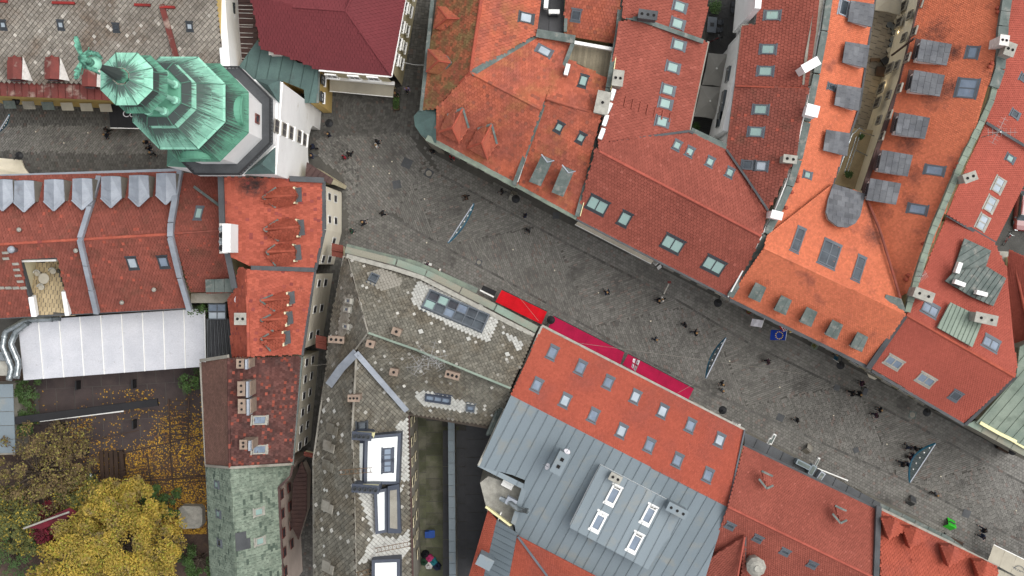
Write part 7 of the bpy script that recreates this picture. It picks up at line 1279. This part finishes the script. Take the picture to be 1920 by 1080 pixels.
for sx in (-1, 1):
    for y in (-1.35, 1.4): p = Vector((sx * .86, y, .33)); p.rotate(Matrix.Rotation(A_, 3, 'Z')); wh = MB().tube([c + p - Vector((.1, 0, 0)), c + p + Vector((.1, 0, 0))], .33, 16).build('wheel', 'metal_black', t)
    p = Vector((sx * .6, -2.1, .62)); p.rotate(Matrix.Rotation(A_, 3, 'Z')); MB().box(c + p, (.3, .12, .14), A_).build('headlight', 'glass_sky', t); p = Vector((sx * .95, -.85, .95)); p.rotate(Matrix.Rotation(A_, 3, 'Z')); MB().box(c + p, (.2, .12, .14), A_).build('mirror', 'metal_black', t)
# ================================================================ PEOPLE
def skin_mesh(name, V, E, rad, levels=1):
    me = bpy.data.meshes.new(name); me.from_pydata(V, E, []); o = bpy.data.objects.new(name, me); COL.objects.link(o); m = o.modifiers.new('s', 'SKIN'); m.use_smooth_shade = True
    sv = me.skin_vertices[0].data
    for i, r in enumerate(rad): sv[i].radius = r if isinstance(r, tuple) else (r, r)
    sv[0].use_root = True; s = o.modifiers.new('u', 'SUBSURF'); s.levels = levels; s.render_levels = levels
    dg = bpy.context.evaluated_depsgraph_get(); dg.update(); out = bpy.data.meshes.new_from_object(o.evaluated_get(dg)); bpy.data.objects.remove(o); out.materials.clear(); out.name = name; return out
def body_parts(stride, swing, lean=0.):
    hip, kn, an = .93, .5, .09; J = {}
    V = [(0, 0, hip), (0, .01 + lean * .3, 1.15), (0, lean * .8, 1.4), (0, lean, 1.5), (0, lean + .01, 1.56), (0, lean + .03, 1.66), (0, lean + .02, 1.74), (0, lean + .14, 1.64)]; E = [(0, 1), (1, 2), (2, 3), (3, 4), (4, 5), (5, 6), (5, 7)]; Rr = [(.15, .11), (.14, .1), (.17, .1), .06, .055, (.085, .1), (.06, .07), .02]
    legs = []; arms = []
    for s in (-1, 1):
        f = stride * s; i = len(V); V += [(s * .1, 0, hip - .06), (s * .11, f * .45 + .04, kn), (s * .11, f - .02 + (-.1 if f < 0 else 0), an + (.08 if f < 0 else 0)), (s * .12, f + .14, .04)]; E += [(0, i), (i, i + 1), (i + 1, i + 2), (i + 2, i + 3)]; Rr += [.09, .06, .045, .035]; legs.append(i)
        g = -swing * s; i = len(V); V += [(s * .19, lean * .8, 1.42), (s * .25, g * .4 + lean * .5, 1.16), (s * .24, g + .08, .95), (s * .235, g + .12, .88)]; E += [(2, i), (i, i + 1), (i + 1, i + 2), (i + 2, i + 3)]; Rr += [.06, .045, .032, .035]; arms.append(i); h = i + 3
        for k, (dx, L_) in enumerate(((-.03, .06), (-.01, .075), (.01, .07), (.03, .055), (-.045, .03))): V.append((s * .235 + dx, g + .14 + (.02 if k == 4 else 0), .88 - L_)); E.append((h, len(V) - 1)); Rr.append(.009)
    return V, E, Rr, legs, arms
variants = []
for stride, swing, lean in ((.3, .2, .04), (-.26, -.22, .03), (.04, .03, 0)):
    V, E, Rr, legs, arms = body_parts(stride, swing, lean); body = skin_mesh('person', V, E, Rr)
    # coat: torso and sleeves, trousers: legs, shoes
    cV = [V[0], (0, 0, .8), V[1], V[2], V[3]]; cE = [(0, 1), (0, 2), (2, 3), (3, 4)]; cR = [(.19, .15), (.2, .16), (.18, .14), (.21, .14), .08]
    for i in arms: k = len(cV); cV += [V[i], V[i + 1], V[i + 2]]; cE += [(3, k), (k, k + 1), (k + 1, k + 2)]; cR += [.085, .07, .055]
    coat = skin_mesh('coat', cV, cE, cR)
    tV = [V[0]]; tE = []; tR = [(.16, .13)]
    for i in legs: k = len(tV); tV += [V[i], V[i + 1], V[i + 2]]; tE += [(0, k), (k, k + 1), (k + 1, k + 2)]; tR += [.11, .08, .06]
    trou = skin_mesh('trousers', tV, tE, tR); sh = []
    for i in legs: x, y, z = V[i + 3]; sh.append((x, y, z))
    m_ = MB(); [m_.box((x, y - .06, .05 + (z - .04)), (.1, .29, .09), 0, taper=.8) for x, y, z in sh]; me = bpy.data.meshes.new('shoes'); me.from_pydata(m_.v, [], m_.f); hx, hy, hz = V[5]
    m_ = MB().lathe((hx, hy - .02, hz + .02), [(.085, -.12), (.112, -.03), (.11, .05), (.075, .1), (.02, .125)], 14); hair = bpy.data.meshes.new('hair'); hair.from_pydata(m_.v, [], m_.f); hair.polygons.foreach_set('use_smooth', [True] * len(hair.polygons))
    variants.append((body, coat, trou, me, hair))
def setm(o, m):
    if not o.data.materials: o.data.materials.append(M[m])
    o.material_slots[0].link = 'OBJECT'; o.material_slots[0].material = M[m]
def person(u, v, face, coat, trousers='cloth_black', hair='hair_dark', pose=0, label='', scale=1.0, bag=None):
    V_ = variants[pose]; o = bpy.data.objects.new('person', V_[0]); COL.objects.link(o); o.location = P(u, v, .05); o.rotation_euler.z = R(face) - math.pi / 2; o.scale = (scale,) * 3; setm(o, 'skin'); tag(o, label, 'person')
    for nm, me, m in (('coat', V_[1], coat), ('trousers', V_[2], trousers), ('shoes', V_[3], 'metal_black'), ('hair', V_[4], hair)):
        c = bpy.data.objects.new(nm, me); COL.objects.link(c); c.parent = o; setm(c, m)
    return o
for a in people_list if 'people_list' in globals() else []: pass
PEOPLE = [(207, 247, 60, 'black', 'upper person in black of the pair below the black awning'), (204, 256, 40, 'black', 'lower person in black of the pair below the black awning'),
 (279, 268, -60, 'black', 'top person of the trio in dark clothes below the copper roof'), (284, 279, -60, 'black', 'middle person of the trio in dark clothes below the copper roof'), (290, 288, -70, 'grey', 'lowest person in black and grey of the trio below the copper roof'),
 (619, 254, 190, 'black', 'person in black in front of the white tower near the lantern'), (590, 277, 180, 'navy', 'person in navy walking into the tower gate'), (589, 294, 180, 'navy', 'person in blue half inside the tower gate'),
 (648, 296, 230, 'red', 'person in a red coat beside one in black on the upper square'), (658, 290, 250, 'black', 'person in black next to the red coat on the upper square'), (709, 268, 20, 'black', 'upper person of the couple in the middle of the upper square'), (708, 275, 20, 'white', 'person in pale coat of the couple in the middle of the upper square'),
 (765, 169, 280, 'lilac', 'person in a lilac top in the alley mouth'), (743, 179, 0, 'brown', 'person in brown beside the planter'), (812, 285, 250, 'black', 'person in black below the green turret roof'), (849, 296, 260, 'red', 'person with red and white jacket at the corner house wall'),
 (683, 418, 30, 'black', 'person in black nearest the cream facade, upper of two'), (662, 434, 20, 'green', 'person in dark green beside the cream facade'), (719, 401, 10, 'black', 'person in black with pale bag left of the first hanging decoration'), (875, 371, 200, 'brown', 'person in brown standing above the first hanging decoration'),
 (985, 405, 160, 'navy', 'person in navy near the worn orange eave'), (990, 432, 240, 'black', 'person in black and green walking in mid street below the navy one'), (800, 497, 90, 'plum', 'person in plum behind the white board near the green cornice'), (825, 508, 150, 'white', 'person with white hat close to the green cornice'),
 (942, 300 + 60, 200, 'black', 'person in black sitting by the worn orange eave'), (1137, 548, 120, 'navy', 'lone person in navy in mid street above the magenta awnings'), (1233, 563, 200, 'black', 'person in black of the couple with a pole near the red eave'), (1240, 560, 200, 'white', 'person in cream coat of the couple near the red eave'),
 (1228, 635, 330, 'grey', 'person with white and grey clothes in mid street'), (1282, 608, 200, 'black', 'left person in black of the two walking apart in mid street'), (1301, 623, 20, 'black', 'right person in black of the two walking apart in mid street'), (1352, 718, 210, 'black', 'person in black below the second hanging decoration'), (1352, 730, 200, 'grey', 'person in grey just below the second hanging decoration'),
 (1437, 676, 200, 'plum', 'person in plum in mid street right of the second decoration'), (1491, 786, 160, 'black', 'person in black with pale bag in the lower street'), (1611, 717, 160, 'plum', 'topmost person of the group pushing a buggy'), (1594, 735, 180, 'black', 'left person of the group pushing a buggy'), (1607, 737, 180, 'black', 'person pushing the buggy'),
 (1645, 766, 170, 'black', 'upper person in black of the couple below the red roof'), (1638, 776, 190, 'plum', 'lower person in dark clothes of the couple below the red roof'), (1698, 836, 250, 'navy', 'leftmost person of the dark group beside the widest decoration'), (1711, 838, 200, 'black', 'second person of the dark group beside the widest decoration'), (1721, 841, 190, 'black', 'person of the dark group nearest the widest decoration'),
 (1707, 852, 190, 'navy', 'upper middle person in the second row of the dark group'), (1702, 856, 200, 'plum', 'lower middle person in the second row of the dark group'), (1688, 867, 170, 'black', 'left person of the lowest pair in the dark group'), (1697, 868, 190, 'navy', 'right person of the lowest pair in the dark group'),
 (1748, 923, 220, 'grey', 'person in grey below the widest decoration'), (1838, 990, 150, 'black', 'upper person of the couple at the lower right'), (1836, 1002, 160, 'navy', 'lower person of the couple at the lower right'), (1562, 660 + 4, 40, 'grey', 'person in grey at a table near the foot of the orange roof')]
for i, (u, v, f, c, l) in enumerate(PEOPLE): person(u, v, f, 'cloth_' + c, random.choice(['cloth_black', 'cloth_navy', 'cloth_grey']), 'hair_fair' if c in ('white', 'lilac', 'grey') else random.choice(['hair_dark', 'hair_dark', 'hair_fair']), i % 3, l, random.uniform(.95, 1.08))
t = thing('pushchair', 'grey pushchair in front of the walking group below the orange roof', 'pushchair', P(1619, 733, 0)); c = P(1619, 733, 0); MB().obox(c + Vector((0, 0, .62)), Vector((math.cos(R(-20)), math.sin(R(-20)), 0)), Vector((math.sin(R(20)), math.cos(R(20)), 0)), Vector((0, 0, 1)), (.45, .7, .12)).build('seat', 'cloth_grey', t); MB().tube([c + Vector((-.2, -.3, .9)), c + Vector((0, -.5, 1.0)), c + Vector((.25, -.3, .9))], .025, 6).build('handle', 'metal_silver', t)
for sx, sy in ((-.22, -.3), (.22, -.3), (-.22, .3), (.22, .3)): MB().tube([c + Vector((sx - .03, sy, .14)), c + Vector((sx + .03, sy, .14))], .13, 12).build('wheel', 'metal_black', t)
t = thing('wall_bracket_sign', 'thin white pole bracket with rusty end above the couple by the red eave', 'sign', P(1247, 545, 3)); MB().beam(P(1245, 551, 3.5), P(1254, 532, 3.8), .13, .06).build('arm', 'chimney_grey', t); MB().box(P(1255, 529, 3.8), (.35, .25, .2)).build('bracket', 'rust_red', t)
for u, v, r, z, m_, lb in ((1525, 648, .3, .5, 'stone_coping', 'pale green round tub on the pavement below the orange roof'), (1402, 584, .2, .6, 'paint_red', 'small red round bin below the orange eave')):
    c = P(u, v, .05); t = thing('plant_tub', lb, 'tub', c); MB().lathe(c, [(r * .8, 0), (r * 1.2, z), (r * 1.3, z + .04), (r * 1.1, z + .04), (r * 1.0, z - .06)], 18).build('tub', m_, t); leaves('plants', [tuple(c + Vector((0, 0, z))) + (r,)], 120, .06, 'leaf_olive', t)
